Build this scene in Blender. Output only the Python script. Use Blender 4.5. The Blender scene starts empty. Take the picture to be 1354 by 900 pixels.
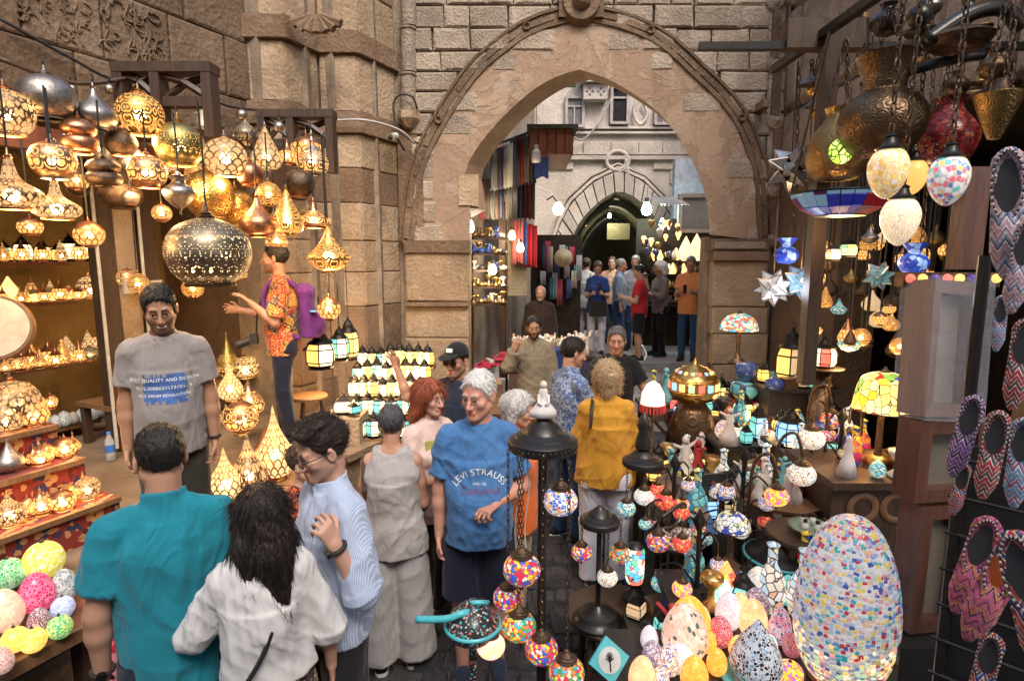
import bpy, math, random
import numpy as np
from mathutils import Vector, Matrix
from mathutils.bvhtree import BVHTree
import openvdb
random.seed(7); RNG = np.random.RandomState(5)
SC = bpy.context.scene; COL = SC.collection
R = math.radians
ORD = ('first second third fourth fifth sixth seventh eighth ninth tenth eleventh twelfth thirteenth fourteenth fifteenth sixteenth seventeenth eighteenth nineteenth twentieth'.split())
# ---------------- camera, world, sun, exposure ----------------
W_, H_, F_ = 1354.0, 900.0, 760.0
PITCH = R(8.2); CAMZ = 2.4
cam = bpy.data.cameras.new('camera'); co = bpy.data.objects.new('camera', cam); COL.objects.link(co)
cam.sensor_width = 36; cam.lens = 36*F_/W_; cam.clip_start = .05; cam.clip_end = 500
co.location = (0, 0, CAMZ); co.rotation_euler = (R(90)-PITCH, 0, 0); SC.camera = co
wd = bpy.data.worlds.new('World'); SC.world = wd; wd.use_nodes = True
nt = wd.node_tree; nt.nodes.clear()
wo = nt.nodes.new('ShaderNodeOutputWorld'); wb = nt.nodes.new('ShaderNodeBackground'); ws = nt.nodes.new('ShaderNodeTexSky')
ws.sky_type = 'NISHITA'; ws.sun_disc = False; ws.sun_elevation = R(50); ws.sun_rotation = R(160); ws.dust_density = 4; ws.air_density = 1.0; ws.ozone_density = .6
nt.links.new(ws.outputs[0], wb.inputs[0]); nt.links.new(wb.outputs[0], wo.inputs[0]); wb.inputs[1].default_value = .15
sl = bpy.data.lights.new('sun', 'SUN'); so = bpy.data.objects.new('sun', sl); COL.objects.link(so)
sl.energy = 1.2; sl.angle = R(25); sl.color = (1, .95, .88)
so.rotation_euler = Vector((math.sin(R(160))*math.cos(R(50)), math.cos(R(160))*math.cos(R(50)), math.sin(R(50)))).to_track_quat('Z', 'Y').to_euler()
vs = SC.view_settings; vs.view_transform = 'Standard'; vs.look = 'None'; vs.exposure = 1.06; vs.gamma = 1
SC.cycles.use_denoising = True; SC.cycles.max_bounces = 6; SC.cycles.transparent_max_bounces = 8
SC.cycles.diffuse_bounces = 3; SC.cycles.glossy_bounces = 3; SC.cycles.sample_clamp_indirect = 3; SC.cycles.caustics_reflective = False; SC.cycles.caustics_refractive = False
# ---------------- picture rays -> places ----------------
cp, sp = math.cos(PITCH), math.sin(PITCH)
def ray(px, py):
    x = (px-W_/2)/F_; y = -(py-H_/2)/F_
    return Vector((x, cp+y*sp, -sp+y*cp))
def P(px, py, Y):
    d = ray(px, py); return Vector((0, 0, CAMZ))+d*(Y/d.y)
def G(px, py, z):
    d = ray(px, py); return Vector((0, 0, CAMZ))+d*((z-CAMZ)/d.z)
def dep(p): return p[1]*cp-(p[2]-CAMZ)*sp
def mpp(p): return dep(p)/F_
# ---------------- objects ----------------
def link(o, parent=None):
    COL.objects.link(o)
    if parent is not None: o.parent = parent
    return o
def empty(name, label, cat, loc=(0, 0, 0), rz=0, group=None, sc=None):
    o = bpy.data.objects.new(name, None); COL.objects.link(o); o.location = loc; o.rotation_euler = (0, 0, rz)
    if sc: o.scale = sc
    o.empty_display_size = .1
    return tag(o, label, cat, group)
def tag(o, label=None, cat=None, group=None, kind=None):
    if label: o['label'] = label
    if cat: o['category'] = cat
    if group: o['group'] = group
    if kind: o['kind'] = kind
    return o
class MB:
    """collects verts/faces/uvs"""
    def __init__(s): s.v = []; s.f = []; s.uv = []; s.mi = []
    def add(s, vs, fs, uvs=None, mi=0):
        n = len(s.v); s.v += [tuple(v) for v in vs]
        for k, f in enumerate(fs):
            s.f.append(tuple(i+n for i in f)); s.mi.append(mi)
            s.uv += list(uvs[k]) if uvs else [(0, 0)]*len(f)
        return s
    def box(s, c, d, rz=0, M=None, mi=0, tap=1.0):
        x, y, z = d[0]/2, d[1]/2, d[2]/2
        vs = [Vector(q) for q in ((-x, -y, -z), (x, -y, -z), (x, y, -z), (-x, y, -z), (-x*tap, -y*tap, z), (x*tap, -y*tap, z), (x*tap, y*tap, z), (-x*tap, y*tap, z))]
        m = M if M is not None else Matrix.Rotation(rz, 3, 'Z')
        return s.add([m @ v+Vector(c) for v in vs], [(0, 3, 2, 1), (4, 5, 6, 7), (0, 1, 5, 4), (1, 2, 6, 5), (2, 3, 7, 6), (3, 0, 4, 7)], None, mi)
    def prism(s, pts, a, b, axis='y', mi=0):
        """outline pts in 2D extruded from a to b along axis ('y': pts are x,z ; 'z': pts are x,y)"""
        f = (lambda p, t: (p[0], t, p[1])) if axis == 'y' else ((lambda p, t: (p[0], p[1], t)) if axis == 'z' else (lambda p, t: (t, p[0], p[1])))
        n = len(pts); vs = [f(p, a) for p in pts]+[f(p, b) for p in pts]
        return s.add(vs, [tuple(range(n-1, -1, -1)), tuple(range(n, 2*n))]+[(i, (i+1) % n, n+(i+1) % n, n+i) for i in range(n)], None, mi)
    def lathe(s, prof, n=24, c=(0, 0, 0), sc=(1, 1, 1), mi=0, ang=2*math.pi, a0=0):
        vs = []; fs = []; uvs = []; m = len(prof); full = ang > 6.28
        L = [0]
        for i in range(1, m): L.append(L[-1]+math.hypot(prof[i][0]-prof[i-1][0], prof[i][1]-prof[i-1][1]))
        T = L[-1] or 1
        k = n if full else n+1
        for j in range(k):
            a = a0+ang*j/n; ca, sa = math.cos(a), math.sin(a)
            for r, z in prof: vs.append((c[0]+r*ca*sc[0], c[1]+r*sa*sc[1], c[2]+z*sc[2]))
        for j in range(n):
            j2 = (j+1) % k
            for i in range(m-1):
                fs.append((j*m+i, j2*m+i, j2*m+i+1, j*m+i+1))
                uvs.append(((j/n, L[i]/T), ((j+1)/n, L[i]/T), ((j+1)/n, L[i+1]/T), (j/n, L[i+1]/T)))
        return s.add(vs, fs, uvs, mi)
    def tube(s, pts, r, n=6, mi=0, r2=None):
        pts = [Vector(p) for p in pts]; vs = []; fs = []; m = len(pts)
        for i, p in enumerate(pts):
            t = (pts[min(i+1, m-1)]-pts[max(i-1, 0)]).normalized()
            a = t.orthogonal().normalized() if i == 0 else (a-t*a.dot(t)).normalized()
            b = t.cross(a); rr = r if r2 is None else r+(r2-r)*i/(m-1)
            for k in range(n):
                q = 2*math.pi*k/n; vs.append(p+a*(rr*math.cos(q))+b*(rr*math.sin(q)))
        for i in range(m-1):
            for k in range(n): fs.append((i*n+k, i*n+(k+1) % n, (i+1)*n+(k+1) % n, (i+1)*n+k))
        fs.append(tuple(range(n-1, -1, -1))); fs.append(tuple((m-1)*n+k for k in range(n)))
        return s.add(vs, fs, None, mi)
    def ball(s, c, r, n=12, mi=0):
        r = (r, r, r) if not hasattr(r, '__len__') else r
        pr = [(math.sin(math.pi*i/(n//2+2)), -math.cos(math.pi*i/(n//2+2))) for i in range(n//2+3)]
        return s.lathe(pr, n, c, r, mi)
    def mesh(s, name, mats, smooth=False, ang=None):
        me = bpy.data.meshes.new(name); me.from_pydata(s.v, [], s.f)
        for m in (mats if isinstance(mats, (list, tuple)) else [mats]): me.materials.append(m)
        if any(s.mi): me.polygons.foreach_set('material_index', s.mi)
        uv = me.uv_layers.new(name='UVMap')
        if uv and len(s.uv) == len(me.loops): uv.data.foreach_set('uv', [c for q in s.uv for c in q])
        if smooth: me.shade_smooth() if hasattr(me, 'shade_smooth') else None
        if ang is not None: me.set_sharp_from_angle(angle=R(ang))
        me.validate(); me.update(); return me
    def build(s, name, mats, parent=None, smooth=False, ang=None, loc=None):
        o = link(bpy.data.objects.new(name, s.mesh(name, mats, smooth, ang)), parent)
        if loc is not None: o.location = loc
        return o
def put(me, name, parent=None, loc=(0, 0, 0), rot=(0, 0, 0), sc=(1, 1, 1)):
    o = link(bpy.data.objects.new(name, me), parent); o.location = loc; o.rotation_euler = rot
    o.scale = sc if hasattr(sc, '__len__') else (sc, sc, sc)
    return o
def cat(pts, n=6):
    """Catmull-Rom through 2D/3D points"""
    p = [Vector(q) for q in pts]; out = []
    for i in range(len(p)-1):
        a, b, c, d = p[max(i-1, 0)], p[i], p[i+1], p[min(i+2, len(p)-1)]
        for k in range(n):
            t = k/n; out.append(.5*((2*b)+(c-a)*t+(2*a-5*b+4*c-d)*t*t+(3*b-a-3*c+d)*t**3))
    out.append(p[-1]); return out
def bevbox(w=1, d=1, h=1, b=.08, jit=.02, seed=0):
    """a block with chipped, chamfered front edges, front towards -y"""
    rn = random.Random(seed); x, y, z = w/2, d/2, h/2
    j = lambda: rn.uniform(-jit, jit)
    o = [(-x, y, -z), (x, y, -z), (x, y, z), (-x, y, z)]
    m = [(-x+j(), -y+b, -z+j()), (x+j(), -y+b, -z+j()), (x+j(), -y+b, z+j()), (-x+j(), -y+b, z+j())]
    f = [(-x+b*1.1+j(), -y+j(), -z+b+j()), (x-b*1.1+j(), -y+j(), -z+b+j()), (x-b*1.1+j(), -y+j(), z-b+j()), (-x+b*1.1+j(), -y+j(), z-b+j())]
    c = [(j()*3, -y-abs(j()), j()*3)]
    mb = MB(); fs = []
    for i in range(4):
        k = (i+1) % 4; fs += [(i, k, 4+k, 4+i), (4+i, 4+k, 8+k, 8+i), (8+i, 8+k, 12)]
    mb.add(o+m+f+c, fs); return mb
# ---------------- material kit ----------------
class NT:
    def __init__(s, name):
        s.m = bpy.data.materials.new(name); s.m.use_nodes = True; s.t = s.m.node_tree; s.t.nodes.clear()
        s.out = s.t.nodes.new('ShaderNodeOutputMaterial')
    def n(s, typ, ins=None, out=0, **props):
        nd = s.t.nodes.new('ShaderNode'+typ)
        for k, v in props.items(): setattr(nd, k, v)
        for k, v in (ins or {}).items():
            i = nd.inputs[k]
            if hasattr(v, 'is_output') or isinstance(v, bpy.types.NodeSocket): s.t.links.new(v, i)
            else:
                if hasattr(v, '__len__') and len(v) == 3 and i.type == 'RGBA': v = (*v, 1)
                i.default_value = v
        return nd.outputs[out]
    def math(s, op, a, b=0, c=0): return s.n('Math', {0: a, 1: b, 2: c}, operation=op)
    def mix(s, f, a, b, bt='MIX'): return s.n('Mix', {0: f, 6: a, 7: b}, 2, data_type='RGBA', blend_type=bt)
    def ramp(s, f, stops, interp='LINEAR'):
        nd = s.t.nodes.new('ShaderNodeValToRGB'); cr = nd.color_ramp; cr.interpolation = interp
        while len(cr.elements) < len(stops): cr.elements.new(.5)
        for e, (p, c) in zip(cr.elements, stops):
            e.position = p; e.color = (*c, 1) if len(c) == 3 else c
        s.t.links.new(f, nd.inputs[0]); return nd.outputs[0]
    def step(s, f, a, b): return s.n('MapRange', {0: f, 1: a, 2: b, 3: 0., 4: 1.}, interpolation_type='SMOOTHSTEP')
    def obj(s): return s.n('TexCoord', out=3)
    def uv(s): return s.n('TexCoord', out=2)
    def pos(s): return s.n('NewGeometry', out=0)
    def vmul(s, v, k): return s.n('VectorMath', {0: v, 1: k}, operation='MULTIPLY')
    def noise(s, v, sc, det=4, rough=.55, dist=0, out=0): return s.n('TexNoise', {'Vector': v, 'Scale': sc, 'Detail': det, 'Roughness': rough, 'Distortion': dist}, out)
    def vor(s, v, sc, feature='F1', out=0, rnd=1.0): return s.n('TexVoronoi', {'Vector': v, 'Scale': sc, 'Randomness': rnd}, out, feature=feature)
    def bump(s, h, st=.3, dist=.01): return s.n('Bump', {'Strength': st, 'Distance': dist, 'Height': h})
    def bsdf(s, **k):
        return s.n('BsdfPrincipled', {{'color': 'Base Color', 'rough': 'Roughness', 'metal': 'Metallic', 'normal': 'Normal', 'em': 'Emission Color', 'es': 'Emission Strength', 'alpha': 'Alpha', 'sheen': 'Sheen Weight', 'coat': 'Coat Weight', 'spec': 'Specular IOR Level', 'sss': 'Subsurface Weight', 'trans': 'Transmission Weight'}[a]: b for a, b in k.items()})
    def rand(s): return s.n('ObjectInfo', out=5)
    def end(s, sh): s.t.links.new(sh, s.out.inputs[0]); return s.m
_M = {}
def memo(f):
    def g(name, *a, **k):
        if name not in _M: _M[name] = f(name, *a, **k)
        return _M[name]
    return g
@memo
def stone(name, c1, c2, sc=2.5, var=.25, bump=.6, dirt=.5, rough=.9, patch=None):
    t = NT(name); p = t.pos(); n1 = t.noise(p, sc, 6, .6, .4); n2 = t.noise(p, sc*9, 5, .65)
    c = t.mix(t.step(n1, .35, .68), c1, c2)
    r = t.rand(); c = t.mix(t.math('MULTIPLY', r, var*2), c, tuple(x*.62 for x in c1))
    st = t.step(t.noise(p, sc*.55, 5, .7, 1.2), .52, .72); c = t.mix(t.math('MULTIPLY', st, dirt), c, tuple(x*.42 for x in c1))
    c = t.mix(t.math('MULTIPLY', t.step(n2, .55, .75), .35), c, tuple(min(1, x*1.35) for x in c2))
    if patch:
        pn = t.noise(p, 1.5, 7, .62, .8); c = t.mix(t.step(pn, .50, .525), c, patch[0]); pn2 = t.noise(t.n('VectorMath', {0: p, 1: (7., 3., 5.)}), 2.3, 7, .65, .6); c = t.mix(t.step(pn2, .555, .575), c, patch[1])
        c = t.mix(t.math('MULTIPLY', t.step(t.noise(t.n('Mapping', {'Vector': p, 'Scale': (1, 1, .25)}), 5, 5, .7), .5, .75), .55), c, tuple(x*.5 for x in c1))
        n2 = t.math('ADD', n2, t.math('MULTIPLY', t.math('ADD', t.step(pn, .50, .525), t.step(pn2, .555, .575)), -.8))
    pit = t.step(t.noise(p, sc*22, 3, .7), .60, .72); c = t.mix(t.math('MULTIPLY', pit, .35), c, tuple(x*.35 for x in c1))
    h = t.math('ADD', t.math('SUBTRACT', t.math('MULTIPLY', n2, .6), t.math('MULTIPLY', pit, .25)), t.math('MULTIPLY', t.vor(p, sc*14), .35))
    return t.end(t.bsdf(color=c, rough=rough, normal=t.bump(h, bump, .03), spec=.2))
@memo
def plain(name, c, rough=.6, metal=0, nz=.2, sc=12, bump=.08, coat=0, c2=None, obj=True):
    t = NT(name); p = t.obj() if obj else t.pos(); n = t.noise(p, sc, 5, .6)
    col = t.mix(t.step(n, .3, .75), c, c2 or tuple(x*(1-nz*1.6) for x in c))
    rg = t.n('MapRange', {0: n, 1: .2, 2: .8, 3: max(.05, rough-.12), 4: min(1, rough+.15)})
    return t.end(t.bsdf(color=col, rough=rg, metal=metal, normal=t.bump(t.noise(p, sc*4, 4), bump, .01), coat=coat))
@memo
def wood(name, c, c2, sc=3, rough=.5):
    t = NT(name); p = t.n('Mapping', {'Vector': t.obj(), 'Scale': (1, 1, .12)}); n = t.noise(p, sc*9, 5, .6, 1.5)
    col = t.mix(t.step(n, .3, .7), c, c2); col = t.mix(t.math('MULTIPLY', t.rand(), .4), col, tuple(x*.6 for x in c))
    return t.end(t.bsdf(color=col, rough=rough, normal=t.bump(n, .2, .01)))
@memo
def emit(name, c, s=1.5, c2=None, sc=3):
    t = NT(name); col = c
    if c2: col = t.mix(t.step(t.noise(t.obj(), sc, 3), .35, .65), c, c2)
    return t.end(t.bsdf(color=tuple(x*.6 for x in c), rough=.35, em=col, es=s))
def pat(t, kind, reps, vs):
    """pierced pattern mask on the lathe uv: 1 where light comes through"""
    u = t.n('SeparateXYZ', {0: t.uv()}); v = t.n('SeparateXYZ', {0: t.uv()}, 1)
    if kind == 'scale':
        vv = t.math('MULTIPLY', v, vs); row = t.math('FLOOR', vv)
        uu = t.math('ADD', t.math('MULTIPLY', u, reps), t.math('MULTIPLY', t.math('MODULO', row, 2), .5))
        fx = t.math('SUBTRACT', t.math('FRACT', uu), .5); fy = t.math('FRACT', vv)
        d = t.math('SQRT', t.math('ADD', t.math('MULTIPLY', fx, fx), t.math('MULTIPLY', t.math('MULTIPLY', fy, fy), .30)))
        e = t.math('ABSOLUTE', t.math('SUBTRACT', d, .47))
        return t.math('MULTIPLY', t.step(e, .055, .09), 1)
    w = t.n('CombineXYZ', {0: t.math('PINGPONG', t.math('MULTIPLY', u, reps), .5), 1: t.math('MULTIPLY', v, vs*.5), 2: 0.})
    if kind == 'fili':
        ws = t.n('VectorMath', {0: w, 1: t.vmul(t.noise(w, 3.2, 2, out=1), (.35, .35, 0))}, operation='ADD')
        e = t.vor(ws, 2.9, 'DISTANCE_TO_EDGE'); return t.step(e, .07, .12)
    if kind == 'scroll':
        d = t.vor(w, 2.1); s = t.n('Math', {0: t.math('MULTIPLY', d, 26)}, operation='SINE'); a = t.vor(w, 2.1, 'DISTANCE_TO_EDGE')
        return t.math('MULTIPLY', t.step(s, -.1, .25), t.step(a, .04, .09))
    if kind == 'holes':
        d = t.vor(w, 9.0, rnd=.55); m = t.step(t.n('Math', {0: t.math('MULTIPLY', t.vor(w, 1.7), 17)}, operation='SINE'), -.1, .3)
        return t.math('MULTIPLY', t.math('SUBTRACT', 1, t.step(d, .28, .40)), m)
    if kind == 'flower':
        d = t.vor(w, 1.9, rnd=.5); s = t.n('Math', {0: t.math('MULTIPLY', d, 21)}, operation='SINE')
        return t.step(s, .35, .65)
@memo
def pierced(name, metal, rough, kind, reps, vs, glow=(1, .6, .25), gs=1.6, see=.35, half=None):
    """brass shade with cut-out pattern; lit from inside by its bulb"""
    t = NT(name); m = pat(t, kind, reps, vs); n = t.noise(t.obj(), 6, 4)
    if half:
        v = t.n('SeparateXYZ', {0: t.uv()}, 1); m = t.math('MULTIPLY', m, t.math('MULTIPLY', t.step(v, half[0], half[0]+.02), t.math('SUBTRACT', 1, t.step(v, half[1]-.02, half[1]))))
    col = t.mix(t.step(n, .3, .7), metal, tuple(x*.55 for x in metal))
    bs = t.bsdf(color=col, rough=t.n('MapRange', {0: n, 3: rough-.08, 4: rough+.15}), metal=.92, normal=t.bump(t.math('ADD', m, t.math('MULTIPLY', n, .4)), .5, .006))
    g = t.n('MixShader', {0: see, 1: t.n('Emission', {0: glow, 1: gs}), 2: t.n('BsdfTransparent', {0: (1, .85, .6)})})
    return t.end(t.n('MixShader', {0: m, 1: bs, 2: g}))
@memo
def metal(name, c, rough=.35, engr=0):
    t = NT(name); o = t.obj(); n = t.noise(o, 7, 5); h = t.noise(o, 40, 3)
    if engr:
        e = t.n('Math', {0: t.math('MULTIPLY', t.vor(o, engr), 22)}, operation='SINE'); h = t.math('ADD', h, e)
    return t.end(t.bsdf(color=t.mix(t.step(n, .3, .72), c, tuple(x*.5 for x in c)), rough=t.n('MapRange', {0: n, 3: max(.1, rough-.1), 4: rough+.2}), metal=.95, normal=t.bump(h, .25, .004)))
@memo
def mosaic(name, pal, sc=30, lead=(.85, .83, .8), es=0., width=.08, rough=.25, warp=None, reps=0, es2=None):
    """glass tesserae set in grout: cell colours by voronoi cell; es = light from the bulb within"""
    t = NT(name); o = t.obj()
    if warp: o = t.vmul(o, warp)
    cid = t.n('SeparateColor', {0: t.vor(o, sc, out=1)}); e = t.vor(o, sc, 'DISTANCE_TO_EDGE')
    k = len(pal); c = t.ramp(cid, [(i/k, q) for i, q in enumerate(pal)], 'CONSTANT')
    m = t.step(e, width*.6, width)
    col = t.mix(m, lead, c)
    ec = t.mix(m, tuple(x*.6 for x in lead), c)
    v = t.n('SeparateXYZ', {0: t.n('TexCoord', out=0)}, 2)
    st = t.math('MULTIPLY', es, t.math('SUBTRACT', 1.25, t.math('MULTIPLY', v, .55))) if es else 0.
    return t.end(t.bsdf(color=col, rough=rough, normal=t.bump(t.math('ADD', m, t.math('MULTIPLY', cid, .5)), .5, .004), em=ec, es=st))
@memo
def cloth(name, c, kind='plain', c2=(1, 1, 1), c3=(0, 0, 0), sc=1.0, rough=.85):
    t = NT(name); o = t.obj(); x = t.n('SeparateXYZ', {0: o}); z = t.n('SeparateXYZ', {0: o}, 2)
    wv = t.noise(o, 240, 2, .7); n = t.noise(o, 5, 4)
    col = t.mix(t.math('MULTIPLY', t.step(n, .3, .7), .35), c, tuple(q*.75 for q in c))
    if kind == 'stripe':
        u = t.n('VectorMath', {0: o, 1: (1., .55, 0)}, 1, operation='DOT_PRODUCT'); s = t.n('Math', {0: t.math('MULTIPLY', u, 420*sc)}, operation='SINE'); col = t.mix(t.step(s, .1, .6), col, c2)
    elif kind == 'spots':
        d = t.vor(o, 42*sc); col = t.mix(t.math('SUBTRACT', 1, t.step(d, .22, .42)), col, c2)
    elif kind == 'floral':
        d = t.noise(o, 22*sc, 2, .5, 2.); e = t.noise(o, 31*sc, 2, .5, 2.5); col = t.mix(t.step(d, .5, .53), col, c2); col = t.mix(t.step(e, .56, .58), col, c3)
    elif kind == 'patch':
        cid = t.n('SeparateColor', {0: t.vor(o, 11*sc, out=1)}); col = t.ramp(cid, [(0, (.02, .02, .03)), (.22, c2), (.42, (.45, .05, .02)), (.6, c3), (.75, (.03, .05, .14)), (.88, c2)], 'CONSTANT')
        f = t.noise(o, 45*sc, 2, .5, 2.); col = t.mix(t.step(f, .54, .57), col, (.7, .45, .12)); col = t.mix(t.step(t.noise(o, 38, 2, .5, 2), .58, .6), col, (.02, .02, .02))
    elif kind == 'carpet':
        w = t.n('CombineXYZ', {0: t.math('PINGPONG', t.math('MULTIPLY', x, 4*sc), .5), 1: t.math('PINGPONG', t.math('MULTIPLY', t.n('SeparateXYZ', {0: o}, 1), 4*sc), .5), 2: t.math('PINGPONG', t.math('MULTIPLY', z, 4*sc), .5)})
        cid = t.n('SeparateColor', {0: t.vor(w, 7, out=1)}); col = t.ramp(cid, [(0, c), (.4, c2), (.58, c), (.72, c3), (.85, tuple(q*.5 for q in c))], 'CONSTANT')
    elif kind == 'kilim':
        v = t.math('ADD', t.math('MULTIPLY', z, 5.5*sc), t.math('MULTIPLY', t.math('PINGPONG', t.math('MULTIPLY', x, 9*sc), .5), .9)); f = t.math('FRACT', v)
        col = t.ramp(f, [(0, c), (.28, c2), (.38, (.02, .02, .03)), (.46, c3), (.62, c2), (.68, c), (.86, (.02, .02, .03)), (.92, c2)], 'CONSTANT'); e = t.noise(o, 30, 3); col = t.mix(t.step(e, .58, .62), col, c3)
    fo = t.n('Mapping', {'Vector': o, 'Scale': (1, 1, .45)}); fr = t.math('ABSOLUTE', t.math('SUBTRACT', t.noise(fo, 5.5, 2, .5, 1.6), .5))
    h = t.math('ADD', t.math('MULTIPLY', wv, .3), t.math('ADD', t.math('MULTIPLY', t.noise(o, 22, 3), .5), t.math('MULTIPLY', t.step(fr, .0, .15), 1.7)))
    return t.end(t.bsdf(color=col, rough=rough, normal=t.bump(h, .3, .010), sheen=.12, spec=.2))
# ---------------- solid modelling by distance fields (bodies, clothes, hair) ----------------
def V3(*a): return np.array(a if len(a) == 3 else a[0], dtype=float)
def nrm(v): v = np.asarray(v, float); return v/(np.linalg.norm(v) or 1)
class Sdf:
    def __init__(s, vox, k=.02): s.vox = vox; s.k = k; s.P = []; s.cuts = []
    def c(s, a, b, ra, rb=None, k=None, col=0, op=1): s.P.append(('c', V3(a), V3(b), ra, ra if rb is None else rb, None, k, col, op)); return s
    def f(s, a, b, ra, rb=None, k=None, col=0, op=1): s.P.append(('f', V3(a), V3(b), ra, ra if rb is None else rb, None, k, col, op)); return s
    def l(s, a, b, ra, rb, x=(1, 0, 0), k=None, col=0, op=1): s.P.append(('l', V3(a), V3(b), ra, rb, V3(x), k, col, op)); return s
    def e(s, c, r, M=None, k=None, col=0, op=1):
        r = (r, r, r) if not hasattr(r, '__len__') else r
        s.P.append(('e', V3(c), None, np.array(r, float), None, np.eye(3) if M is None else np.array(M), k, col, op)); return s
    def t(s, o, M, tab, k=None, col=0):
        n = 40; tab = np.array(tab, float); z = np.linspace(tab[0, 0], tab[-1, 0], n); q = [np.interp(z, tab[:, 0], tab[:, i]) for i in (1, 2, 3)]; kr = np.array([1, 2, 3, 2, 1])/9.
        q = [np.convolve(np.pad(v, 2, 'edge'), kr, 'valid') for v in q]; s.P.append(('t', V3(o), None, np.array([z]+q), None, np.array(M), k, col, 1)); return s
    def cut(s, p, n): s.cuts.append((V3(p), nrm(n))); return s
    def field(s):
        vx = s.vox; lo = np.full(3, 1e9); hi = -lo; bb = []
        for t, a, b, ra, rb, x, k, col, op in s.P:
            if t == 'e': m = max(ra); l, h = a-m, a+m
            elif t == 't': m = max(ra[1].max(), (ra[2]+abs(ra[3])).max()); e0, e1 = a+x[:, 2]*ra[0][0], a+x[:, 2]*ra[0][-1]; l, h = np.minimum(e0, e1)-m, np.maximum(e0, e1)+m
            else:
                m = max(np.max(ra), np.max(rb)); l, h = np.minimum(a, b)-m, np.maximum(a, b)+m
            bb.append((l, h))
            if op > 0: lo = np.minimum(lo, l); hi = np.maximum(hi, h)
        lo = lo-4*vx-.012; n = np.ceil((hi+4*vx+.012-lo)/vx).astype(int)+1
        D = np.full(n, .25, np.float32); C = np.zeros(n, np.int8)
        for (t, a, b, ra, rb, x, k, col, op), (l, h) in zip(s.P, bb):
            k = s.k if k is None else k; mg = k+2.5*vx+.01
            i0 = np.clip(np.floor((l-mg-lo)/vx).astype(int), 0, n-1); i1 = np.clip(np.ceil((h+mg-lo)/vx).astype(int)+1, 1, n)
            if (i1 <= i0).any(): continue
            X = (np.arange(i0[0], i1[0])*vx+lo[0])[:, None, None].astype(np.float32); Y = (np.arange(i0[1], i1[1])*vx+lo[1])[None, :, None].astype(np.float32); Z = (np.arange(i0[2], i1[2])*vx+lo[2])[None, None, :].astype(np.float32)
            x0, y0, z0 = X-a[0], Y-a[1], Z-a[2]
            if t == 'e':
                q = [x0*x[0, i]+y0*x[1, i]+z0*x[2, i] for i in range(3)]
                k0 = np.sqrt((q[0]/ra[0])**2+(q[1]/ra[1])**2+(q[2]/ra[2])**2); k1 = np.sqrt((q[0]/ra[0]**2)**2+(q[1]/ra[1]**2)**2+(q[2]/ra[2]**2)**2)
                d = k0*(k0-1)/np.maximum(k1, 1e-6)
            elif t == 't':
                q = [x0*x[0, i]+y0*x[1, i]+z0*x[2, i] for i in range(3)]; zz = q[2]; r1, r2, yo = [np.interp(zz, ra[0], ra[i]).astype(np.float32) for i in (1, 2, 3)]
                py = q[1]-yo; ax = np.abs(q[0])/r1; ay = np.abs(py)/r2; k0 = np.sqrt(ax*ax+ay*ay); k1 = np.sqrt((ax/r1)**2+(ay/r2)**2)
                d = k0*(k0-1)/np.maximum(k1, 1e-6); d = np.maximum(d, np.maximum(ra[0][0]-zz, zz-ra[0][-1]))
            else:
                ba = b-a; L = np.linalg.norm(ba) or 1e-6; u = ba/L; tt = x0*u[0]+y0*u[1]+z0*u[2]; tc = np.clip(tt/L, 0, 1)
                if t == 'c':
                    dx, dy, dz = x0-tc*ba[0], y0-tc*ba[1], z0-tc*ba[2]; d = np.sqrt(dx*dx+dy*dy+dz*dz)-(ra+(rb-ra)*tc)
                elif t == 'f':
                    dx, dy, dz = x0-tt*u[0], y0-tt*u[1], z0-tt*u[2]; d = np.maximum(np.sqrt(dx*dx+dy*dy+dz*dz)-(ra+(rb-ra)*tc), np.abs(tt-L/2)-L/2)
                else:
                    sx = x-u*np.dot(x, u); sx = sx/np.linalg.norm(sx); sy = np.cross(u, sx)
                    px = x0*sx[0]+y0*sx[1]+z0*sx[2]; py = x0*sy[0]+y0*sy[1]+z0*sy[2]
                    rx = ra[0]+(rb[0]-ra[0])*tc; ry = ra[1]+(rb[1]-ra[1])*tc
                    k0 = np.sqrt((px/rx)**2+(py/ry)**2); k1 = np.sqrt((px/rx**2)**2+(py/ry**2)**2)
                    d = np.maximum(k0*(k0-1)/np.maximum(k1, 1e-6), np.abs(tt-L/2)-L/2)
            sl = tuple(slice(p, q) for p, q in zip(i0, i1)); E = D[sl]
            if op > 0:
                cc = C[sl]; cc[(d < E) & (d < 2.5*vx)] = col
                hh = np.clip(.5+.5*(E-d)/max(k, 1e-5), 0, 1); D[sl] = E*(1-hh)+d*hh-k*hh*(1-hh)
            else:
                hh = np.clip(.5-.5*(E+d)/max(k, 1e-5), 0, 1); D[sl] = E*(1-hh)-d*hh+k*hh*(1-hh)
        if s.cuts:
            X = (np.arange(n[0])*vx+lo[0])[:, None, None]; Y = (np.arange(n[1])*vx+lo[1])[None, :, None]; Z = (np.arange(n[2])*vx+lo[2])[None, None, :]
            for p, m in s.cuts: D = np.maximum(D, ((X-p[0])*m[0]+(Y-p[1])*m[1]+(Z-p[2])*m[2]).astype(np.float32))
        return D, C, lo
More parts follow.
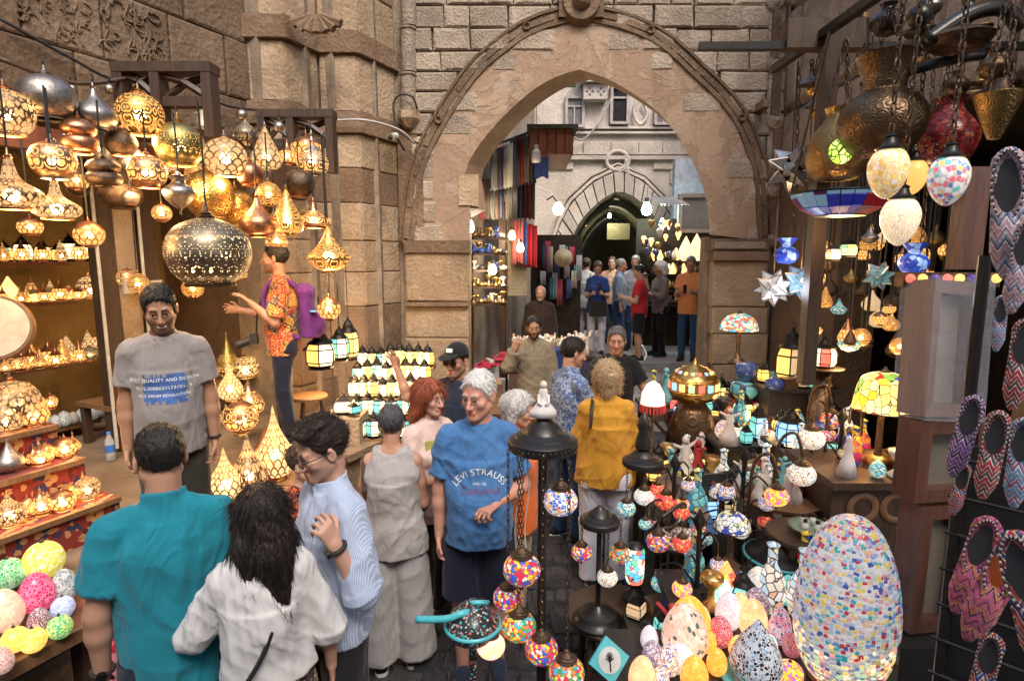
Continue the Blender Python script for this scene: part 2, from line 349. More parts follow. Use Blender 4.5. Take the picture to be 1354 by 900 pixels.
    def mesh(s, name, mats, pal=None, adapt=.0, fold=0, fseed=0, ff=1.0, fine=0, colfn=None):
        D, C, lo = s.field(); g = openvdb.FloatGrid(.25); g.copyFromArray(np.clip(D, -.25, .25))
        pts, tri, quad = g.convertToPolygons(isovalue=0., adaptivity=adapt)
        me = bpy.data.meshes.new(name); idx = np.clip(np.rint(pts).astype(int), 0, np.array(D.shape)-1); pts = pts*s.vox+lo
        F = [tuple(q[::-1]) for q in tri.tolist()]+[tuple(q[::-1]) for q in quad.tolist()] if len(tri) or len(quad) else []
        me.from_pydata(pts.tolist(), [], F); me.update()
        vol = 0.
        if len(quad): A, B, Cc = pts[quad[:, 2]], pts[quad[:, 1]], pts[quad[:, 0]]; vol = float((A*np.cross(B, Cc)).sum())
        if vol < 0: me.flip_normals()
        if fold or fine:
            nn = np.empty(len(pts)*3, np.float32); me.vertices.foreach_get('normal', nn); nn = nn.reshape(-1, 3); rs = np.random.RandomState(fseed+11); dd = np.zeros(len(pts))
            for q in range(7):
                kv = rs.normal(size=3)*np.array([1, 1, .55])*(7+5.5*q)*ff; kw = rs.normal(size=3)*7*ff
                ph = pts@kv+1.8*np.sin(pts@kw+rs.rand()*6)+rs.rand()*6; dd += (1-np.abs(np.sin(ph))**.7)*(1/(1+.35*q))
            dd = (dd-dd.mean())*.75*fold
            if fine:
                for q in range(5):
                    kv = rs.normal(size=3)*170; dd += fine*np.sin(pts@kv+rs.rand()*6+2*np.sin(pts@(rs.normal(size=3)*60)))*.5
            pts = pts+nn*dd[:, None]; me.vertices.foreach_set('co', pts.astype(np.float32).ravel())
        if pal is not None:
            cols = np.array(pal, np.float32)[C[idx[:, 0], idx[:, 1], idx[:, 2]]]
            if colfn is not None: cols = colfn(pts, cols)
            at = me.attributes.new('Col', 'FLOAT_COLOR', 'POINT'); at.data.foreach_set('color', np.c_[cols, np.ones(len(cols))].astype(np.float32).ravel())
        for m in (mats if isinstance(mats, (list, tuple)) else [mats]): me.materials.append(m)
        me.shade_smooth(); me.update(); return me
def skinmat():
    t = NT('skin'); a = t.n('Attribute', attribute_name='Col'); n = t.noise(t.obj(), 60, 3)
    c = t.mix(t.math('MULTIPLY', t.step(n, .4, .7), .18), a, t.mix(.5, a, (.45, .12, .08)))
    return t.end(t.bsdf(color=c, rough=.48, normal=t.bump(n, .12, .004), sss=.0, spec=.4))
SKIN = skinmat()
@memo
def hairmat(name, c, c2=None):
    t = NT(name); o = t.obj(); p = t.n('Mapping', {'Vector': o, 'Scale': (1, 1, .16)}); n = t.noise(p, 150, 3, .6, .6)
    return t.end(t.bsdf(color=t.mix(t.step(n, .3, .7), c, c2 or tuple(q*1.7+.006 for q in c)), rough=.42, normal=t.bump(n, .7, .01), spec=.35))
def rx(a): c, s = math.cos(a), math.sin(a); return np.array([[1, 0, 0], [0, c, -s], [0, s, c]])
def ry(a): c, s = math.cos(a), math.sin(a); return np.array([[c, 0, s], [0, 1, 0], [-s, 0, c]])
def rz(a): c, s = math.cos(a), math.sin(a); return np.array([[c, -s, 0], [s, c, 0], [0, 0, 1]])
EYEW = plain('eye_white', (.75, .72, .68), .2, nz=.02, bump=0); IRIS = plain('eye_iris', (.03, .015, .008), .1, nz=.1, bump=0)
def eye_mesh():
    mb = MB(); pr = [(math.sin(math.pi*i/10), -math.cos(math.pi*i/10)) for i in range(11)]; mb.lathe(pr, 10)
    mb.v = [(x, z, -y) for x, y, z in mb.v]; mb.mi = [1 if sum(mb.v[i][1] for i in f)/4 > .74 else 0 for f in mb.f]
    return mb.mesh('eye', [EYEW, IRIS], True)
EYE = eye_mesh()
def hand(S, w, f, n, side, s=1., curl=.35, spread=.12):
    f = nrm(f); n = nrm(n-f*np.dot(n, f)); t = np.cross(f, n)*side; k = .006*s
    S.l(w-f*.012*s, w+f*.088*s, (.029*s, .017*s), (.041*s, .014*s), t, k=.012)
    for i, L in enumerate((.072, .080, .074, .058)):
        b = w+f*(.084-.006*abs(i-1))*s+t*(.031-.0205*i)*s; a = 0
        for j, q in enumerate((.46, .30, .26)):
            a += curl*(1.+.12*i)*(.75 if j == 0 else 1.15); d = nrm(f*math.cos(a)+n*math.sin(a)+t*spread*(1.5-i)/1.5); e = b+d*L*q*s
            S.c(b, e, (.0088-.0009*j)*s, (.0082-.0009*j)*s, k=k); b = e
    b = w+f*.022*s+t*.026*s; d = nrm(t*.75+f*.75+n*.3); e = b+d*.045*s; S.c(b, e, .0125*s, .0105*s, k=.01)
    S.c(e, e+nrm(f*.9+t*.25+n*(.2+curl*.5))*.034*s, .0105*s, .0085*s, k=k)
def head(S, o, M, s, fem=False, bro=True, lip=1, full=1.):
    T = lambda x, y, z: o+M@(V3(x, y, z)*s)
    S.e(T(0, -.014, .036), np.array((.073, .095, .086))*s, M, k=.02)
    S.e(T(0, .024, -.040), np.array((.058*full, .062, .078))*s, M, k=.02)
    S.c(T(-.05*full, -.004, -.05), T(-.018, .066, -.097), .02*s, .017*s, k=.02); S.c(T(.05*full, -.004, -.05), T(.018, .066, -.097), .02*s, .017*s, k=.02)
    S.e(T(0, .072, -.095), (.023 if not fem else .018)*s, k=.014)
    S.c(T(-.036, .074, .024), T(.036, .074, .024), (.014 if not fem else .010)*s, k=.014)
    for q in (-1, 1):
        S.e(T(q*.043, .058, -.022), .022*s, k=.02)
        S.e(T(q*.031, .102, .000), np.array((.019, .018, .012))*s, M, k=.010, op=-1)
    S.c(T(0, .086, .012), T(0, .110, -.030), .0085*s, .0115*s, k=.010); S.e(T(0, .108, -.034), .0125*s, k=.008)
    for q in (-1, 1): S.e(T(q*.0125, .098, -.037), .0095*s, k=.007)
    S.c(T(-.019, .086, -.0625), T(.019, .086, -.0625), .0058*s, k=.004, col=1); S.c(T(0, .091, -.062), T(0, .091, -.062), .0066*s, k=.006, col=1); S.c(T(-.015, .0855, -.0725), T(.015, .0855, -.0725), .0072*s, k=.004, col=1)
    for q in (-1, 1):
        S.c(T(q*.018, .084, .0085), T(q*.044, .077, .0085), .0058*s, k=.004)
        S.c(T(q*.020, .083, -.0105), T(q*.042, .076, -.0085), .005*s, k=.004)
        if bro: S.c(T(q*.015, .0885, .0255), T(q*.034, .0855, .031), .0062*s, .005*s, k=.002, col=2); S.c(T(q*.034, .0855, .031), T(q*.05, .072, .025), .005*s, .003*s, k=.002, col=2)
        E = M@rz(q*.35)
        S.e(T(q*.077, -.008, -.006), np.array((.009, .020, .033))*s, E, k=.006); S.e(T(q*.085, -.002, -.004), np.array((.006, .010, .018))*s, E, k=.004, op=-1)
    return T
def hair(style, T, M, s, mat, parent, vox, c=None):
    S = Sdf(vox, .02); A = lambda q: np.array(q)*s; fine = .0022
    if style in ('short', 'quiff', 'buzz', 'thin'):
        th = {'buzz': .006, 'thin': .006}.get(style, .008)
        S.e(T(0, -.016, .040), A((.074+th*.7, .096+th, .086+th)), M)
        if style == 'quiff': S.e(T(0, .052, .108), A((.062, .05, .032)), M@rx(.25), k=.02); S.e(T(0, -.01, .118), A((.062, .07, .022)), M, k=.02); S.e(T(-.03, .07, .105), A((.04, .03, .03)), M, k=.015)
        if style == 'thin': S.e(T(0, .085, .085), A((.045, .05, .04)), M, op=-1)
        S.cut(T(0, .076, .078), M@V3(0, .80, -.60)); S.cut(T(0, -.095, -.070), M@V3(0, -.2, -1)); S.cut(T(0, .004, -.02), M@V3(0, 1, -.66))
    elif style == 'fringe':
        S.e(T(0, -.018, .030), A((.081, .101, .085)), M); S.e(T(0, .03, .115), A((.062, .10, .07)), M, op=-1)
        S.cut(T(0, -.095, -.075), M@V3(0, -.2, -1)); S.cut(T(0, .005, 0), M@V3(0, 1, -.3))
    elif style in ('bob', 'curly', 'tied', 'mid'):
        th = {'curly': .026, 'tied': .012}.get(style, .018); fine = .006 if style == 'curly' else .0025
        S.e(T(0, -.018, .042), A((.076+th, .098+th, .088+th)), M)
        if style != 'tied':
            low = {'curly': -.085, 'bob': -.10, 'mid': -.07}[style]
            for q in (-1, 1): S.c(T(q*.072, -.02, .03), T(q*.078, -.025, low), .036*s, .03*s, k=.03)
            S.c(T(0, -.08, .03), T(0, -.075, low-.005), .07*s, .052*s, k=.03)
        else: S.e(T(0, -.12, .05), A((.036, .034, .036)), M, k=.01)
        S.e(T(0, .105, -.04), A((.063, .075, .105)), M, k=.008, op=-1); S.cut(T(0, .078, .075), M@V3(0, .8, -.6) if style == 'tied' else M@V3(0, .96, -.28))
    elif style == 'long':
        S.e(T(0, -.016, .040), A((.083, .105, .095)), M)
        for q in (-1, 1): S.c(T(q*.07, .0, .04), T(q*.085, -.03, -.12), .036*s, .042*s, k=.03); S.c(T(q*.08, -.03, -.12), T(q*.09, -.055, c or -.30), .045*s, .022*s, k=.03)
        S.c(T(0, -.075, .04), T(0, -.095, -.14), .085*s, .08*s, k=.03); S.c(T(0, -.095, -.14), T(.02, -.10, (c or -.30)), .075*s, .035*s, k=.03)
        S.e(T(0, .105, -.05), A((.060, .078, .125)), M, k=.008, op=-1); S.cut(T(0, .085, .085), M@V3(0, .9, -.43))
    me = S.mesh('hair', mat, fine=fine, fseed=int(abs(T(0, 0, 0)[2])*97)); o = put(me, 'hair', parent)
    if vox < .009:
        n = len(me.vertices); co_ = np.empty(n*3, np.float32); no = co_.copy(); me.vertices.foreach_get('co', co_); me.vertices.foreach_get('normal', no); co_ = co_.reshape(-1, 3); no = no.reshape(-1, 3); rs = np.random.RandomState(4)
        N = {'long': 2600, 'buzz': 1500, 'curly': 2400}.get(style, 2200); L = {'long': .07, 'buzz': .008, 'curly': .035, 'quiff': .032, 'thin': .016, 'mid': .04, 'bob': .05}.get(style, .022)*s
        ix = rs.randint(0, n, N); p = co_[ix]; nn = no[ix]; ctr = T(0, -.03, .09); up = M@V3(0, 0, 1)
        if style in ('long', 'mid', 'bob'): fl = np.tile(-up*1.0, (N, 1))+rs.normal(size=(N, 3))*.05
        elif style == 'quiff': fl = np.tile(M@V3(.1, -.75, .25), (N, 1))+rs.normal(size=(N, 3))*.3
        elif style == 'curly': fl = rs.normal(size=(N, 3))*.8-up*.5
        else: fl = (p-ctr); fl = fl/np.linalg.norm(fl, axis=1)[:, None]-up*.55+rs.normal(size=(N, 3))*.22
        fl = fl-nn*(fl*nn).sum(1)[:, None]; fl /= np.linalg.norm(fl, axis=1)[:, None]+1e-6; sd = np.cross(nn, fl); lift = {'buzz': .5, 'curly': .5, 'quiff': .3}.get(style, .16); vs = []; fs = []; K = 4; ls = L*(.5+rs.rand(N)*.9); w0 = (.0016 if style != 'long' else .0022)*s; ph = rs.rand(N)*6
        for k in range(K+1):
            f = k/K; c = p-nn*.002+fl*(ls*f)[:, None]+nn*(ls*lift*(f-(.75 if style in ('long', 'mid', 'bob') else .35)*f*f))[:, None]+sd*(np.sin(ph+f*4)*ls*(.10 if style != 'curly' else .35)*f)[:, None]; w = w0*(1-.8*f)
            vs += [c+sd*w, c-sd*w*.5+nn*w, c-sd*w*.5-nn*w]
        V = np.concatenate(vs); 
        for k in range(K):
            for a_ in range(3):
                i0 = (3*k+a_)*N; i1 = (3*k+(a_+1) % 3)*N; j0 = (3*k+3+a_)*N; j1 = (3*k+3+(a_+1) % 3)*N
                fs.append(np.stack([np.arange(N)+q for q in (i0, i1, j1, j0)], 1))
        m2 = bpy.data.meshes.new('hair_strands'); m2.from_pydata(V.tolist(), [], np.concatenate(fs).tolist()); m2.materials.append(mat); m2.shade_smooth(); put(m2, 'hair_strands', o)['kind'] = 'stuff'
    return o
PEOPLE = {}
def person(key, label, loc, yaw, h=1.74, fem=False, g=1., skin=(.42, .22, .15), hairc=(.012, .009, .008), style='short', stub=0., lean=0., side=0., twist=0., hd=(0, 0, 0), belly=0., ra=None, la=None, legs=None,
           top=None, bottom=None, shoe=None, vox=.0075, face=True, group=None, noleg=False, brow=None, sit=False, shw=1., lipc=None, sock=None, full=1.):
    """ra/la: (upper-arm dir, forearm dir, palm normal, curl) in torso axes, forward +y; legs: ((dx,dy) foot offsets right, left)"""
    s = h/1.75; root = empty('person', label, 'person', loc, yaw, group)
    hz = .93*s if not sit else .48*s; Rt = rz(twist)@ry(side)@rx(-lean); hip = V3(0, 0, hz)
    T = lambda x, y, z: hip+Rt@(V3(x, y, z)*s)
    sh = (.166 if not fem else .143)*shw; w = g
    secs = [(-.06, .158*w, .112*w), (.04, .160*w, .115*w), (.16, (.146 if not fem else .126)*w, (.108 if not fem else .096)*w), (.32, (.164 if not fem else .138)*(w*.5+.5), .114*(w*.5+.5)), (.41, (.152 if not fem else .128)*(w*.3+.7), .100), (.47, .118, .080), (.53, .06, .056)]
    if fem: secs[0] = (-.06, .172*w, .122*w); secs[1] = (.04, .160*w, .114*w)
    def torso(S, e, z0=-.06, z1=.52, sc=1., col=0):
        S.t(hip, Rt, [((z)*s, (x*sc+e)*s, (y*sc+e)*s, 0) for z, x, y in secs], k=.03, col=col)
        if belly: S.e(T(0, .05, .12), np.array((.135*w+e, .085+belly+e, .15+e))*s, Rt, k=.05, col=col)
        if fem:
            for q in (-1, 1): S.e(T(q*.068, .082, .315), (.062*sc+e)*s, k=.03, col=col)
        S.e(T(0, -.045, .36), np.array((.13+e, .075+e, .13+e))*s, Rt, k=.04, col=col)
    J = {}
    for q, arm in ((1, ra), (-1, la)):
        arm = arm or ((.16*q, -.03, -1), (.06*q, .16, -1), None, .4); so_ = T(q*sh, -.006, .462)
        el = so_+Rt@nrm(arm[0])*.295*s; wr = el+Rt@nrm(arm[1])*.25*s
        pn = V3(arm[2]) if arm[2] is not None else V3(-q, .15, 0)
        J[q] = (so_, el, wr, Rt@nrm(arm[1]), Rt@nrm(pn), arm[3])
    legs = legs or ((.10, .02), (-.10, -.03)); K = {}
    for q, ft in zip((1, -1), legs):
        hp = V3(q*.088*s, 0, hz-.03*s); an = V3(ft[0]*s, ft[1]*s, .085*s)
        if sit: kn = V3(q*.11*s, .42*s, .50*s); an = V3(q*.11*s, .40*s, .085*s)
        else: kn = (hp+an)/2+V3(q*.008, .025, .02)*s
        K[q] = (hp, kn, an)
    B = Sdf(vox, .018)
    torso(B, -.006, sc=.92)
    # neck, shoulders, head
    hc = T(0, .028, .70); M = Rt@rz(hd[0])@rx(-hd[1])@ry(hd[2])
    B.c(T(0, -.005, .48), hc+M@V3(0, -.02, -.07)*s, (.062 if not fem else .052)*s, (.056 if not fem else .047)*s, k=.025)
    for q in (-1, 1): B.c(T(q*.045, -.012, .535), T(q*sh*.86, -.008, .478), .036*s, .05*s, k=.03)
    for q, (a, e, wr, fd, pn, cu) in J.items():
        m = (.9 if fem else 1)*(w*.4+.6)
        B.c(a, (a+e)/2, .049*s*m, .046*s*m, k=.03); B.c((a+e)/2, e, .046*s*m, .038*s*m, k=.02); B.c(e, e+(wr-e)*.3, .037*s*m, .0385*s*m, k=.03); B.c(e+(wr-e)*.3, wr, .0385*s*m, .026*s*m, k=.03)
        hand(B, wr, fd, pn, q, s*(.93 if fem else 1), cu)
    bare = bottom is None or bottom[0] in ('shorts', 'skirt')
    for q, (hp, kn, an) in K.items():
        if bare or noleg == 'full':
            B.c(hp, kn, .082*s*w, .056*s, k=.03); cf = kn+(an-kn)*.32+V3(0, -.016, 0)*s; B.c(kn, cf, .052*s, .056*s, k=.02); B.c(cf, an, .055*s, .036*s, k=.02)
        if bare: B.c(an+V3(0, -.02, -.04)*s, an+V3(0, .12, -.055)*s, .038*s, .03*s, k=.02)
    lc = lipc or tuple(np.array(skin)*np.array((1.02, .68, .62))); bc = brow or tuple(np.array(hairc)*.8+np.array(skin)*.08)
    TH = head(B, hc, M, s*(1.02 if not fem else .96), fem, face, full=full) if face else head(B, hc, M, s, fem, False)
    hs = s*(1.02 if not fem else .96)
    def colfn(p, c):
        L = (p-hc)@M/hs; c = c.copy()
        if stub:
            m = np.clip((-.038-L[:, 2]+.25*np.clip(.06-L[:, 1], 0, .1))/.015, 0, 1)*np.clip((L[:, 1]+.005)/.02, 0, 1)*(L[:, 2] > -.14)*np.clip((.125-np.linalg.norm(L-V3(0, .02, -.04), axis=1))/.02, 0, 1)
            isl = np.abs(c-np.array(lc)).sum(1) < .02; m = m*(~isl)*stub; c = c*(1-m[:, None])+np.array(hairc)*m[:, None]
        chk = np.clip(1-np.linalg.norm((np.abs(L)-V3(.04, .07, .022)*np.array([1, 1, 1]))*np.array([1, 1, 1]), axis=1)/.035, 0, 1)*.25
        return c*(1-chk[:, None])+(c*np.array((1.08, .78, .72)))*chk[:, None]
    put(B.mesh('body', SKIN, [skin, lc, bc, hairc], adapt=.02, colfn=colfn), 'body', root)
    if face:
        for q in (-1, 1):
            o = put(EYE, 'eye', root, TH(q*.031, .0735, .0005), sc=.0122*hs)
            o.rotation_euler = Matrix(M.tolist()).to_euler()
    if style and style != 'bald':
        hm = hairmat('hair_%.3f_%.3f' % (hairc[0], hairc[2]), hairc); hair(style[0] if isinstance(style, tuple) else style, TH, M, hs, hm, root, max(vox*.9, .006), style[1] if isinstance(style, tuple) else None)
    if top:
        kind, mat = top[0], top[1]; op = top[2] if len(top) > 2 else {}
        S = Sdf(max(vox, .0075), .022); e = op.get('e', .014); z0 = op.get('hem', -.13)
        torso(S, e, sc=1.)
        hx, hy = secs[0][1]+e+op.get('flare', .008), secs[0][2]+e+op.get('flare', .008)+belly*.5
        dr = op.get('drape', .5); cx_, cy_ = secs[3][1]+e, secs[3][2]+e+(.03 if fem else 0); lx, ly = max(hx, hx*(1-dr)+cx_*dr), max(hy, hy*(1-dr)+cy_*dr)
        wx, wy = secs[2][1]+e, secs[2][2]+e; wx, wy = wx*(1-dr)+max(cx_, hx)*dr, wy*(1-dr)+max(cy_, hy)*dr
        S.t(hip, Rt, [(z0*s, lx*s, (ly+belly*.35)*s, belly*.5*s), (.02*s, lx*.99*s, (ly+belly*.45)*s, belly*.6*s), (.14*s, wx*s, (wy+belly*.5)*s, belly*.6*s), (.28*s, cx_*s, (cy_+belly*.15)*s, belly*.2*s), (.36*s, cx_*s, cy_*s, 0)], k=.02)
        nk = op.get('neck', .515)
        if kind != 'tank':
            for q in (-1, 1): S.c(T(q*.05, -.014, .525), T(q*sh*.88, -.008, .475), (.036+e)*s, (.046+e)*s, k=.03)
            S.t(hip+Rt@V3(0, -.004, 0)*s, Rt, [(.46*s, .10*s, .08*s, 0), (.53*s, (.064+e*.6)*s, (.064+e*.6)*s, 0), (op.get('nk', .552)*s, (.060+e*.5)*s, (.062+e*.5)*s, .004)], k=.02)
        else:
            for q in (-1, 1): S.c(T(q*.07, -.012, .53), T(q*.10, -.01, .40), (.03+e)*s, (.045+e)*s, k=.04); S.c(T(q*.09, -.02, .515), T(q*.12, -.04, .40), (.026+e)*s, (.04+e)*s, k=.04)
        if kind in ('polo', 'shirt', 'blouse'):
            S.f(T(0, -.008, .50), T(0, .004, .59), .080*s, .076*s, k=.008); S.f(T(0, .0, .50), T(0, .010, .64), .060*s, .062*s, k=.003, op=-1)
            if kind != 'polo': S.c(T(0, .10, .52), T(0, .135, .40), .03*s, .006*s, k=.01, op=-1)
        for q, (a, el, wr, fd, pn, cu) in J.items():
            if kind == 'tank': continue
            m = (.9 if fem else 1)*(w*.4+.6); ln = {'tee': .62, 'polo': .68}.get(kind, 2.); ln = op.get('slv', ln); r0, r1 = (.049*m+e)*s, (.050*m+e+op.get('loose', .010))*s
            if ln <= 1: S.c(a, a+(el-a)*.3, r0, r0, k=.03); S.f(a, a+(el-a)*ln, r0, r1, k=.02)
            else:
                S.c(a, el, r0, (.043*m+e+op.get('loose', .012)*.8)*s, k=.03); S.f(el, el+(wr-el)*(ln-1), (.046*m+e+op.get('loose', .012)*.8)*s, (.036*m+e+op.get('loose', .012)*.5)*s, k=.02)
                if ln < 1.9: S.f(el+(wr-el)*(ln-1.16), el+(wr-el)*(ln-1), (.05*m+e)*s, (.05*m+e)*s, k=.006)
        S.cut(T(0, 0, z0), Rt@V3(0, 0, -1))
        ts = put(S.mesh('top', mat, fold=op.get('fold', .006), fseed=hash(key) % 77 if False else sum(map(ord, key)), ff=op.get('ff', 1.)), op.get('name', 'shirt'), root)
        PEOPLE[key+'_top'] = ts
    if bottom:
        kind, mat = bottom[0], bottom[1]; op = bottom[2] if len(bottom) > 2 else {}
        S = Sdf(max(vox, .008), .02); e = op.get('e', .008)
        S.l(hip+V3(0, 0, -.11)*s, hip+V3(0, 0, .06)*s, ((secs[0][1]+e)*s, (secs[0][2]+e)*s), ((secs[1][1]-.004+e*.4)*s, (secs[1][2]-.004+e*.4)*s), k=.02)
        for q, (hp, kn, an) in K.items():
            if kind == 'shorts':
                en = hp+(kn-hp)*op.get('len', .92); S.f(hp, en, (.092*w+e)*s, (.088*w+e)*s, k=.025)
            elif kind == 'pants':
                fl = op.get('flare', 0); S.c(hp, kn, (.088*w+e)*s, (.062+e+fl*.5)*s, k=.03); S.f(kn, an+V3(0, 0, -.03)*s, (.062+e+fl*.5)*s, (.050+e+fl)*s, k=.03)
                S.e(hp+V3(q*.01, -.05, -.02)*s, np.array((.085, .08, .10))*s*w, k=.03)
            elif kind == 'palazzo':
                S.l(hp, an+V3(q*.02, 0, .02)*s, ((.10+e)*s, (.11+e)*s), (.135*s, .15*s), k=.02); S.e(hp+V3(q*.01, -.055, -.02)*s, np.array((.085, .08, .10))*s*w, k=.03)
        if kind == 'skirt':
            S.l(hip+V3(0, 0, -op.get('len', .5))*s, hip+V3(0, 0, .08)*s, (.25*s, .21*s), ((secs[1][1]+e)*s, (secs[1][2]+e)*s), k=.02)
        put(S.mesh('bottom', mat, fold=op.get('fold', .005), fseed=sum(map(ord, key))+3, ff=op.get('ff', .9)), op.get('name', {'shorts': 'shorts', 'skirt': 'skirt'}.get(kind, 'trousers')), root)
    if shoe:
        for q, (hp, kn, an) in K.items():
            S = Sdf(.008, .02); a = V3(an[0], an[1], 0)
            S.c(a+V3(0, -.05, .045)*s, a+V3(0, .06, .052)*s, .04*s, .042*s); S.c(a+V3(0, .06, .05)*s, a+V3(q*.008, .15, .038)*s, .043*s, .032*s); S.c(a+V3(0, -.035, .05)*s, a+V3(0, -.025, .10)*s, .038*s, .034*s)
            S.cut(a+V3(0, 0, .022), (0, 0, -1)); so2 = put(S.mesh('shoe', shoe[0]), 'shoe', root)
            S = Sdf(.008, .01); S.l(a+V3(0, 0, .0)*s, a+V3(0, 0, .026)*s, (.001, .001), (.001, .001), k=.001)
            S = Sdf(.008, .02); S.c(a+V3(0, -.05, .0)*s, a+V3(0, .06, .0)*s, .046*s, .05*s); S.c(a+V3(0, .06, .0)*s, a+V3(q*.008, .15, .0)*s, .05*s, .04*s); S.cut(a+V3(0, 0, .026), (0, 0, 1)); S.cut(a, (0, 0, -1))
            put(S.mesh('sole', shoe[1]), 'sole', so2)
    PEOPLE[key] = dict(root=root, T=T, TH=TH, M=M, hs=hs, J=J, K=K, s=s, Rt=Rt, hc=hc, hip=hip)
    return PEOPLE[key]
def bvh_of(o):
    me = o.data; return BVHTree.FromPolygons([v.co.copy() for v in me.vertices], [tuple(p.vertices) for p in me.polygons])
def textmesh(txt, size, bend=0, shear=0, extr=0, sp=1.):
    cu = bpy.data.curves.new('t', 'FONT'); cu.body = txt; cu.size = size; cu.align_x = 'CENTER'; cu.shear = shear; cu.extrude = extr; cu.space_character = sp; cu.resolution_u = 3
    o = bpy.data.objects.new('t', cu); me = bpy.data.meshes.new_from_object(o); bpy.data.objects.remove(o); bpy.data.curves.remove(cu)
    return me
def letter(parent, key, txt, mat, size, z, x=0, arc=0, shear=0, front=True, bold=0, sp=1.05):
    """flat print that follows the cloth of a shirt: one mesh per line of print"""
    d = PEOPLE[key]; tr = bvh_of(PEOPLE[key+'_top']); me = textmesh(txt, size, shear=shear, sp=sp); Tt = d['T']; Rt = d['Rt']; dr = Rt@V3(0, -1, 0)
    for v in me.vertices:
        px, pz = v.co.x, v.co.y
        if arc: a = px/arc; rr = arc+pz; px, pz = rr*math.sin(a), rr*math.cos(a)-arc
        o = Tt(0, .5, 0)+Rt@V3(-px-x, 0, z+pz)
        hit = tr.ray_cast(Vector(o), Vector(dr))
        v.co = Vector(hit[0] if hit[0] is not None else o-Rt@V3(0, .36, 0))-Vector(dr)*.003
    me.materials.append(mat); return put(me, 'lettering', parent)
# ---------------- setting ----------------
def single(mb, name, mats, label, cat, group=None, kind=None, smooth=False, ang=None, loc=None):
    o = mb.build(name, mats, None, smooth, ang, loc); return tag(o, label, cat, group, kind)
def struct(mb, name, mats, parent=None, **k):
    o = mb.build(name, mats, parent, **k)
    if parent is None: o['kind'] = 'structure'
    return o
ST_L = stone('stone_brown_wall', (.15, .10, .065), (.235, .165, .11), 1.6, .34, .8, .6)
ST_A = stone('stone_arch_blocks', (.31, .25, .19), (.45, .37, .29), 2.5, .36, .9, .55)
ST_P = stone('plaster_arch', (.33, .22, .15), (.39, .285, .20), 1.1, .0, .5, .35, patch=((.31, .215, .15), (.36, .275, .205)))
ST_D = stone('stone_dark_course', (.17, .11, .07), (.25, .17, .115), 2, .15, .6, .5)
ST_Y = stone('stone_light_course', (.33, .235, .15), (.45, .34, .23), 2, .15, .7, .6)
ST_F = stone('stone_far_facade', (.43, .375, .325), (.57, .505, .45), 1.5, .2, .7, .6)
MORT = stone('mortar', (.21, .165, .12), (.30, .235, .175), 5, 0, .6, .4)
COB = stone('cobble_dark', (.045, .045, .052), (.10, .095, .10), 7, .3, .9, .5, .5)
GRND = stone('street_dirt', (.05, .048, .05), (.085, .08, .078), 4, 0, .7, .4, .7)
STEPM = stone('step_stone', (.34, .325, .315), (.46, .44, .425), 3, .15, .5, .5, .7)
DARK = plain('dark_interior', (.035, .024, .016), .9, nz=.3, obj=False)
YWALL = stone('yellow_plaster', (.26, .17, .07), (.36, .25, .12), 2, 0, .4, .5)
WD = wood('dark_timber', (.075, .042, .025), (.035, .02, .013)); WR = wood('red_timber', (.19, .06, .03), (.10, .03, .018)); WL = wood('tan_timber', (.24, .13, .06), (.14, .07, .035))
PLAT = stone('platform_stone', (.17, .12, .08), (.25, .18, .12), 3, 0, .6, .5)
# left wall frame: s runs along the wall towards the camera, o out into the street
A0 = Vector((-2.60, 5.99, 0)); U = Vector((-.431, -.902, 0)).normalized(); NO = Vector((.902, -.431, 0)).normalized(); URZ = math.atan2(U.y, U.x)
def Wp(s, o, z): return A0+U*s+NO*o+Vector((0, 0, z))
def LW(px, py, o):
    """point where a picture ray meets the plane at offset o from the left wall"""
    d = ray(px, py); c = Vector((0, 0, CAMZ)); t = ((A0+NO*o-c).dot(NO))/d.dot(NO); return c+d*t
BLK = [bevbox(1, 1, 1, .05, .012, i).mesh('stone_block', ST_L) for i in range(5)]
def blocks(me_mats, n=5, b=.05, j=.012, s0=0): return [bevbox(1, 1, 1, b, j, i+s0).mesh('stone_block', me_mats) for i in range(n)]
BL_L = blocks(ST_L, b=.03, j=.008); BL_A = blocks(ST_A, 8, .10, .035, 20); BL_D = blocks(ST_D, b=.02, j=.006); BL_Y = blocks(ST_Y, b=.025, j=.010); BL_F = blocks(ST_F, 6, .04, .012)
def block(pool, root, c, size, rz=0, name='stone_block'):
    return put(random.choice(pool), name, root, c, (0, 0, rz), size)
# ground
gm = MB().box((0, 20, -.06), (80, 80, .12)); struct(gm, 'street', GRND)
street = bpy.data.objects['street']
cob = [MB().prism([(-.5, -.42), (-.42, -.5), (.42, -.5), (.5, -.42), (.5, .42), (.42, .5), (-.42, .5), (-.5, .42)], 0, .6, 'z') for i in range(5)]
cm = []
for i, m in enumerate(cob):
    n = len(m.v)//2; rn = random.Random(i)
    m.v = [(x*(1 if k < n else .86)+rn.uniform(-.05, .05), y*(1 if k < n else .86)+rn.uniform(-.05, .05), z*(1+rn.uniform(-.35, .35))) for k, (x, y, z) in enumerate(m.v)]; cm.append(m.mesh('paving_stone', COB))
k = 0; y = 2.3
while y < 6.6 and k < 298:
    x = -1.3+random.uniform(0, .1)
    while x < 1.25:
        w = random.uniform(.15, .25); q = Vector((x+w/2, y, 0)); d = q-Vector((0, 0, CAMZ)); f = Vector((0, cp, -sp)); px = W_/2+F_*d.x/d.dot(f)
        if (535 < px < 800 if y > 2.5 else 520 < px < 790) and k < 298:
            put(cm[k % 5], 'paving_stone', street, (q.x, q.y, 0), (0, 0, random.uniform(-.06, .06)), (w*.96, .155, .045)); k += 1
        x += w
    y += .165
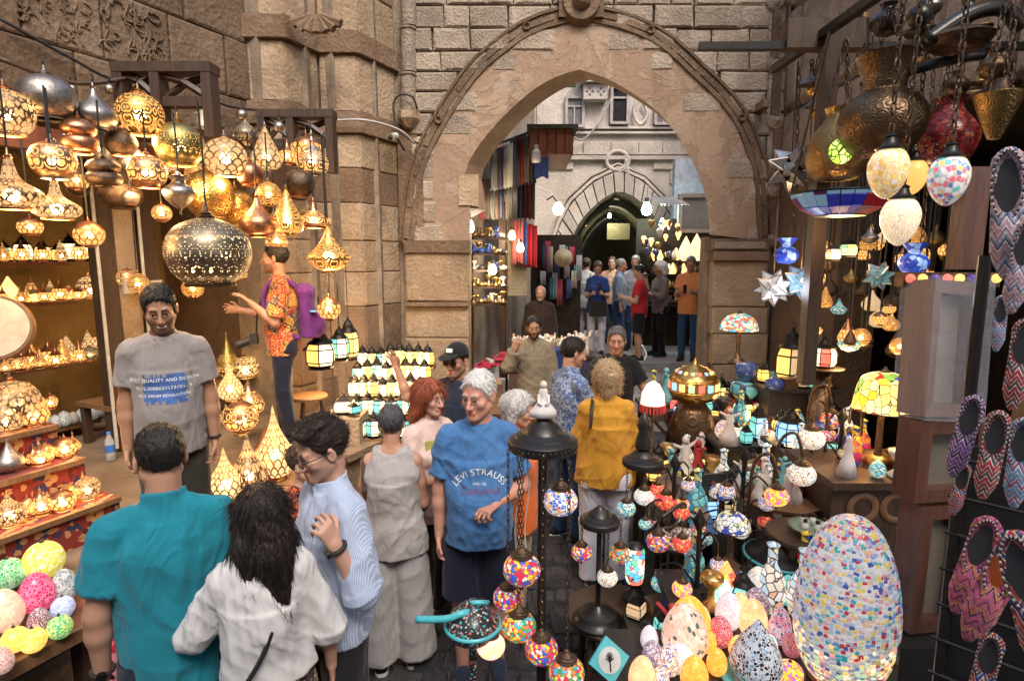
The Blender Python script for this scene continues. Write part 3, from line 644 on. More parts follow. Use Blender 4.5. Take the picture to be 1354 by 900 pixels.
# upper street and steps
steps = struct(MB().box((1.4, 11.7, .305), (6, 4.4, .69)), 'upper_street', STEPM); 
for i, (z, y) in enumerate(((.16, 7.75), (.33, 8.25), (.49, 8.9))):
    w = MB()
    for j in range(5): w.box((-.4+j*.9+.13*(i % 2), (y+9.6)/2, z/2-.01+random.uniform(0, .008)), (.885, 9.6-y, z))
    o = struct(w, 'steps', STEPM); o['kind'] = 'structure'
# --- left wall above the shop
wall = empty('old_wall', 'tall brown ashlar wall with carved blocks above the lamp shop', 'wall', (0, 0, 0))
MB().box(Wp(2.6, -.32, 5.0), (5.3, .3, 3.3), URZ).build('backing', MORT, wall)
zs = [3.40, 3.93, 4.47, 5.05, 5.65, 6.4]
def ablock(pool, s0, s1, z0, z1, root, o=0, th=.3):
    c = Wp((s0+s1)/2, o-th/2, (z0+z1)/2); return block(pool, root, c, (s1-s0-.012, th+random.uniform(-.02, .02), z1-z0-.012), URZ+math.pi)
for i in range(5):
    s = -.02-.28*(i % 2)
    while s < 5:
        w = random.choice((.48, .56, .66)) if i != 1 else .55
        if s+w > .05: ablock(BL_L, max(s, .0), s+w, zs[i], zs[i+1], wall)
        s += w
rel = MB(); rn = random.Random(4)
for b in range(7):
    s0 = .86+.55*b
    for q in range(46):
        s, z = s0+rn.uniform(.05, .5), rn.uniform(4.0, 4.42); a = rn.uniform(0, 6.3); r = rn.uniform(.02, .055); pts = []
        tall = rn.random() < .4
        for k in range(7):
            t = k/6
            pts.append(Wp(s+(r*math.cos(a+t*3.6) if not tall else .02*math.sin(t*4+a)), .004, z+(r*.8*math.sin(a+t*3.6) if not tall else (t-.5)*.16)))
        rel.tube(pts, .011, 5, r2=.006)
rel.build('carved_inscription', ST_L, wall)['kind'] = 'stuff'
# ledge strip under the carved course
for b in range(6): MB().box(Wp(.4+.8*b, .03, 3.395), (.79, .12, .05), URZ).build('ledge', ST_L, wall)
# --- stepped pilasters up to the gateway
Pl = [Vector((-2.60, 5.99, 0)), Vector((-2.24, 5.99, 0)), Vector((-2.04, 6.41, 0)), Vector((-1.64, 6.41, 0)), Vector((-1.35, 7.0, 0))]
pil = empty('stepped_pilaster', 'stepped stone pilaster with ablaq bands between lamp shop and gateway', 'pilaster')
zy = lambda py: P(460, py, 6.41).z
bands = [(640, 500, 0), (500, 405, 1), (405, 360, 2), (360, 318, 2), (318, 268, 2), (268, 222, 1), (222, 177, 2), (177, 148, 3), (148, 72, 2), (72, 42, 3), (42, -20, 2), (-20, -90, 1), (-90, -160, 2)]
for (y0, y1, kd) in bands:
    z0, z1 = zy(y0), zy(y1)
    for fi in range(4):
        a, b = Pl[fi], Pl[fi+1]; L = (b-a).length; u = (b-a)/L; nn = Vector((u.y, -u.x, 0))
        pool = (BL_L, BL_D, BL_Y, BL_D)[kd]; pr = .05 if kd == 3 else random.uniform(0, .008)
        if fi == 1 and z1 < 2.2 and kd == 9: continue
        c = (a+b)/2-nn*(.2-pr)+Vector((0, 0, (z0+z1)/2)); block(pool, pil, c, (L+(.05 if kd == 3 else -.012), .4, z1-z0-.008), math.atan2(u.y, u.x))
core = MB()
for a, b in zip(Pl, Pl[1:]):
    u = (b-a).normalized(); nn = Vector((u.y, -u.x, 0)); c = (a+b)/2-nn*.45; core.box((c.x, c.y, 3.3), ((b-a).length+.3, .5, 6.6), math.atan2(u.y, u.x))
core.build('core', MORT, pil)['kind'] = 'stuff'
# carved shell ornament on the pilaster at the top
mo = MB()
for i in range(7): a = R(-60+20*i); mo.tube([P(412+i*2, 20, 5.93)+Vector((math.sin(a)*r_*.22, 0, -math.cos(a)*r_*.16)) for r_ in (0, .5, 1)], .02, 6, r2=.05)
mo.build('shell_carving', ST_D, pil)
# --- gateway
YW = 7.0
gate = empty('gateway', 'pointed stone gateway arch with carved moulding and plaster face', 'gateway')
def XZ(px, py, Y=YW): p = P(px, py, Y); return Vector((p.x, p.z))
def resamp(pts, n):
    L = [0]
    for a, b in zip(pts, pts[1:]): L.append(L[-1]+(b-a).length)
    out = []; j = 0
    for i in range(n):
        t = L[-1]*i/(n-1)
        while j < len(L)-2 and L[j+1] < t: j += 1
        f = (t-L[j])/((L[j+1]-L[j]) or 1); out.append(pts[j].lerp(pts[j+1], f))
    return out
inL = [(622, 275), (619, 250), (617, 222), (643, 181), (687, 135), (727, 107), (765, 94)]
inR = [(765, 94), (802, 106), (846, 132), (877, 158), (903, 196), (921, 230), (932, 265), (936, 310)]
exL = [(549, 320), (557, 253), (567, 213), (587, 173), (607, 140), (633, 103), (667, 73), (700, 50), (735, 37), (766, 31)]
exR = [(766, 31), (800, 36), (827, 44), (857, 56), (886, 77), (916, 106), (945, 133), (969, 165), (984, 201), (994, 235), (999, 318)]
# left jamb block beside the spring line is a stone capital
cv = lambda L_, n: resamp(cat([XZ(*q) for q in L_], 5), n)
I1, I2, E1, E2 = cv(inL, 18), cv(inR, 18), cv(exL, 18), cv(exR, 18)
I = I1[:-1]+I2; E = E1[:-1]+E2
def ringmesh(I, E, y0, y1, dx=0, soff=True):
    mb = MB(); n = len(I)
    vs = [(p.x, y0, p.y) for p in I]+[(p.x, y0, p.y) for p in E]+[(p.x+dx, y1, p.y) for p in I]+[(p.x, y1, p.y) for p in E]
    fs = []
    for i in range(n-1): fs += [(i, i+1, n+i+1, n+i), (2*n+i, 2*n+i+1, i+1, i), (n+i, n+i+1, 3*n+i+1, 3*n+i), (2*n+i+1, 2*n+i, 3*n+i, 3*n+i+1)]
    fs += [(0, n, 3*n, 2*n), (n-1, 3*n-1, 4*n-1, 2*n-1)]
    return mb.add(vs, fs)
ringmesh(I, E, YW-.05, YW+.34, .17).build('arch_ring', ST_P, gate)
def offs(E, d):
    out = []
    for i, p in enumerate(E):
        t = (E[min(i+1, len(E)-1)]-E[max(i-1, 0)]).normalized(); out.append(p+Vector((-t.y, t.x))*d)
    return out
for (d0, d1, pr) in ((0.004, .05, .078), (.054, .15, .060), (.154, .185, .080)):
    ringmesh(offs(E, d0), offs(E, d1), YW-pr, YW+.1).build('arch_moulding', ST_L, gate)
# raised cartouches and rosettes on the moulding
EM = resamp(offs(E, .10), 21)
for i in range(0, 20):
    a, b = EM[i], EM[i+1]; c = (a+b)/2; L = (b-a).length; an = math.atan2(b.y-a.y, b.x-a.x)
    M = Matrix.Rotation(-an, 3, 'Y')
    MB().box((c.x, YW-.064, c.y), (L*.80, .018, .055), M=M).build('cartouche', ST_L, gate)
    if i % 4: continue
    m = MB(); m.lathe([(.0, 0), (.02, 0), (.028, .02), (.045, .03), (.05, 0)], 12); m.v = [(a.x+x, YW-.07-z, a.y+y) for x, y, z in m.v]; m.build('rosette', ST_L, gate, True)
# backing and piers
bk = MB(); n = len(E); top = 6.5
for i in range(n-1): bk.add([(E[i].x, YW+.02, E[i].y), (E[i+1].x, YW+.02, E[i+1].y), (E[i+1].x, YW+.02, top), (E[i].x, YW+.02, top)], [(0, 1, 2, 3)])
bk.box(((-1.5+E[0].x)/2, YW+.17, 3.2), (E[0].x+1.5, .3, 6.6)); bk.box(((E[-1].x+4.2)/2, YW+.17, 3.2), (4.2-E[-1].x, .3, 6.6))
bk.build('wall_core', MORT, gate)
# rubble courses
def inside(P_, x, z):
    for a, b in zip(P_, P_[1:]):
        if (a.x-x)*(b.x-x) <= 0 and a.x != b.x:
            if z < a.y+(b.y-a.y)*(x-a.x)/(b.x-a.x): return True
    return False
EO = offs(E, .03); z = 2.55; rn = random.Random(9)
while z < 6.3:
    h = rn.uniform(.20, .29); x = -1.2
    while x < 3.2:
        w = min(rn.uniform(.26, .58), 3.22-x)
        if w > .08 and not (all(inside(EO, xx, zz) for xx in (x, x+w) for zz in (z, z+h))) and not inside(I, x+w/2, z) and not inside(I, x, z) and not inside(I, x+w, z):
            block(BL_A, gate, (x+w/2, YW+.02+rn.uniform(-.012, .02), z+h/2), (w-.012, .16, h-.012))
        x += w
    z += h
# slim column on the left and carved pilaster strip on the right
def band(px0, px1, py0, py1, pr, name, m, Y=YW):
    a, b = P(px0, py0, Y), P(px1, py1, Y); MB().box(((a.x+b.x)/2, Y-pr/2+.05, (a.z+b.z)/2), (abs(b.x-a.x), pr+.1, abs(b.z-a.z))).build(name, m, gate)
for (y0, y1) in ((150, 100), (98, 40), (38, -40), (-42, -120)): 
    a, b = P(542, y0, YW), P(542, y1, YW); MB().lathe([(.085, a.z), (.085, b.z-.03), (.10, b.z-.02), (.10, b.z)], 14, (a.x, YW-.06, 0)).build('column_drum', ST_A, gate, True, 40)
a = P(542, 160, YW); MB().lathe([(.0, -.10), (.05, -.10), (.13, 0), (.13, .08), (.0, .08)], 6, (a.x, YW-.08, a.z)).build('capital', ST_Y, gate)
band(530, 552, 318, 172, .05, 'column_base', ST_D); band(553, 560, 300, 215, .07, 'column_base', ST_L)
for (y0, y1) in ((318, 255), (253, 165), (163, 90), (88, 10), (8, -70), (-72, -150)):
    band(1011, 1033, y0, y1, .06, 'carved_strip', ST_A); band(1015, 1029, y0-8, y1+8, .10, 'carved_strip', ST_L); band(1034, 1040, y0, y1, .11, 'carved_strip', ST_D)
    m = MB(); p = P(1022, y0-1, YW); m.lathe([(0, .05), (.03, .05), (.05, .02), (.085, .03), (.10, 0)], 12); m.v = [(p.x+x, YW-.07-z, p.z+y) for x, y, z in m.v]; m.build('rosette', ST_A, gate, True)
band(995, 1005, 150, 140, .3, 'corbel', ST_D); band(1038, 1062, 162, 138, .25, 'corbel', ST_D)
# keystone boss
p = P(767, 8, YW); m = MB(); m.lathe([(0, .26), (.05, .25), (.10, .19), (.11, .15), (.20, .15), (.24, .08), (.24, 0)], 20); m.v = [(p.x+x, YW-.02-z*.9, p.z+y) for x, y, z in m.v]; m.build('keystone_boss', ST_L, gate, True, 35)
band(738, 797, 28, -10, .12, 'keystone', ST_L)
# spring capitals, impost bands and pier blocks
for q in ((607, 633, 272, 232, .07), ): band(*q, 'arch_capital', ST_Y)
band(537, 622, 334, 318, .13, 'impost_band', ST_L); band(935, 1012, 332, 316, .13, 'impost_band', ST_L); band(939, 1006, 329, 320, .16, 'impost_band', ST_A)
for (x0, x1, rows, pool) in ((538, 621, (334, 398, 404, 445, 520, 560), BL_Y), (937, 1012, (332, 345, 405, 440, 480, 540, 600), BL_Y)):
    for i, (a, b) in enumerate(zip(rows, rows[1:])):
        pa, pb = P(x0, b, YW), P(x1, a, YW); dk = b-a < 15
        block(BL_D if dk else pool, gate, ((pa.x+pb.x)/2, YW+.12-(.06 if dk else 0), (pa.z+pb.z)/2), (pb.x-pa.x-.01, .44, pb.z-pa.z-.01))
for (px0, px1, pad) in ((538, 621, .0), (937, 1012, .0)):
    a, b = P(px0, 300, YW), P(px1, 300, YW); MB().box(((a.x+b.x)/2, YW+.2, 1.3), (b.x-a.x-.05, .3, 2.7)).build('pier_core', MORT, gate)
    for k in range(2): pass
ev = [XZ(621, 275), XZ(621, 334)]; MB().box(((P(549, 300, YW).x+P(621, 300, YW).x)/2, YW+.15, (XZ(600, 334).y+XZ(600, 275).y)/2), (P(621, 300, YW).x-P(549, 300, YW).x, .39, XZ(600, 275).y-XZ(600, 334).y+.02)).build('spring_block', ST_P, gate)
# right shop wall running toward the camera
rw = empty('shop_wall', 'stone wall above the dark lamp shop right of the gateway', 'wall')
for i in range(6):
    z0, z1 = 3.5+.55*i, 4.05+.55*i; y = 1.2+.3*(i % 2)
    while y < 7:
        w = random.uniform(.6, 1.0); block(BL_F if False else BL_A, rw, (3.38, y+w/2, (z0+z1)/2), (w-.012, .5, z1-z0-.012), -math.pi/2); y += w
MB().box((3.45, 4.2, 5.1), (.4, 5.8, 3.3)).build('backing', MORT, rw)
for (y0, y1) in ((5.6, 7.0),): MB().box((3.35, (y0+y1)/2, 1.75), (.4, y1-y0, 3.5)).build('pier', ST_L, rw)
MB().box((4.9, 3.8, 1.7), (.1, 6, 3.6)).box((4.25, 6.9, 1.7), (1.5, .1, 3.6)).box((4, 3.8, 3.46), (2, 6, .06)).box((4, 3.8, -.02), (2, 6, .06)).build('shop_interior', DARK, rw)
band(1042, 1120, 160, 60, .06, 'carved_panel', ST_L)
# unseen houses added behind the viewer and above to cut sky fill
for nm, lb, c_, d_ in (('unseen_rear_house', 'unseen plain house added behind the viewer to block sky light', (0, -5.5, 4.4), (12, .6, 8.8)), ('unseen_upper_house', 'unseen upper storeys added above the lamp shop wall to block sky light', (-6.2, 2.5, 7.2), (3.0, 10, 2)), ('unseen_corner_house', 'unseen upper storeys added above the stall wall to block sky light', (4.6, 2, 7.0), (2.2, 10, 2))):
    h_ = empty(nm, lb, 'house'); MB().box(c_, d_).build('wall', ST_L, h_)
# --- lamp-shop recess on the left
shop = empty('lamp_shop', 'recessed lamp shop with yellow back wall and raised floor', 'shop')
MB().box(Wp(2.6, -1.75, 1.9), (6.2, .1, 3.8), URZ).build('back_wall', YWALL, shop)
MB().box(Wp(-.25, -1.0, 1.9), (.3, 1.4, 3.8), URZ).build('side_wall', ST_D, shop)
MB().box(Wp(2.6, -.9, 3.42), (6, 1.7, .06), URZ).build('ceiling', WD, shop)
MB().box(Wp(2.35, -.05, .365), (6.3, 3.5, .75), URZ).build('platform', PLAT, shop)
for b in range(5): MB().box(Wp(.2+1.15*b, 1.56, .76), (1.12, .40, .06), URZ).build('platform_edge', PLAT, shop)
for b in range(5): MB().box(Wp(.9+1.05*b, 1.98, .21), (1.04, .42, .46), URZ).build('step', PLAT, shop)
YB = 0
for nm, (px, py, w, d_, zt) in {'timber_post': (163, 600, .16, .14, 3.4), 'timber_post2': (215, 560, .12, .1, 3.4)}.items():
    p = LW(px, py, -.30); MB().box((p.x, p.y, (zt+.75)/2), (w, d_, zt-.75), URZ).build('timber_post', WD, shop)
p = LW(186, 560, -.25); MB().box((p.x, p.y, 2.1), (.17, .06, 2.6), URZ).build('plaster_strip', ST_Y, shop)
for px in (152, 208): p = LW(px, 560, -.18); MB().tube([(p.x, p.y, .78), (p.x, p.y, 3.4)], .014, 8).build('conduit', plain('white_plastic', (.6, .57, .5), .5), shop)
for px, py in ((170, 378), (207, 380)): p = LW(px, py, -.17); MB().box(p, (.09, .03, .13), URZ).build('socket_box', plain('white_plastic', (.6, .57, .5), .5), shop)
# beams and brackets the lamps hang from
def beam(name, m, a, b, w, h, label):
    c = (a+b)/2; d = b-a; q = d.to_track_quat('X', 'Z').to_matrix(); o = MB().box((0, 0, 0), (d.length, w, h), M=q).build(name, m); o.location = c; return tag(o, label, 'beam', None)
beam('wall_beam', WR, Wp(.25, .12, 3.22), Wp(5, .12, 3.22), .1, .16, 'red-brown timber beam along the wall above the hanging brass lamps')
beam('hanging_beam', WD, Wp(.3, .75, 3.34), Wp(4.9, .75, 3.34), .07, .07, 'dark outer timber rail the brass lamps hang from')
for j, (x0, x1, y0, y1, Y, lb) in enumerate(((168, 277, 165, 92, 4.55, 'dark wooden lattice bracket with crossed slats high among the lamps'), (352, 437, 215, 152, 5.6, 'smaller dark wooden bracket fixed on the pilaster side'))):
    br = empty('wooden_bracket', lb, 'bracket'); a, b = P(x0, y0, Y), P(x1, y1, Y); t = .07
    MB().box(((a.x+b.x)/2, Y, b.z), (b.x-a.x+.08, .16, t)).build('rail', WD, br); MB().box(((a.x+b.x)/2, Y, (a.z*.6+b.z*.4)), (b.x-a.x-.1, .10, t)).build('rail', WD, br)
    for f in (0, .42, 1): MB().box((a.x+(b.x-a.x)*f, Y-.01, (a.z+b.z)/2-(.02 if f < 1 else .05)), (t, .13, (b.z-a.z)+(0 if f < 1 else .1))).build('post', WD, br)
    for f0, f1 in ((.46, .96), (.04, .38)):
        for sgn in (1, -1):
            xa, xb = a.x+(b.x-a.x)*f0, a.x+(b.x-a.x)*f1; za, zb = (a.z*.5+b.z*.5), b.z-.05
            MB().tube([(xa, Y+.02*sgn, za if sgn > 0 else zb), ((xa+xb)/2, Y+.02*sgn, (za+zb)/2+.03), (xb, Y+.02*sgn, zb if sgn > 0 else za)], .028, 5).build('slat', WD, br)
# cables and pipe
CBL = plain('black_cable', (.02, .018, .016), .6)
def wire(pts, r, label, name='cable', m=None): return single(MB().tube(cat(pts, 5), r, 5), name, m or CBL, label, 'cable', smooth=True)
wire([LW(0, 25, .06), LW(90, 75, .06), LW(160, 108, .07), LW(240, 105, .08), LW(300, 140, .08), LW(400, 150, .2)], .012, 'black cable sagging along the carved wall above the lamps')
wire([LW(0, 78, .3), LW(100, 110, .35), LW(190, 100, .4), LW(270, 92, .4)], .016, 'rusty chain-like cable running to the lattice bracket', m=WD)
wire([P(438, 160, 6.3), P(483, 159, 6.3), P(528, 172, 6.6), P(548, 190, 6.8)], .012, 'thin grey pipe wrapping round the pilaster', 'pipe', plain('grey_pipe', (.5, .47, .44), .5))
wire([P(553, 190, 6.85), P(527, 172, 6.8), P(520, 140, 6.8), P(528, 126, 6.8), P(545, 128, 6.8), P(552, 145, 6.85)], .012, 'looped black cable beside the slim stone column')
cm_ = empty('security_camera', 'small white security camera on the pilaster near the arch', 'camera'); p = P(523, 180, 6.75)
MB().tube([p, p+Vector((-.02, -.18, -.05))], .04, 10).build('housing', plain('white_plastic', (.6, .57, .5), .5), cm_, True, 40); MB().tube([p+Vector((0, .02, 0)), p+Vector((.08, .1, -.14))], .015, 6).build('bracket', CBL, cm_); MB().ball(p+Vector((-.021, -.19, -.054)), .03, 10).build('lens', CBL, cm_, True)
# ---------------- street beyond the gateway ----------------
YF = 13.0
far = empty('far_facade', 'pale stone facade with pointed passage arch and windows at street end', 'building')
fI = [(748, 440), (750, 350), (753, 320), (762, 300), (773, 284), (794, 264), (816, 252), (838, 261), (858, 278), (872, 300), (880, 330), (884, 440)]
fE = [(728, 440), (730, 350), (733, 318), (741, 296), (756, 268), (785, 241), (816, 226), (848, 240), (872, 264), (890, 296), (898, 330), (902, 440)]
FI = [XZ(x, y, YF) for x, y in fI]; FE = [XZ(x, y, YF) for x, y in fE]
n = len(FI); rg = random.Random(3)
FIr = resamp(FI, 34); FEr = resamp(FE, 34)
for i in range(33):
    a, b, c, d = FIr[i], FIr[i+1], FEr[i+1], FEr[i]; g = .06
    q = [a.lerp(b, g), b.lerp(a, g), c.lerp(d, g), d.lerp(c, g)]
    MB().prism([(v.x, v.y) for v in q], YF-.10-rg.uniform(0, .04), YF+.2).build('voussoir', ST_F, far)
for d0, d1, pr in ((.03, .09, .12), (.13, .17, .09)):
    o1, o2 = offs(FE, d0), offs(FE, d1); ringmesh(o1, o2, YF-pr, YF+.05).build('arch_moulding', ST_F, far)
bk = MB(); TOP = 8.5; FO = FE
for i in range(len(FO)-1): bk.add([(FO[i].x, YF, FO[i].y), (FO[i+1].x, YF, FO[i+1].y), (FO[i+1].x, YF, TOP), (FO[i].x, YF, TOP)], [(0, 1, 2, 3)])
bk.box(((-3+FO[0].x)/2, YF+.1, 4.2), (FO[0].x+3, .2, 8.6)); bk.box(((FO[-1].x+8)/2, YF+.1, 4.2), (8-FO[-1].x, .2, 8.6)); bk.build('wall_core', ST_F, far)
z = XZ(800, 262, YF).y
for r_ in range(4):
    h = .30; x = .75+.2*(r_ % 2)
    while x < 4.6:
        w = rg.uniform(.4, .62)
        if not any(inside(FE, xx, zz) for xx in (x-.2, x+w/2, x+w+.2) for zz in (z-.2,)) : block(BL_F, far, (x+w/2, YF-.0, z+h/2), (w-.02, .1, h-.02))
        x += w
    z += h
def fband(x0, x1, y0, y1, pr, name='string_course', m=None):
    a, b = P(x0, y0, YF), P(x1, y1, YF); return MB().box(((a.x+b.x)/2, YF-pr/2, (a.z+b.z)/2), (abs(b.x-a.x), pr+.04, abs(b.z-a.z))).build(name, m or ST_F, far)
for q in ((690, 960, 212, 207, .10), (690, 960, 205, 203, .06), (690, 960, 178, 175, .09), (690, 960, 172, 169, .12)): fband(*q)
# strapwork knot over the arch
p = P(815, 214, YF); MB().tube(cat([p+Vector((.25*math.cos(t)*(1-t*.03), -.09, .22*math.sin(t)*(1-t*.03))) for t in np.linspace(-1.5, 6.5, 16)]+[p+Vector((.25, -.09, -.32))], 3), .045, 6).build('strap_knot', ST_F, far, True)
GREYSH = plain('grey_shutter', (.14, .13, .135), .7); FRM = plain('window_frame_paint', (.36, .32, .30), .7)
def window(x0, x1, y0, y1, m, pointed=False, extra=True):
    a, b = P(x0, y1, YF), P(x1, y0, YF); w, h = b.x-a.x, b.z-a.z; cx, cz = (a.x+b.x)/2, (a.z+b.z)/2
    win = MB().box((cx, YF-.03, cz), (w, .06, h)).build('window', m, far)
    f = MB().box((a.x-.03, YF-.06, cz), (.06, .12, h+.1)).box((b.x+.03, YF-.06, cz), (.06, .12, h+.1)).box((cx, YF-.06, b.z+.03), (w-.002, .115, .06)).box((cx, YF-.09, a.z-.03), (w+.12, .2, .055)); f.build('frame', FRM, win)
    if extra: MB().box((cx, YF-.05, a.z+h*.72), (w, .09, .04)).build('transom', FRM, win); MB().box((cx-.01, YF-.055, a.z+h*.35), (.03, .08, h*.68)).build('mullion', FRM, win) if m is GREYSH else None
    if pointed: MB().prism([(a.x-.05, b.z+.06), (b.x+.05, b.z+.06), (cx+w*.25, b.z+.24), (cx, b.z+.34), (cx-w*.25, b.z+.24)], YF-.07, YF+.02).build('hood', FRM, win)
window(750, 769, 132, 167, GREYSH, True); window(809, 828, 118, 163, plain('open_dark', (.006, .006, .007), .9), False); window(867, 886, 146, 164, GREYSH)
a = P(785, 126, YF)
con = MB().box((a.x, YF-.14, a.z), (.5, .28, .3)).build('stone_console', ST_F, far); MB().prism([(a.x-.3, a.z+.17), (a.x+.3, a.z+.17), (a.x+.36, a.z+.45), (a.x-.36, a.z+.45)], YF-.4, YF).build('corbel', ST_F, con)
for q in (-.12, .12):
    for (dx, dz) in ((0, .06), (0, -.06), (.06, 0), (-.06, 0)): MB().ball((a.x+q+dx, YF-.28, a.z+dz), (.03, .012, .03), 8).build('pierced_flower', GREYSH, con)
MB().tube(cat([P(843, 132, YF-.1), P(838, 150, YF-.1), P(846, 165, YF-.1), P(856, 152, YF-.1), P(850, 135, YF-.1)], 4), .035, 6).build('scroll_relief', ST_F, far, True)
MB().tube(cat([P(808, 130, YF-.2), P(795, 158, YF-.2), P(770, 185, YF-.2), P(752, 175, YF-.2), P(745, 172, YF-.2)], 5), .02, 5).build('drooping_cable', FRM, far, True)
# vaulted dark passage
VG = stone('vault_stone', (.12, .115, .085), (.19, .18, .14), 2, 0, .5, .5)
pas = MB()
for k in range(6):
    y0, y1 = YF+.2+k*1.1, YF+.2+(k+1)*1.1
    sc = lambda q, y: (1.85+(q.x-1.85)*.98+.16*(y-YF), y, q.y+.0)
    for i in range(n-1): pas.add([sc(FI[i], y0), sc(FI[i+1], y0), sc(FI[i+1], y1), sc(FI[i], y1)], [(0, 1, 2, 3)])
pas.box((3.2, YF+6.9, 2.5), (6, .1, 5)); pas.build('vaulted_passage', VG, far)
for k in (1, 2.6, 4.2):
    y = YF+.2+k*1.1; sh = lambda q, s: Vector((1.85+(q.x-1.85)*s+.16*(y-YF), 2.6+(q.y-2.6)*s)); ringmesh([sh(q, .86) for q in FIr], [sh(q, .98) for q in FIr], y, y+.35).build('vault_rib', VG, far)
MB().box((P(822, 310, 15).x, 15.5, P(822, 305, 15).z), (.6, .08, .42)).build('hanging_board', plain('pale_board', (.30, .28, .18), .8), far)
# left and right street walls beyond the arch
lw2 = empty('side_shop_front', 'shop front behind the hung textiles left beyond the gateway', 'shop front')
a, b = P(628, 300, 7.45), P(722, 300, 12.9); d = (b-a); ang = math.atan2(d.y, d.x); nn = Vector((-d.y, d.x, 0)).normalized()
SRT = stone('street_plaster', (.22, .17, .14), (.32, .26, .22), 2, 0, .5, .5)
MB().box(((a.x+b.x)/2-.35*.95, (a.y+b.y)/2, 3.3), (d.length+.2, .1, 6.6), ang).build('wall', SRT, lw2)
def LS(t, o, z): q = a+(b-a)*t; return Vector((q.x-nn.x*o, q.y-nn.y*o, z))
rw2 = empty('side_shop_wall', 'grey wall with white window frame right beyond the gateway', 'wall')
a2, b2 = P(948, 300, 7.6), P(900, 300, 12.9)
MB().box((4.4, 10.3, 3.5), (.1, 5.6, 7)).build('wall', SRT, rw2)
MB().box((P(918, 250, 12).x, 12.2, P(918, 262, 12).z), (.75, .2, 1.6)).build('blue_plaster', plain('bluish_plaster', (.45, .50, .60), .8), rw2)
q = P(921, 282, 11.2); fr = MB().box((q.x-.32, 11.2, q.z), (.07, .1, .7)).box((q.x+.28, 11.2, q.z), (.07, .1, .7)).box((q.x-.02, 11.2, q.z-.33), (.53, .09, .07)).box((q.x-.02, 11.2, q.z+.33), (.53, .09, .07)).build('white_frame', FRM, rw2); MB().box((q.x-.02, 11.22, q.z), (.5, .03, .58)).build('pane', plain('dull_pane', (.25, .24, .25), .3), fr)
# corrugated sheet awning at right shop
aw = empty('tin_awning', 'bent pale corrugated sheet awning over the small lamp shop beyond the arch', 'awning'); q0, q1 = P(866, 266, 11), P(904, 264, 11)
mb = MB(); N = 26
for i in range(N):
    x = q0.x+(q1.x-q0.x)*i/(N-1)
    mb.v += [(x, 10.6, q0.z-.1+.02*math.sin(i*2.2)), (x, 11.5, q0.z+.12+.02*math.sin(i*2.2))]
for i in range(N-1): mb.f.append((2*i, 2*i+2, 2*i+3, 2*i+1)); mb.uv += [(0, 0)]*4
mb.build('sheet', plain('galvanised', (.55, .55, .56), .4, .3), aw)
# wooden canopy over the textile shop
can = empty('wood_canopy', 'brown wooden box canopy over the textile shop inside the arch', 'canopy')
A_, B_, C_ = P(698, 182, 9.6), P(740, 178, 9.3), P(760, 208, 8.6)
mb = MB(); z0, z1 = P(700, 222, 9.2).z, P(700, 180, 9.2).z
pts = [(P(700, 200, 10.2).x, 10.2), (P(700, 200, 8.7).x, 8.7), (P(758, 200, 8.7).x, 8.7), (P(748, 200, 10.2).x, 10.2)]
mb.prism(pts, z0+.12, z1, 'z'); mb.build('box', WR, can)
MB().prism([(x*1.0+(.06 if i in (2, 3) else -.04), y+(-.08 if i in (1, 2) else .05)) for i, (x, y) in enumerate(pts)], z1, z1+.05, 'z').build('roof', plain('tar_roof', (.05, .045, .04), .9), can)
for i in range(5):
    t = (i+.5)/5; x = pts[1][0]+(pts[2][0]-pts[1][0])*t; MB().box((x, 8.69, (z0+.12+z1)/2), ((pts[2][0]-pts[1][0])/5-.015, .03, z1-z0-.14)).build('board', WR, can)
ga = MB().prism([(P(655, 165, 8.2).x, 8.2), (P(760, 100, 8.2).x, 8.2), (P(762, 100, 9).x, 9.0), (P(690, 165, 9).x, 9.0)], 4.9, 4.93, 'z'); single(ga, 'green_awning', plain('green_tarp', (.10, .42, .18), .6), 'green striped tarp awning glimpsed under the arch crown', 'awning')
# hung textiles
tx = [(.55, .52, .47), (.10, .11, .16), (.62, .60, .55), (.30, .20, .14), (.50, .06, .07), (.64, .62, .6), (.12, .14, .30), (.40, .33, .25), (.08, .08, .10), (.58, .50, .42)]
def textile(p, w, h, m, label, rz=0, name='hung_textile', group='textiles hung inside the gateway'):
    mb = MB(); n = 8; vs = []; 
    for i in range(n+1):
        u = (i/n-.5)*w; dz = .03*math.sin(i*2.4+p.x*9)
        for z in (0, -h*.5, -h): vs.append((u, dz+(.01 if z else 0), z*(1+.03*math.sin(i))))
    for q in list(vs): vs.append((q[0], q[1]+.02, q[2]))
    m3 = 3*(n+1); fs = []
    for i in range(n):
        for j in range(2): a_, b_ = i*3+j, (i+1)*3+j; fs += [(a_, b_, b_+1, a_+1), (m3+a_+1, m3+b_+1, m3+b_, m3+a_)]
        fs += [(i*3+2, (i+1)*3+2, m3+(i+1)*3+2, m3+i*3+2), (m3+i*3, m3+(i+1)*3, (i+1)*3, i*3)]
    mb.add(vs, fs); o = single(mb, name, m, label, 'textile', group, smooth=True); o.location = p; o.rotation_euler = (0, 0, rz); return o
names = ['cream', 'charcoal', 'white', 'brown', 'crimson striped', 'off-white', 'navy', 'tan', 'black', 'beige']
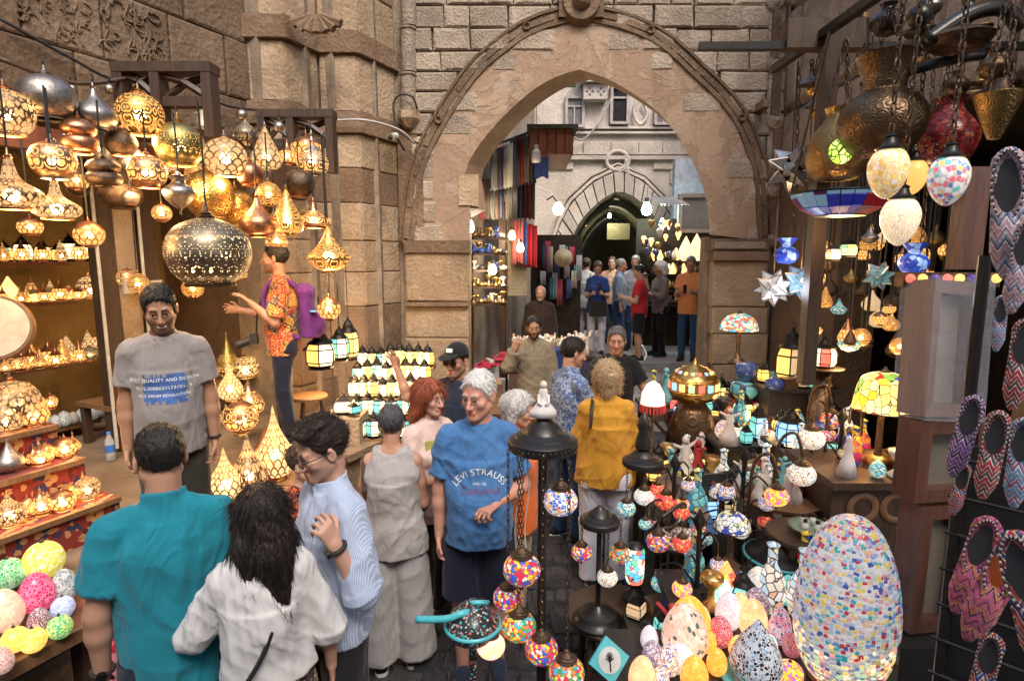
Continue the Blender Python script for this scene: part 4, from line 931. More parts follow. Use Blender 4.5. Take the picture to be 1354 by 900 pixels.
for r_, (n_, y0, y1, xa, xb) in enumerate(((13, 172, 238, 652, 706), (12, 240, 288, 638, 704))):
    for i in range(n_):
        t = i/(n_-1); px = xa+(xb-xa)*t; Y = 7.9+1.7*t; dy = (1-t)*(28 if r_ == 0 else 0); p = P(px, y0+dy, Y); h = (y1-y0-dy*.6)*mpp(p); k = (i*3+r_*4) % 10
        c = tx[k]; m = cloth('textile_%d' % k, c, 'stripe', tuple(q*.75+.1 for q in c), sc=.3)
        textile(p, 8.5*mpp(p), h, m, '%s cloth, %s from the jamb in the %s hanging row of textiles' % (names[k], ORD[i], ('upper', 'lower')[r_]), .5)
for z0_, x0_, x1_ in ((170, 650, 712), (239, 634, 706)): single(MB().tube([P(x0_, z0_+(24 if z0_ < 200 else 0), 7.85), P(x1_, z0_, 9.75)], .02, 6), 'hanging_rail', WD, 'dark rail carrying the %s row of hung textiles' % ('upper' if z0_ < 200 else 'lower'), 'rail')
textile(P(716, 185, 9.0), .22, .55, cloth('blue_cloth', (.05, .08, .30)), 'draped blue cloth hanging beside the wooden canopy')
for i, (px, c, nm) in enumerate(((686, (.55, .12, .12), 'faded red'), (692, (.10, .12, .35), 'blue'), (699, (.60, .03, .05), 'bright red football'), (704, (.62, .05, .07), 'crimson'))):
    textile(P(px, 292+i*2, 8.6+.1*i), .16, .62, cloth('shirt_%d' % i, c), nm+' shirt hanging in front of the roller shutter', .3, 'hung_shirt', 'shirts hung by the shutter')
# roller shutter
rs = empty('roller_shutter', 'ribbed beige roller shutter of the souvenir shop inside the arch', 'shutter')
for i in range(22):
    y = 292+i*4.6; p = P(683, y, 8.9); MB().box((p.x, p.y, p.z), (.33, .03, .05), .35).build('slat', plain('shutter_beige', (.36, .30, .22), .5, .3), rs)
MB().box((P(664, 340, 8.6).x, 8.6, 1.9), (.10, .12, 2.6)).build('side_post', WD, rs)
# tables, figurines, stock
LOWM = [plain('figurine_cream', (.62, .54, .42), .6), plain('figurine_white', (.72, .68, .6), .5), plain('figurine_tan', (.45, .34, .22), .6)]
def fig_mesh(k):
    mb = MB(); 
    if k == 0:  # camel
        mb.ball((0, 0, .09), (.06, .03, .035), 8); mb.ball((0, 0, .125), (.025, .02, .025), 6); mb.tube([(.05, 0, .1), (.085, 0, .12), (.09, 0, .16)], .014, 5); mb.ball((.105, 0, .165), (.025, .013, .014), 6)
        for x in (-.04, .035):
            for y in (-.015, .015): mb.tube([(x, y, .08), (x, y, 0)], .009, 4)
    elif k == 1: mb.lathe([(.0, 0), (.035, 0), (.03, .05), (.018, .09), (.022, .11), (.02, .13), (0, .145)], 8); mb.ball((.02, 0, .12), (.015, .01, .01), 6)
    else: mb.lathe([(0, 0), (.045, 0), (.02, .06), (.022, .10), (.008, .12), (.016, .14), (.014, .16), (0, .17)], 8)
    return mb
FIGS = [[fig_mesh(k).mesh('figurine', m, True) for m in LOWM] for k in range(3)]
def table(name, x0, x1, y0, y1, z, m, label, cloth_=None, th=.04, cat_='table', legs=True, skirt=None):
    t = empty(name, label, cat_); MB().box(((x0+x1)/2, (y0+y1)/2, z-th/2), (x1-x0, y1-y0, th)).build('tabletop', m, t)
    if skirt: MB().box(((x0+x1)/2, (y0+y1)/2, (z-th)/2), (x1-x0-.04, y1-y0-.04, z-th-.004)).build('skirt', skirt, t)
    elif legs:
        for x in (x0+.05, x1-.05):
            for y in (y0+.05, y1-.05): MB().box((x, y, (z-th)/2), (.05, .05, z-th)).build('leg', m, t)
    return t
pa = G(690, 432, 1.15); 
table('stall_table', -.05, 1.12, 7.55, 8.35, 1.1, WD, 'cloth-covered souvenir table crowded with pale figurines inside the arch', skirt=cloth('dark_cover', (.05, .05, .08)))
rn = random.Random(2)
for i in range(70):
    x, y = rn.uniform(0., 1.08), rn.uniform(7.6, 8.3); k = rn.choice((0, 0, 1, 2)); o = put(rn.choice(FIGS[k]), 'figurine', None, (x, y, 1.1), (0, 0, rn.uniform(0, 6)), rn.uniform(.9, 1.5)); tag(o, ['pale camel figurine', 'cream cat figurine', 'white dancer figurine'][k]+' crowded on the souvenir table inside the arch', 'figurine', 'figurines on the souvenir table')
table('front_table', P(632, 450, 6.9).x+.35, P(632, 450, 6.9).x+1.0, 7.4, 8.0, .95, WD, 'low goods table with red packets just inside the left jamb', skirt=cloth('brown_cover', (.10, .06, .04)))
bx = empty('cardboard_box', 'brown cardboard box stacked by the left jamb under the packets', 'box'); p = P(642, 470, 6.6); MB().box((p.x, 6.75, .75), (.36, .34, .36), .1).build('carton', plain('cardboard', (.34, .20, .11), .85), bx); MB().box((p.x, 6.75, .934), (.06, .345, .004), .1).build('tape', plain('brown_tape', (.45, .32, .2), .3), bx)
single(MB().box((p.x, 6.75, .28), (.5, .44, .56), .05), 'wooden_crate', WD, 'dark wooden crate carrying the cardboard box by the jamb', 'crate')
for i in range(9):
    x, y = P(640+i*4, 440, 7.6).x, 7.5+.04*(i % 3); c = ((.5, .05, .08), (.6, .55, .5), (.35, .03, .05))[i % 3]
    o = single(MB().box((0, 0, .02), (.24, .18, .035), rn.uniform(-.4, .4)), 'packet', plain('packet_%d' % (i % 3), c, .35), 'flat wrapped %s packet in the heap on the low goods table' % ('crimson', 'white', 'dark red')[i % 3], 'packet', 'wrapped packets by the left jamb'); o.location = (x, y, .96+.036*(i//2))
cr = empty('blue_crate', 'dark blue crate with green mark beside the woman in white trousers', 'crate'); p = P(745, 445, 7.4); MB().box((p.x, 7.4, .95), (.34, .3, .5)).build('shell', plain('blue_plastic', (.02, .04, .16), .5), cr); MB().box((p.x, 7.4, 1.215), (.37, .33, .04)).build('rim', plain('blue_plastic', (.02, .04, .16), .5), cr)
m = MB(); m.lathe([(0, .01), (.06, .01), (.07, 0)], 10, sc=(1, .6, 1)); m.v = [(p.x+x, 7.245-z, .96+y) for x, y, z in m.v]; m.build('leaf_mark', plain('green_paint', (.05, .45, .15), .5), cr)
single(MB().box((p.x, 7.42, .35), (.4, .34, .7)), 'crate_stand', WD, 'dark stand under the blue crate', 'stand')
# gold and brass knick-knacks on racks by the left jamb
GOLDK = [metal('brass_bright', (.75, .48, .15), .3), metal('brass_dull', (.5, .33, .13), .4), plain('ceramic_dark', (.06, .05, .05), .3), plain('ceramic_blue', (.05, .09, .3), .25), plain('ceramic_white', (.7, .66, .6), .35)]
POTS = [[(0, 0), (.05, 0), (.07, .05), (.03, .11), (.045, .15), (0, .15)], [(0, 0), (.04, 0), (.05, .02), (.015, .05), (.015, .10), (.05, .15), (.05, .17), (0, .17)], [(0, 0), (.06, 0), (.07, .03), (.06, .06), (.0, .09)]]
PM = [[MB().lathe(pf, 12).mesh('pot', m, True) for m in GOLDK] for pf in POTS]
rk = empty('souvenir_rack', 'stepped rack of brass pots beside the left jamb inside the arch', 'rack')
for i in range(5): p = P(646, 400-i*22, 7.8); MB().box((p.x, p.y+.1*i, p.z-.02), (.5, .22, .03), .3).build('shelf', WD, rk)
for q in (-.24, .24): p = P(646, 400, 7.8); MB().box((p.x+q, p.y+.25, 1.5), (.03, .04, 2.2), .3).build('upright', WD, rk)
for i in range(44):
    r_ = i % 5; p = P(646, 400-r_*22, 7.8); j = i//5; k = rn.randrange(3); o = put(PM[k][rn.choice((0, 0, 1, 1, 2, 3, 4))], 'souvenir_pot', None, (p.x-.2+.05*j, p.y+.1*r_-.07+.07*(j % 2), p.z-.005), (0, 0, 0), rn.uniform(.6, .95)); tag(o, 'small souvenir pot, %s from the jamb on the %s shelf of the rack' % (ORD[j], ('bottom', 'second', 'middle', 'fourth', 'top')[r_]), 'pot', 'souvenir pots on the jamb rack')
# bulbs and small lights in the far street
BULBW = emit('bulb_white', (.85, .93, 1), 14); BULBY = emit('bulb_warm', (1, .62, .25), 9)
def bulb(px, py, Y, m, label, r=.035, cordz=None, power=0, col=(1, .8, .5)):
    p = P(px, py, Y); t = empty('light_bulb', label, 'light bulb', p); MB().lathe([(0, -1.3*r), (r*.7, -1.05*r), (r, -.3*r), (r*.75, .55*r), (r*.4, 1.2*r)], 12).build('glass', m, t, True); MB().lathe([(r*.42, 1.1*r), (r*.42, 2*r), (0, 2.1*r)], 10).build('socket', CBL, t, True)
    MB().tube([(0, 0, 2*r), (.01, 0, cordz or .5)], .006, 4).build('cord', CBL, t)
    if power:
        l = bpy.data.lights.new('bulb_light', 'POINT'); l.energy = power; l.color = col; l.shadow_soft_size = .06; lo = bpy.data.objects.new('bulb_light', l); link(lo, t); lo.location = (0, -.12, -.05)
bulb(620, 299, 7.3, BULBW, 'bright white bulb glowing beside the left jamb of the gateway', .07, .5, 14, (.8, .9, 1))
bulb(677, 311, 8.4, BULBY, 'warm bare bulb hanging before the roller shutter, upper of two', .055, .7, 10); bulb(688, 327, 8.2, BULBY, 'warm bare bulb hanging lower beside the red shirts', .055, .9, 8)
bulb(855, 276, 11.2, emit('bulb_green', (.7, 1, .82), 14), 'glaring greenish white bulb over the far lamp shop', .10, .4, 30, (.8, 1, .9))
bulb(773, 296, 14.5, BULBY, 'small warm bulb inside the dark vaulted passage', .05, .5, 10); bulb(651, 356, 7.75, BULBY, 'warm bulb among the brass pots on the jamb rack', .06, .3, 6)
t = empty('compact_lamp', 'white tube-shaped lamp dangling under the arch near the canopy', 'lamp', P(709, 206, 8.4)); MB().lathe([(0, -.1), (.06, -.09), (.065, -.05), (.06, .06), (.03, .09)], 12).build('glass', plain('opal_glass', (.85, .85, .83), .2), t, True); MB().lathe([(.03, .09), (.03, .15), (0, .155)], 10).build('socket', plain('white_plastic', (.6, .57, .5), .5), t); MB().tube([(0, 0, .15), (0, 0, .75)], .006, 4).build('cord', CBL, t)
t = empty('wall_lantern', 'wall lamp with glowing orange shade left of the passage arch', 'lantern', P(738, 276, 11.5)); MB().lathe([(.07, -.12), (.12, .0), (.05, .12), (0, .13)], 4).build('shade', emit('shade_orange', (1, .62, .3), 3), t); MB().tube([(0, 0, .1), (-.1, .1, .25), (-.2, .3, .2)], .015, 5).build('arm', CBL, t)
bulb(806, 285, 15.2, emit('bulb_passage', (.9, 1, .55), 8), 'dim yellow-green bulb lighting the vaulted passage from above', .05, .4, 18, (1, .92, .6))
# far lamp shop right of the passage
fs = empty('lamp_shelves', 'dark shelving with lamps beyond the arch behind the man in orange', 'shelving')
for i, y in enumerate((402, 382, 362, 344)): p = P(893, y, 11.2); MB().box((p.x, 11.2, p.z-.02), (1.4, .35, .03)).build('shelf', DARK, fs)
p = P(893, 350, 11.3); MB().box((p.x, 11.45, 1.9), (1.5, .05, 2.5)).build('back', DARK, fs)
FL = [MB().lathe([(0, 0), (.05, 0), (.07, .06), (.04, .12), (.015, .19), (0, .2)], 10).mesh('small_lamp', m, True) for m in (emit('far_warm', (1, .52, .18), 1.3), GOLDK[1], GOLDK[4], emit('far_white', (1, .82, .6), .9), GOLDK[3], GOLDK[2])]
for i in range(58):
    r_ = i % 4; j = i//4; y = (402, 382, 362, 344)[r_]; p = P(862+j*4.6, y, 11.1); o = put(FL[rn.choice((0, 1, 1, 2, 3, 4, 5, 5))], 'small_lamp', None, (p.x, p.y+rn.uniform(-.08, .08), p.z), (0, 0, 0), rn.uniform(.7, 1.2)); tag(o, 'tiny lamp, %s from the passage on the %s shelf of the far shop' % (ORD[j], ('lowest', 'second', 'third', 'top')[r_]), 'lamp', 'lamps on the far shelves')
for i in range(26):
    p = P(rn.uniform(850, 900), rn.uniform(288, 338), rn.uniform(10.8, 11.3)); o = put(FL[rn.choice((0, 0, 1, 2, 3, 4))], 'small_lamp', None, p, (math.pi, 0, 0), rn.uniform(.6, 1)); tag(o, 'tiny lamp hanging in the doorway of the far lamp shop', 'lamp', 'lamps hanging in the far shop')
PTM = MB().lathe([(.06, 0), (.14, .08), (.13, .2), (.06, .36), (0, .47)], 12).mesh('pointed_lamp', emit('pointed_white', (1, .74, .45), .6), True)
for px, lb, s_ in ((906, 'first of three pale pointed lit lamps on the far shop counter', 1), (920, 'tallest middle pale pointed lit lamp on the far shop counter', 1.1), (932, 'half hidden pale pointed lit lamp nearest the right jamb', .9)):
    tag(put(PTM, 'pointed_lamp', None, P(px, 345, 10.9), sc=s_), lb, 'lamp', 'pointed lamps of the far shop')
# stock heaps left of the passage
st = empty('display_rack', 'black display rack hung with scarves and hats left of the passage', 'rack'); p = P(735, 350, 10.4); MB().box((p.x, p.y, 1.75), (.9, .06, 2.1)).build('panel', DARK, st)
for i in range(16):
    q = P(718+i*3.2, 330+rn.uniform(-14, 40), 10.2); o = textile(q, .10, rn.uniform(.2, .5), cloth('scarf_%d' % (i % 5), ((.5, .5, .55), (.1, .12, .3), (.55, .1, .15), (.6, .55, .45), (.1, .3, .35))[i % 5]), 'small %s scarf, %s along the black display rack' % (('grey', 'navy', 'red', 'cream', 'teal')[i % 5], ORD[i]), 0, 'hung_scarf', 'scarves on the black rack')
hat = single(MB().lathe([(.16, 0), (.16, .01), (.09, .015), (.085, .09), (0, .10)], 16), 'straw_hat', plain('straw', (.55, .45, .3), .8), 'round straw hat hung on the scarf rack', 'hat', smooth=True); hat.location = P(745, 341, 10.0); hat.rotation_euler = (R(80), 0, 0)
# ---------------- lamp kinds ----------------
BRASS = metal('antique_brass', (.50, .32, .13), .32, 9); BRONZE = metal('dark_bronze', (.16, .11, .075), .42, 9); SILV = metal('tarnished_silver', (.42, .38, .35), .36); COPP = metal('copper_cap', (.55, .27, .15), .3); BLKM = plain('black_iron', (.025, .022, .02), .42, .7); GOLDM = metal('polished_gold', (.80, .50, .16), .22, 6)
BULB = emit('lamp_bulb', (1, .66, .32), 22)
PROF = dict(
 globe=[(.56, -.80), (.82, -.56), (.97, -.2), (1, .05), (.93, .4), (.72, .7), (.4, .88), (.16, .95)],
 onion=[(.5, -.85), (.85, -.62), (1, -.22), (.93, .12), (.62, .52), (.32, .85), (.17, 1.15), (.1, 1.4)],
 ufo=[(.62, -.42), (.95, -.22), (1, 0), (.9, .18), (.55, .38), (.3, .6), (.19, .95), (.13, 1.2)],
 drop=[(.45, -.9), (.8, -.75), (1, -.35), (.95, 0), (.72, .6), (.44, 1.2), (.2, 1.75), (.06, 2.1)],
 double=[(.5, -.9), (.85, -.72), (.95, -.4), (.85, -.12), (.62, 0), (.8, .15), (.88, .4), (.7, .7), (.35, .9), (.15, .95)],
 genie=[(.22, -.72), (.66, -.6), (.98, -.2), (1, 0), (.76, .25), (.46, .55), (.22, .95), (.07, 1.4)],
 urn=[(.03, -1.25), (.12, -1.0), (.5, -.75), (.9, -.25), (1, .1), (.85, .4), (.5, .6), (.42, .85), (.6, 1.0)],
 egg=[(.45, -1.0), (.75, -.82), (.97, -.4), (1, -.05), (.92, .35), (.7, .8), (.4, 1.12), (.15, 1.27), (.0, 1.3)],
 tear=[(.4, -1.0), (.8, -.86), (1, -.46), (.97, -.1), (.78, .26), (.5, .62), (.27, 1.0), (.12, 1.4), (.05, 1.7), (0, 1.78)],
 cone=[(.4, -1.0), (.78, -.84), (1, -.42), (.97, -.08), (.8, .38), (.52, .86), (.26, 1.25), (.09, 1.5), (0, 1.56)],
 round=[(.35, -.88), (.7, -.68), (.95, -.3), (1, .05), (.9, .42), (.65, .75), (.3, .94), (.12, .99)],
)
_PC = {}
def lmesh(kind, m, n=28):
    k = (kind, m.name)
    if k not in _PC: _PC[k] = MB().lathe([tuple(q) for q in cat(PROF[kind], 4)], n).mesh('shade', m, True)
    return _PC[k]
def pmesh(key, mb, m, smooth=True, ang=40):
    k = (key, m.name)
    if k not in _PC: _PC[k] = mb().mesh(key, m, smooth, ang)
    return _PC[k]
def ringp(r, z): return lambda: MB().lathe([(r, z), (r+.05, z-.03), (r+.03, z-.09), (r-.04, z-.07), (r-.04, z)], 24)
def finp(r, z, h): return lambda: MB().lathe([(r, z), (r*1.35, z+.05), (r*.7, z+.13*h+.03), (r*.95, z+.2*h+.04), (r*.4, z+.35*h+.05), (r*.22, z+h), (0, z+h+.02)], 14)
def hang_lamp(kind, m, px, py, hw, Y, label, cap=None, lit=True, railz=3.34, sq=1., group='hanging brass lamps', power=0, name='hanging_lamp', cat_='hanging lamp', chain=None):
    p = P(px, py, Y); s = hw*1.1*mpp(p)*math.cos(math.atan((px-W_/2)/F_)); cap = cap or BRASS
    t = empty(name, label, cat_, p, random.uniform(0, 6), group); pf = PROF[kind]; z0, z1 = pf[0][1], pf[-1][1]; r0, r1 = pf[0][0], pf[-1][0]
    put(lmesh(kind, m), 'shade', t, sc=(s, s, s*sq))
    put(pmesh('rim%.2f%.2f' % (r0, z0), ringp(r0, z0), cap), 'rim', t, sc=(s, s, s*sq))
    put(pmesh('fin%.2f%.2f' % (r1, z1), finp(max(r1, .12), z1, .42), cap), 'finial', t, sc=(s, s, s*sq))
    if lit: put(pmesh('bulb', lambda: MB().ball((0, 0, 0), 1, 12), BULB), 'bulb', t, (0, 0, -.02*s), sc=min(.045, .26*s))
    zt = (z1+.44)*s*sq; L = max(.05, railz-p.z-zt)
    (chain or cord_part)(t, zt-.01, L)
    if power: point(t, (0, 0, (z0-.25)*s*sq), power)
    return t
def cord_part(t, z, L): MB().tube([(0, 0, z), (.006, 0, z+L*.5), (0, 0, z+L)], .006, 5).build('cord', CBL, t)
def chain_part(t, z, L, r=.016):
    mb = MB(); k = 0; st = r*2.3
    while k*st < L:
        a = (k % 2)*math.pi/2; pts = []
        for j in range(9): q = 2*math.pi*j/8; u = .62*r*math.cos(q); pts.append((u*math.cos(a), u*math.sin(a), z+k*st+r+1.45*r*math.sin(q)))
        mb.tube(pts, r*.24, 4); k += 1
    mb.build('chain', BRONZE, t)
def point(t, loc, e, col=(1, .60, .26), r=.06):
    l = bpy.data.lights.new('lamp_light', 'POINT'); l.energy = e; l.color = col; l.shadow_soft_size = r
    o = bpy.data.objects.new('lamp_light', l); link(o, t); o.location = loc; return o
WARM = (1, .46, .13); CRM = (1, .60, .27)
CREAM = (.78, .60, .40); ROSE = (.66, .38, .24); CPR = (.58, .28, .15); GLD = (.70, .45, .16); OLV = (.42, .34, .13); SLV = (.45, .41, .37); DRK = (.30, .24, .16)
mt = dict(
 cream=pierced('pierced_cream', (.30, .20, .12), .4, 'fili', 8, 5, CRM, .6, .35), rose=pierced('pierced_rose', ROSE, .3, 'scroll', 6, 4, WARM, 1.1, .35, (.15, .75)), copper=pierced('pierced_copper', CPR, .3, 'scale', 12, 6, WARM, 1.1, .4, (.08, .6)),
 goldp=pierced('pierced_gold', GLD, .3, 'flower', 8, 5, WARM, .9, .4), olive=pierced('pierced_olive', OLV, .35, 'holes', 12, 7, WARM, 2.4, .5, (.1, .62)), scale=pierced('pierced_scale', (.34, .26, .2), .4, 'scale', 11, 8, CRM, .75, .5),
 dark=pierced('pierced_dark', (.26, .215, .16), .42, 'holes', 14, 9, (1, .75, .4), 1.7, .6), tglow=pierced('pierced_tear', (.55, .33, .13), .4, 'scale', 15, 11, (1, .64, .28), .95, .3), silverp=pierced('pierced_silver', (.5, .44, .36), .35, 'flower', 9, 5, WARM, 1.2, .4, (.1, .6)), glass=emit('warm_glass', (1, .60, .24), 1.1, (1, .45, .12)))
# kind, material, x, y, half width, depth, lit, cap, squash, label
HANG = [
 ('globe', 'cream', 8, 150, 39, 3.35, 1, COPP, 1, 'large cream pierced globe lamp glowing at the outer end of the hanging row'),
 ('globe', SILV, 62, 130, 40, 3.55, 0, SILV, .9, 'big plain tarnished silver globe lamp, unlit, hanging above the copper ones'),
 ('onion', SILV, 126, 150, 28, 3.75, 0, SILV, .9, 'plain dull silver onion-shaped lamp hanging beside the big silver globe'),
 ('ufo', 'cream', 16, 258, 42, 3.2, 1, COPP, 1.1, 'wide cream genie-bottle lamp with long neck, lit, under the cream globe'),
 ('double', COPP, 105, 180, 27, 3.6, 1, COPP, 1, 'two-tiered copper lamp with scale cut-outs glowing under the silver onion'),
 ('globe', 'rose', 70, 213, 31, 3.35, 1, SILV, 1, 'rose-gold globe lamp with scroll piercings over the small genie lamp'),
 ('ufo', 'cream', 75, 276, 32, 3.3, 1, COPP, 1.05, 'small cream genie-bottle lamp directly below the rose-gold globe'),
 ('globe', 'goldp', 185, 152, 31, 4.0, 1, BRASS, 1.02, 'antique gold globe lamp with floral piercings just below the lattice bracket'),
 ('globe', BRONZE, 160, 190, 21, 3.9, 1, COPP, .95, 'small reddish copper globe between silver onion and gold globe'),
 ('globe', 'olive', 237, 192, 32, 4.1, 1, BRASS, 1, 'olive-gold globe lamp with smooth crown next to the lattice bracket'),
 ('globe', 'rose', 195, 228, 25, 3.8, 1, COPP, 1, 'copper-rose globe lamp in the middle of the hanging cluster'),
 ('double', BRONZE, 137, 228, 25, 3.6, 0, BRONZE, .85, 'dark two-tiered bronze lamp, unlit, left of the copper-rose globe'),
 ('globe', BRONZE, 160, 258, 28, 4.1, 0, BRONZE, .8, 'squat dark bronze lamp half hidden behind the copper-rose globe'),
 ('urn', SILV, 237, 256, 21, 3.9, 0, SILV, 1, 'engraved silver urn lamp with pointed bottom, unlit'),
 ('globe', GOLDM, 277, 258, 32, 4.5, 0, BRASS, 1.1, 'shiny plain gold globe lamp reflecting its neighbours'),
 ('globe', GOLDM, 312, 276, 26, 4.7, 0, BRASS, 1, 'smaller plain gold globe partly behind the shiny one'),
 ('globe', 'scale', 298, 209, 27, 4.4, 1, SILV, 1, 'greyish fish-scale glass globe lamp with two bright bulb spots'),
 ('globe', COPP, 330, 231, 17, 4.5, 1, COPP, 1, 'little copper-pink globe under the fish-scale globe'),
 ('drop', 'scale', 352, 207, 19, 4.8, 1, SILV, .95, 'slender silver mesh drop lamp with copper collar'),
 ('onion', 'copper', 380, 206, 12, 4.9, 1, COPP, 1, 'tiny copper onion lamp between mesh drop and silver onion'),
 ('onion', 'silverp', 413, 212, 20, 5.0, 1, SILV, 1.05, 'pierced silver onion lamp near the small bracket on the pilaster side'),
 ('globe', BRONZE, 396, 243, 19, 4.8, 1, COPP, 1, 'copper-pink globe just under the pierced silver onion'),
 ('round', 'goldp', 355, 257, 16, 4.5, 1, BRASS, 1, 'small round gold lamp with ring handle among copper ones'),
 ('onion', COPP, 341, 293, 23, 4.4, 1, COPP, .95, 'copper onion lamp with smooth neck above the photographer with the bag'),
 ('drop', 'goldp', 380, 292, 20, 4.5, 1, BRASS, .95, 'tall gold drop lamp with ring piercings above the man in floral shirt'),
 ('ufo', 'rose', 415, 292, 21, 4.8, 1, COPP, .9, 'flat copper genie lamp, last of the cluster by the pilaster'),
 ('genie', 'goldp', 435, 338, 26, 4.5, 1, BRASS, 1, 'pointed gold lamp with engraved bowl hanging alone by the pilaster'),
 ('round', 'copper', 118, 310, 20, 3.8, 1, COPP, 1, 'small copper lamp with open net hanging before the lantern shelf'),
 ('round', 'rose', 214, 282, 13, 4.2, 1, COPP, 1, 'tiny pink-copper lamp peeping beside the silver urn'),
 ('onion', 'copper', 101, 238, 16, 4.0, 1, COPP, 1, 'bright white-lit lantern lamp behind the rose-gold globe'),
 ('round', 'copper', 435, 408, 14, 4.6, 1, COPP, 1.1, 'small copper lantern hanging under the pointed gold lamp'),
 ('globe', 'goldp', 262, 232, 17, 4.9, 1, BRASS, 1, 'dim gold lamp deep in the cluster behind the olive globe'),
 ('onion', 'rose', 366, 318, 14, 5.0, 1, COPP, 1, 'rose onion lamp low behind the tall gold drop'),
 ('globe', 'copper', 40, 300, 17, 3.9, 1, COPP, .9, 'copper globe low beside the wide genie lamp before the top shelf'),
 ('onion', 'cream', 222, 215, 14, 4.6, 1, COPP, 1, 'little cream onion lamp behind the copper-rose globe'),
 ('globe', 'scale', 320, 185, 12, 5.0, 1, SILV, 1, 'tiny grey scale lamp high behind the fish-scale globe'),
]
for i, (k, m, x, y, w, Y, lit, cp_, sq, lb) in enumerate(HANG):
    hang_lamp(k, mt[m] if isinstance(m, str) else m, x, y, w, Y, lb, cp_, lit, sq=sq, power=5.5 if lit and w > 20 else 0)
t = hang_lamp('globe', mt['dark'], 276, 335, 54, 3.6, 'very large dark pierced globe with several glowing spots beside the merchant', BRONZE, 0, sq=.92, power=5)
for (x, y, z) in ((-.08, -.11, -.04), (.13, -.05, -.02), (-.02, -.12, -.10), (.06, -.11, -.10)): put(pmesh('bulb', lambda: MB().ball((0, 0, 0), 1, 12), BULB), 'bulb', t, Matrix.Rotation(-t.rotation_euler.z, 3, 'Z') @ Vector((x, y, z)), sc=.026)
rn = random.Random(55)
for i in range(26):
    k = rn.choice(('globe', 'onion', 'round', 'ufo', 'drop')); x, y = rn.uniform(15, 410), rn.uniform(165, 312); y = max(y, 150+(x-240)*.3 if x > 240 else 0); nm = ('copper', 'rose', 'goldp', 'olive', 'dark')[i % 5]
    hang_lamp(k, (mt[nm], BRONZE, SILV, mt['dark'])[i % 4], x, y, rn.uniform(11, 19), rn.uniform(4.9, 5.4)-(.9 if x < 180 else 0), 'small %s %s lamp deep in the hanging cluster, %s' % (({'copper': 'copper', 'rose': 'rosy', 'goldp': 'gold', 'olive': 'olive', 'dark': 'dark'}[nm], 'bronze', 'silvery', 'dark pierced')[i % 4], {'ufo': 'genie-shaped'}.get(k, k), 'towards the frame edge' if x < 140 else ('mid cluster' if x < 280 else 'towards the pilaster')), COPP, i % 4 == 0, railz=3.3, group='small lamps deep in the cluster')
for i in range(13):
    k = rn.choice(('globe', 'onion', 'round', 'drop')); x, y = 168+i*14.5, rn.uniform(318, 395)
    if 186 < x < 236 or x > 318: continue
    m = (mt['rose'], mt['goldp'], BRONZE, mt['copper'], mt['dark'])[i % 5]
    hang_lamp(k, m, x, y, rn.uniform(11, 17), 5.5-(.5 if x < 230 else 0), 'low-hanging %s %s lamp before the rear wall, %s from the timber post' % (('rosy', 'gold', 'bronze', 'copper', 'dark pierced')[i % 5], k, ORD[i]), COPP, i % 5 != 2, railz=3.3, group='low lamps before the rear wall', power=1.5 if i % 3 == 0 else 0)
# small clear bulbs on the rail
for x, y, lb in ((95, 118, 'little steel cup lamp on the rail beside the big silver globe'), (145, 118, 'little steel cup lamp on the rail before the lattice bracket'), (320, 152, 'small glass bulb under the wall beam'), (369, 168, 'small clear bulb by the pilaster bracket')):
    hang_lamp('round', SILV, x, y, 7, 4.4, lb, SILV, 0, group='small cups on the rail', name='cup_lamp', cat_='lamp')
# ---------------- standing lamps ----------------
def foot(r, z): return lambda: MB().lathe([(0, z-.16), (r*1.25, z-.16), (r*1.2, z-.1), (r*.8, z-.05), (r*.95, z), (r*.9, z+.04)], 20)
def stand_lamp(kind, m, p, s, label, cap=None, lit=True, sq=1., group='lamps on the carpet steps', power=0, name='table_lamp', cat_='lamp', glow=False):
    sq *= 1.15 if not glow else 1
    cap = cap or BRASS; pf = PROF[kind]; z0, z1 = pf[0][1], pf[-1][1]; r0, r1 = pf[0][0], pf[-1][0]; dz = (-z0+.16)*s*sq
    t = empty(name, label, cat_, p, random.uniform(0, 6), group)
    put(lmesh(kind, m), 'shade', t, (0, 0, dz), sc=(s, s, s*sq)); put(pmesh('foot%.2f%.2f' % (r0, z0), foot(r0, z0), cap), 'foot', t, (0, 0, dz), sc=(s, s, s*sq))
    if r1 > .03: put(pmesh('fin%.2f%.2f' % (r1, z1), finp(max(r1, .10), z1, .3), cap), 'finial', t, (0, 0, dz), sc=(s, s, s*sq))
    if lit and not glow: put(pmesh('bulb', lambda: MB().ball((0, 0, 0), 1, 12), BULB), 'bulb', t, (0, 0, dz-.25*s), sc=min(.045, .3*s))
    if power and not glow: point(t, (0, 0, dz), power*1.5)
    return t
def sz(hw, p): return hw*mpp(p)*math.cos(math.atan(p[0]/dep(p)))
CARP = cloth('red_carpet', (.20, .025, .02), 'carpet', (.42, .22, .10), (.03, .03, .08), sc=1.2)
def colpt(px, o, z):
    k = (px-W_/2)/F_; c = A0+NO*o; s = (k*(c.y*cp-(z-CAMZ)*sp)-c.x)/(U.x-k*U.y*cp); return Wp(s, o, z)
tiers = [(1.00, 1.42, .90), (1.22, 1.20, .70), (1.42, 1.05, .30)]
stp = empty('carpet_steps', 'stepped display stand covered in red patterned carpet full of lit lamps', 'display stand')
for i, (z, o1, o0) in enumerate(tiers):
    s0 = 2.36+.05*i; zb = .752 if i == 0 else tiers[i-1][0]+.002
    MB().box(Wp((s0+5)/2, (o1+.2)/2-.003*i, (z+zb)/2), (5-s0, o1-.2, z-zb), URZ).build('carpet_step', CARP, stp); MB().box(Wp((s0+5)/2, o1+.012, z-.012), (5-s0, .03, .03), URZ).build('step_edge', WL, stp)
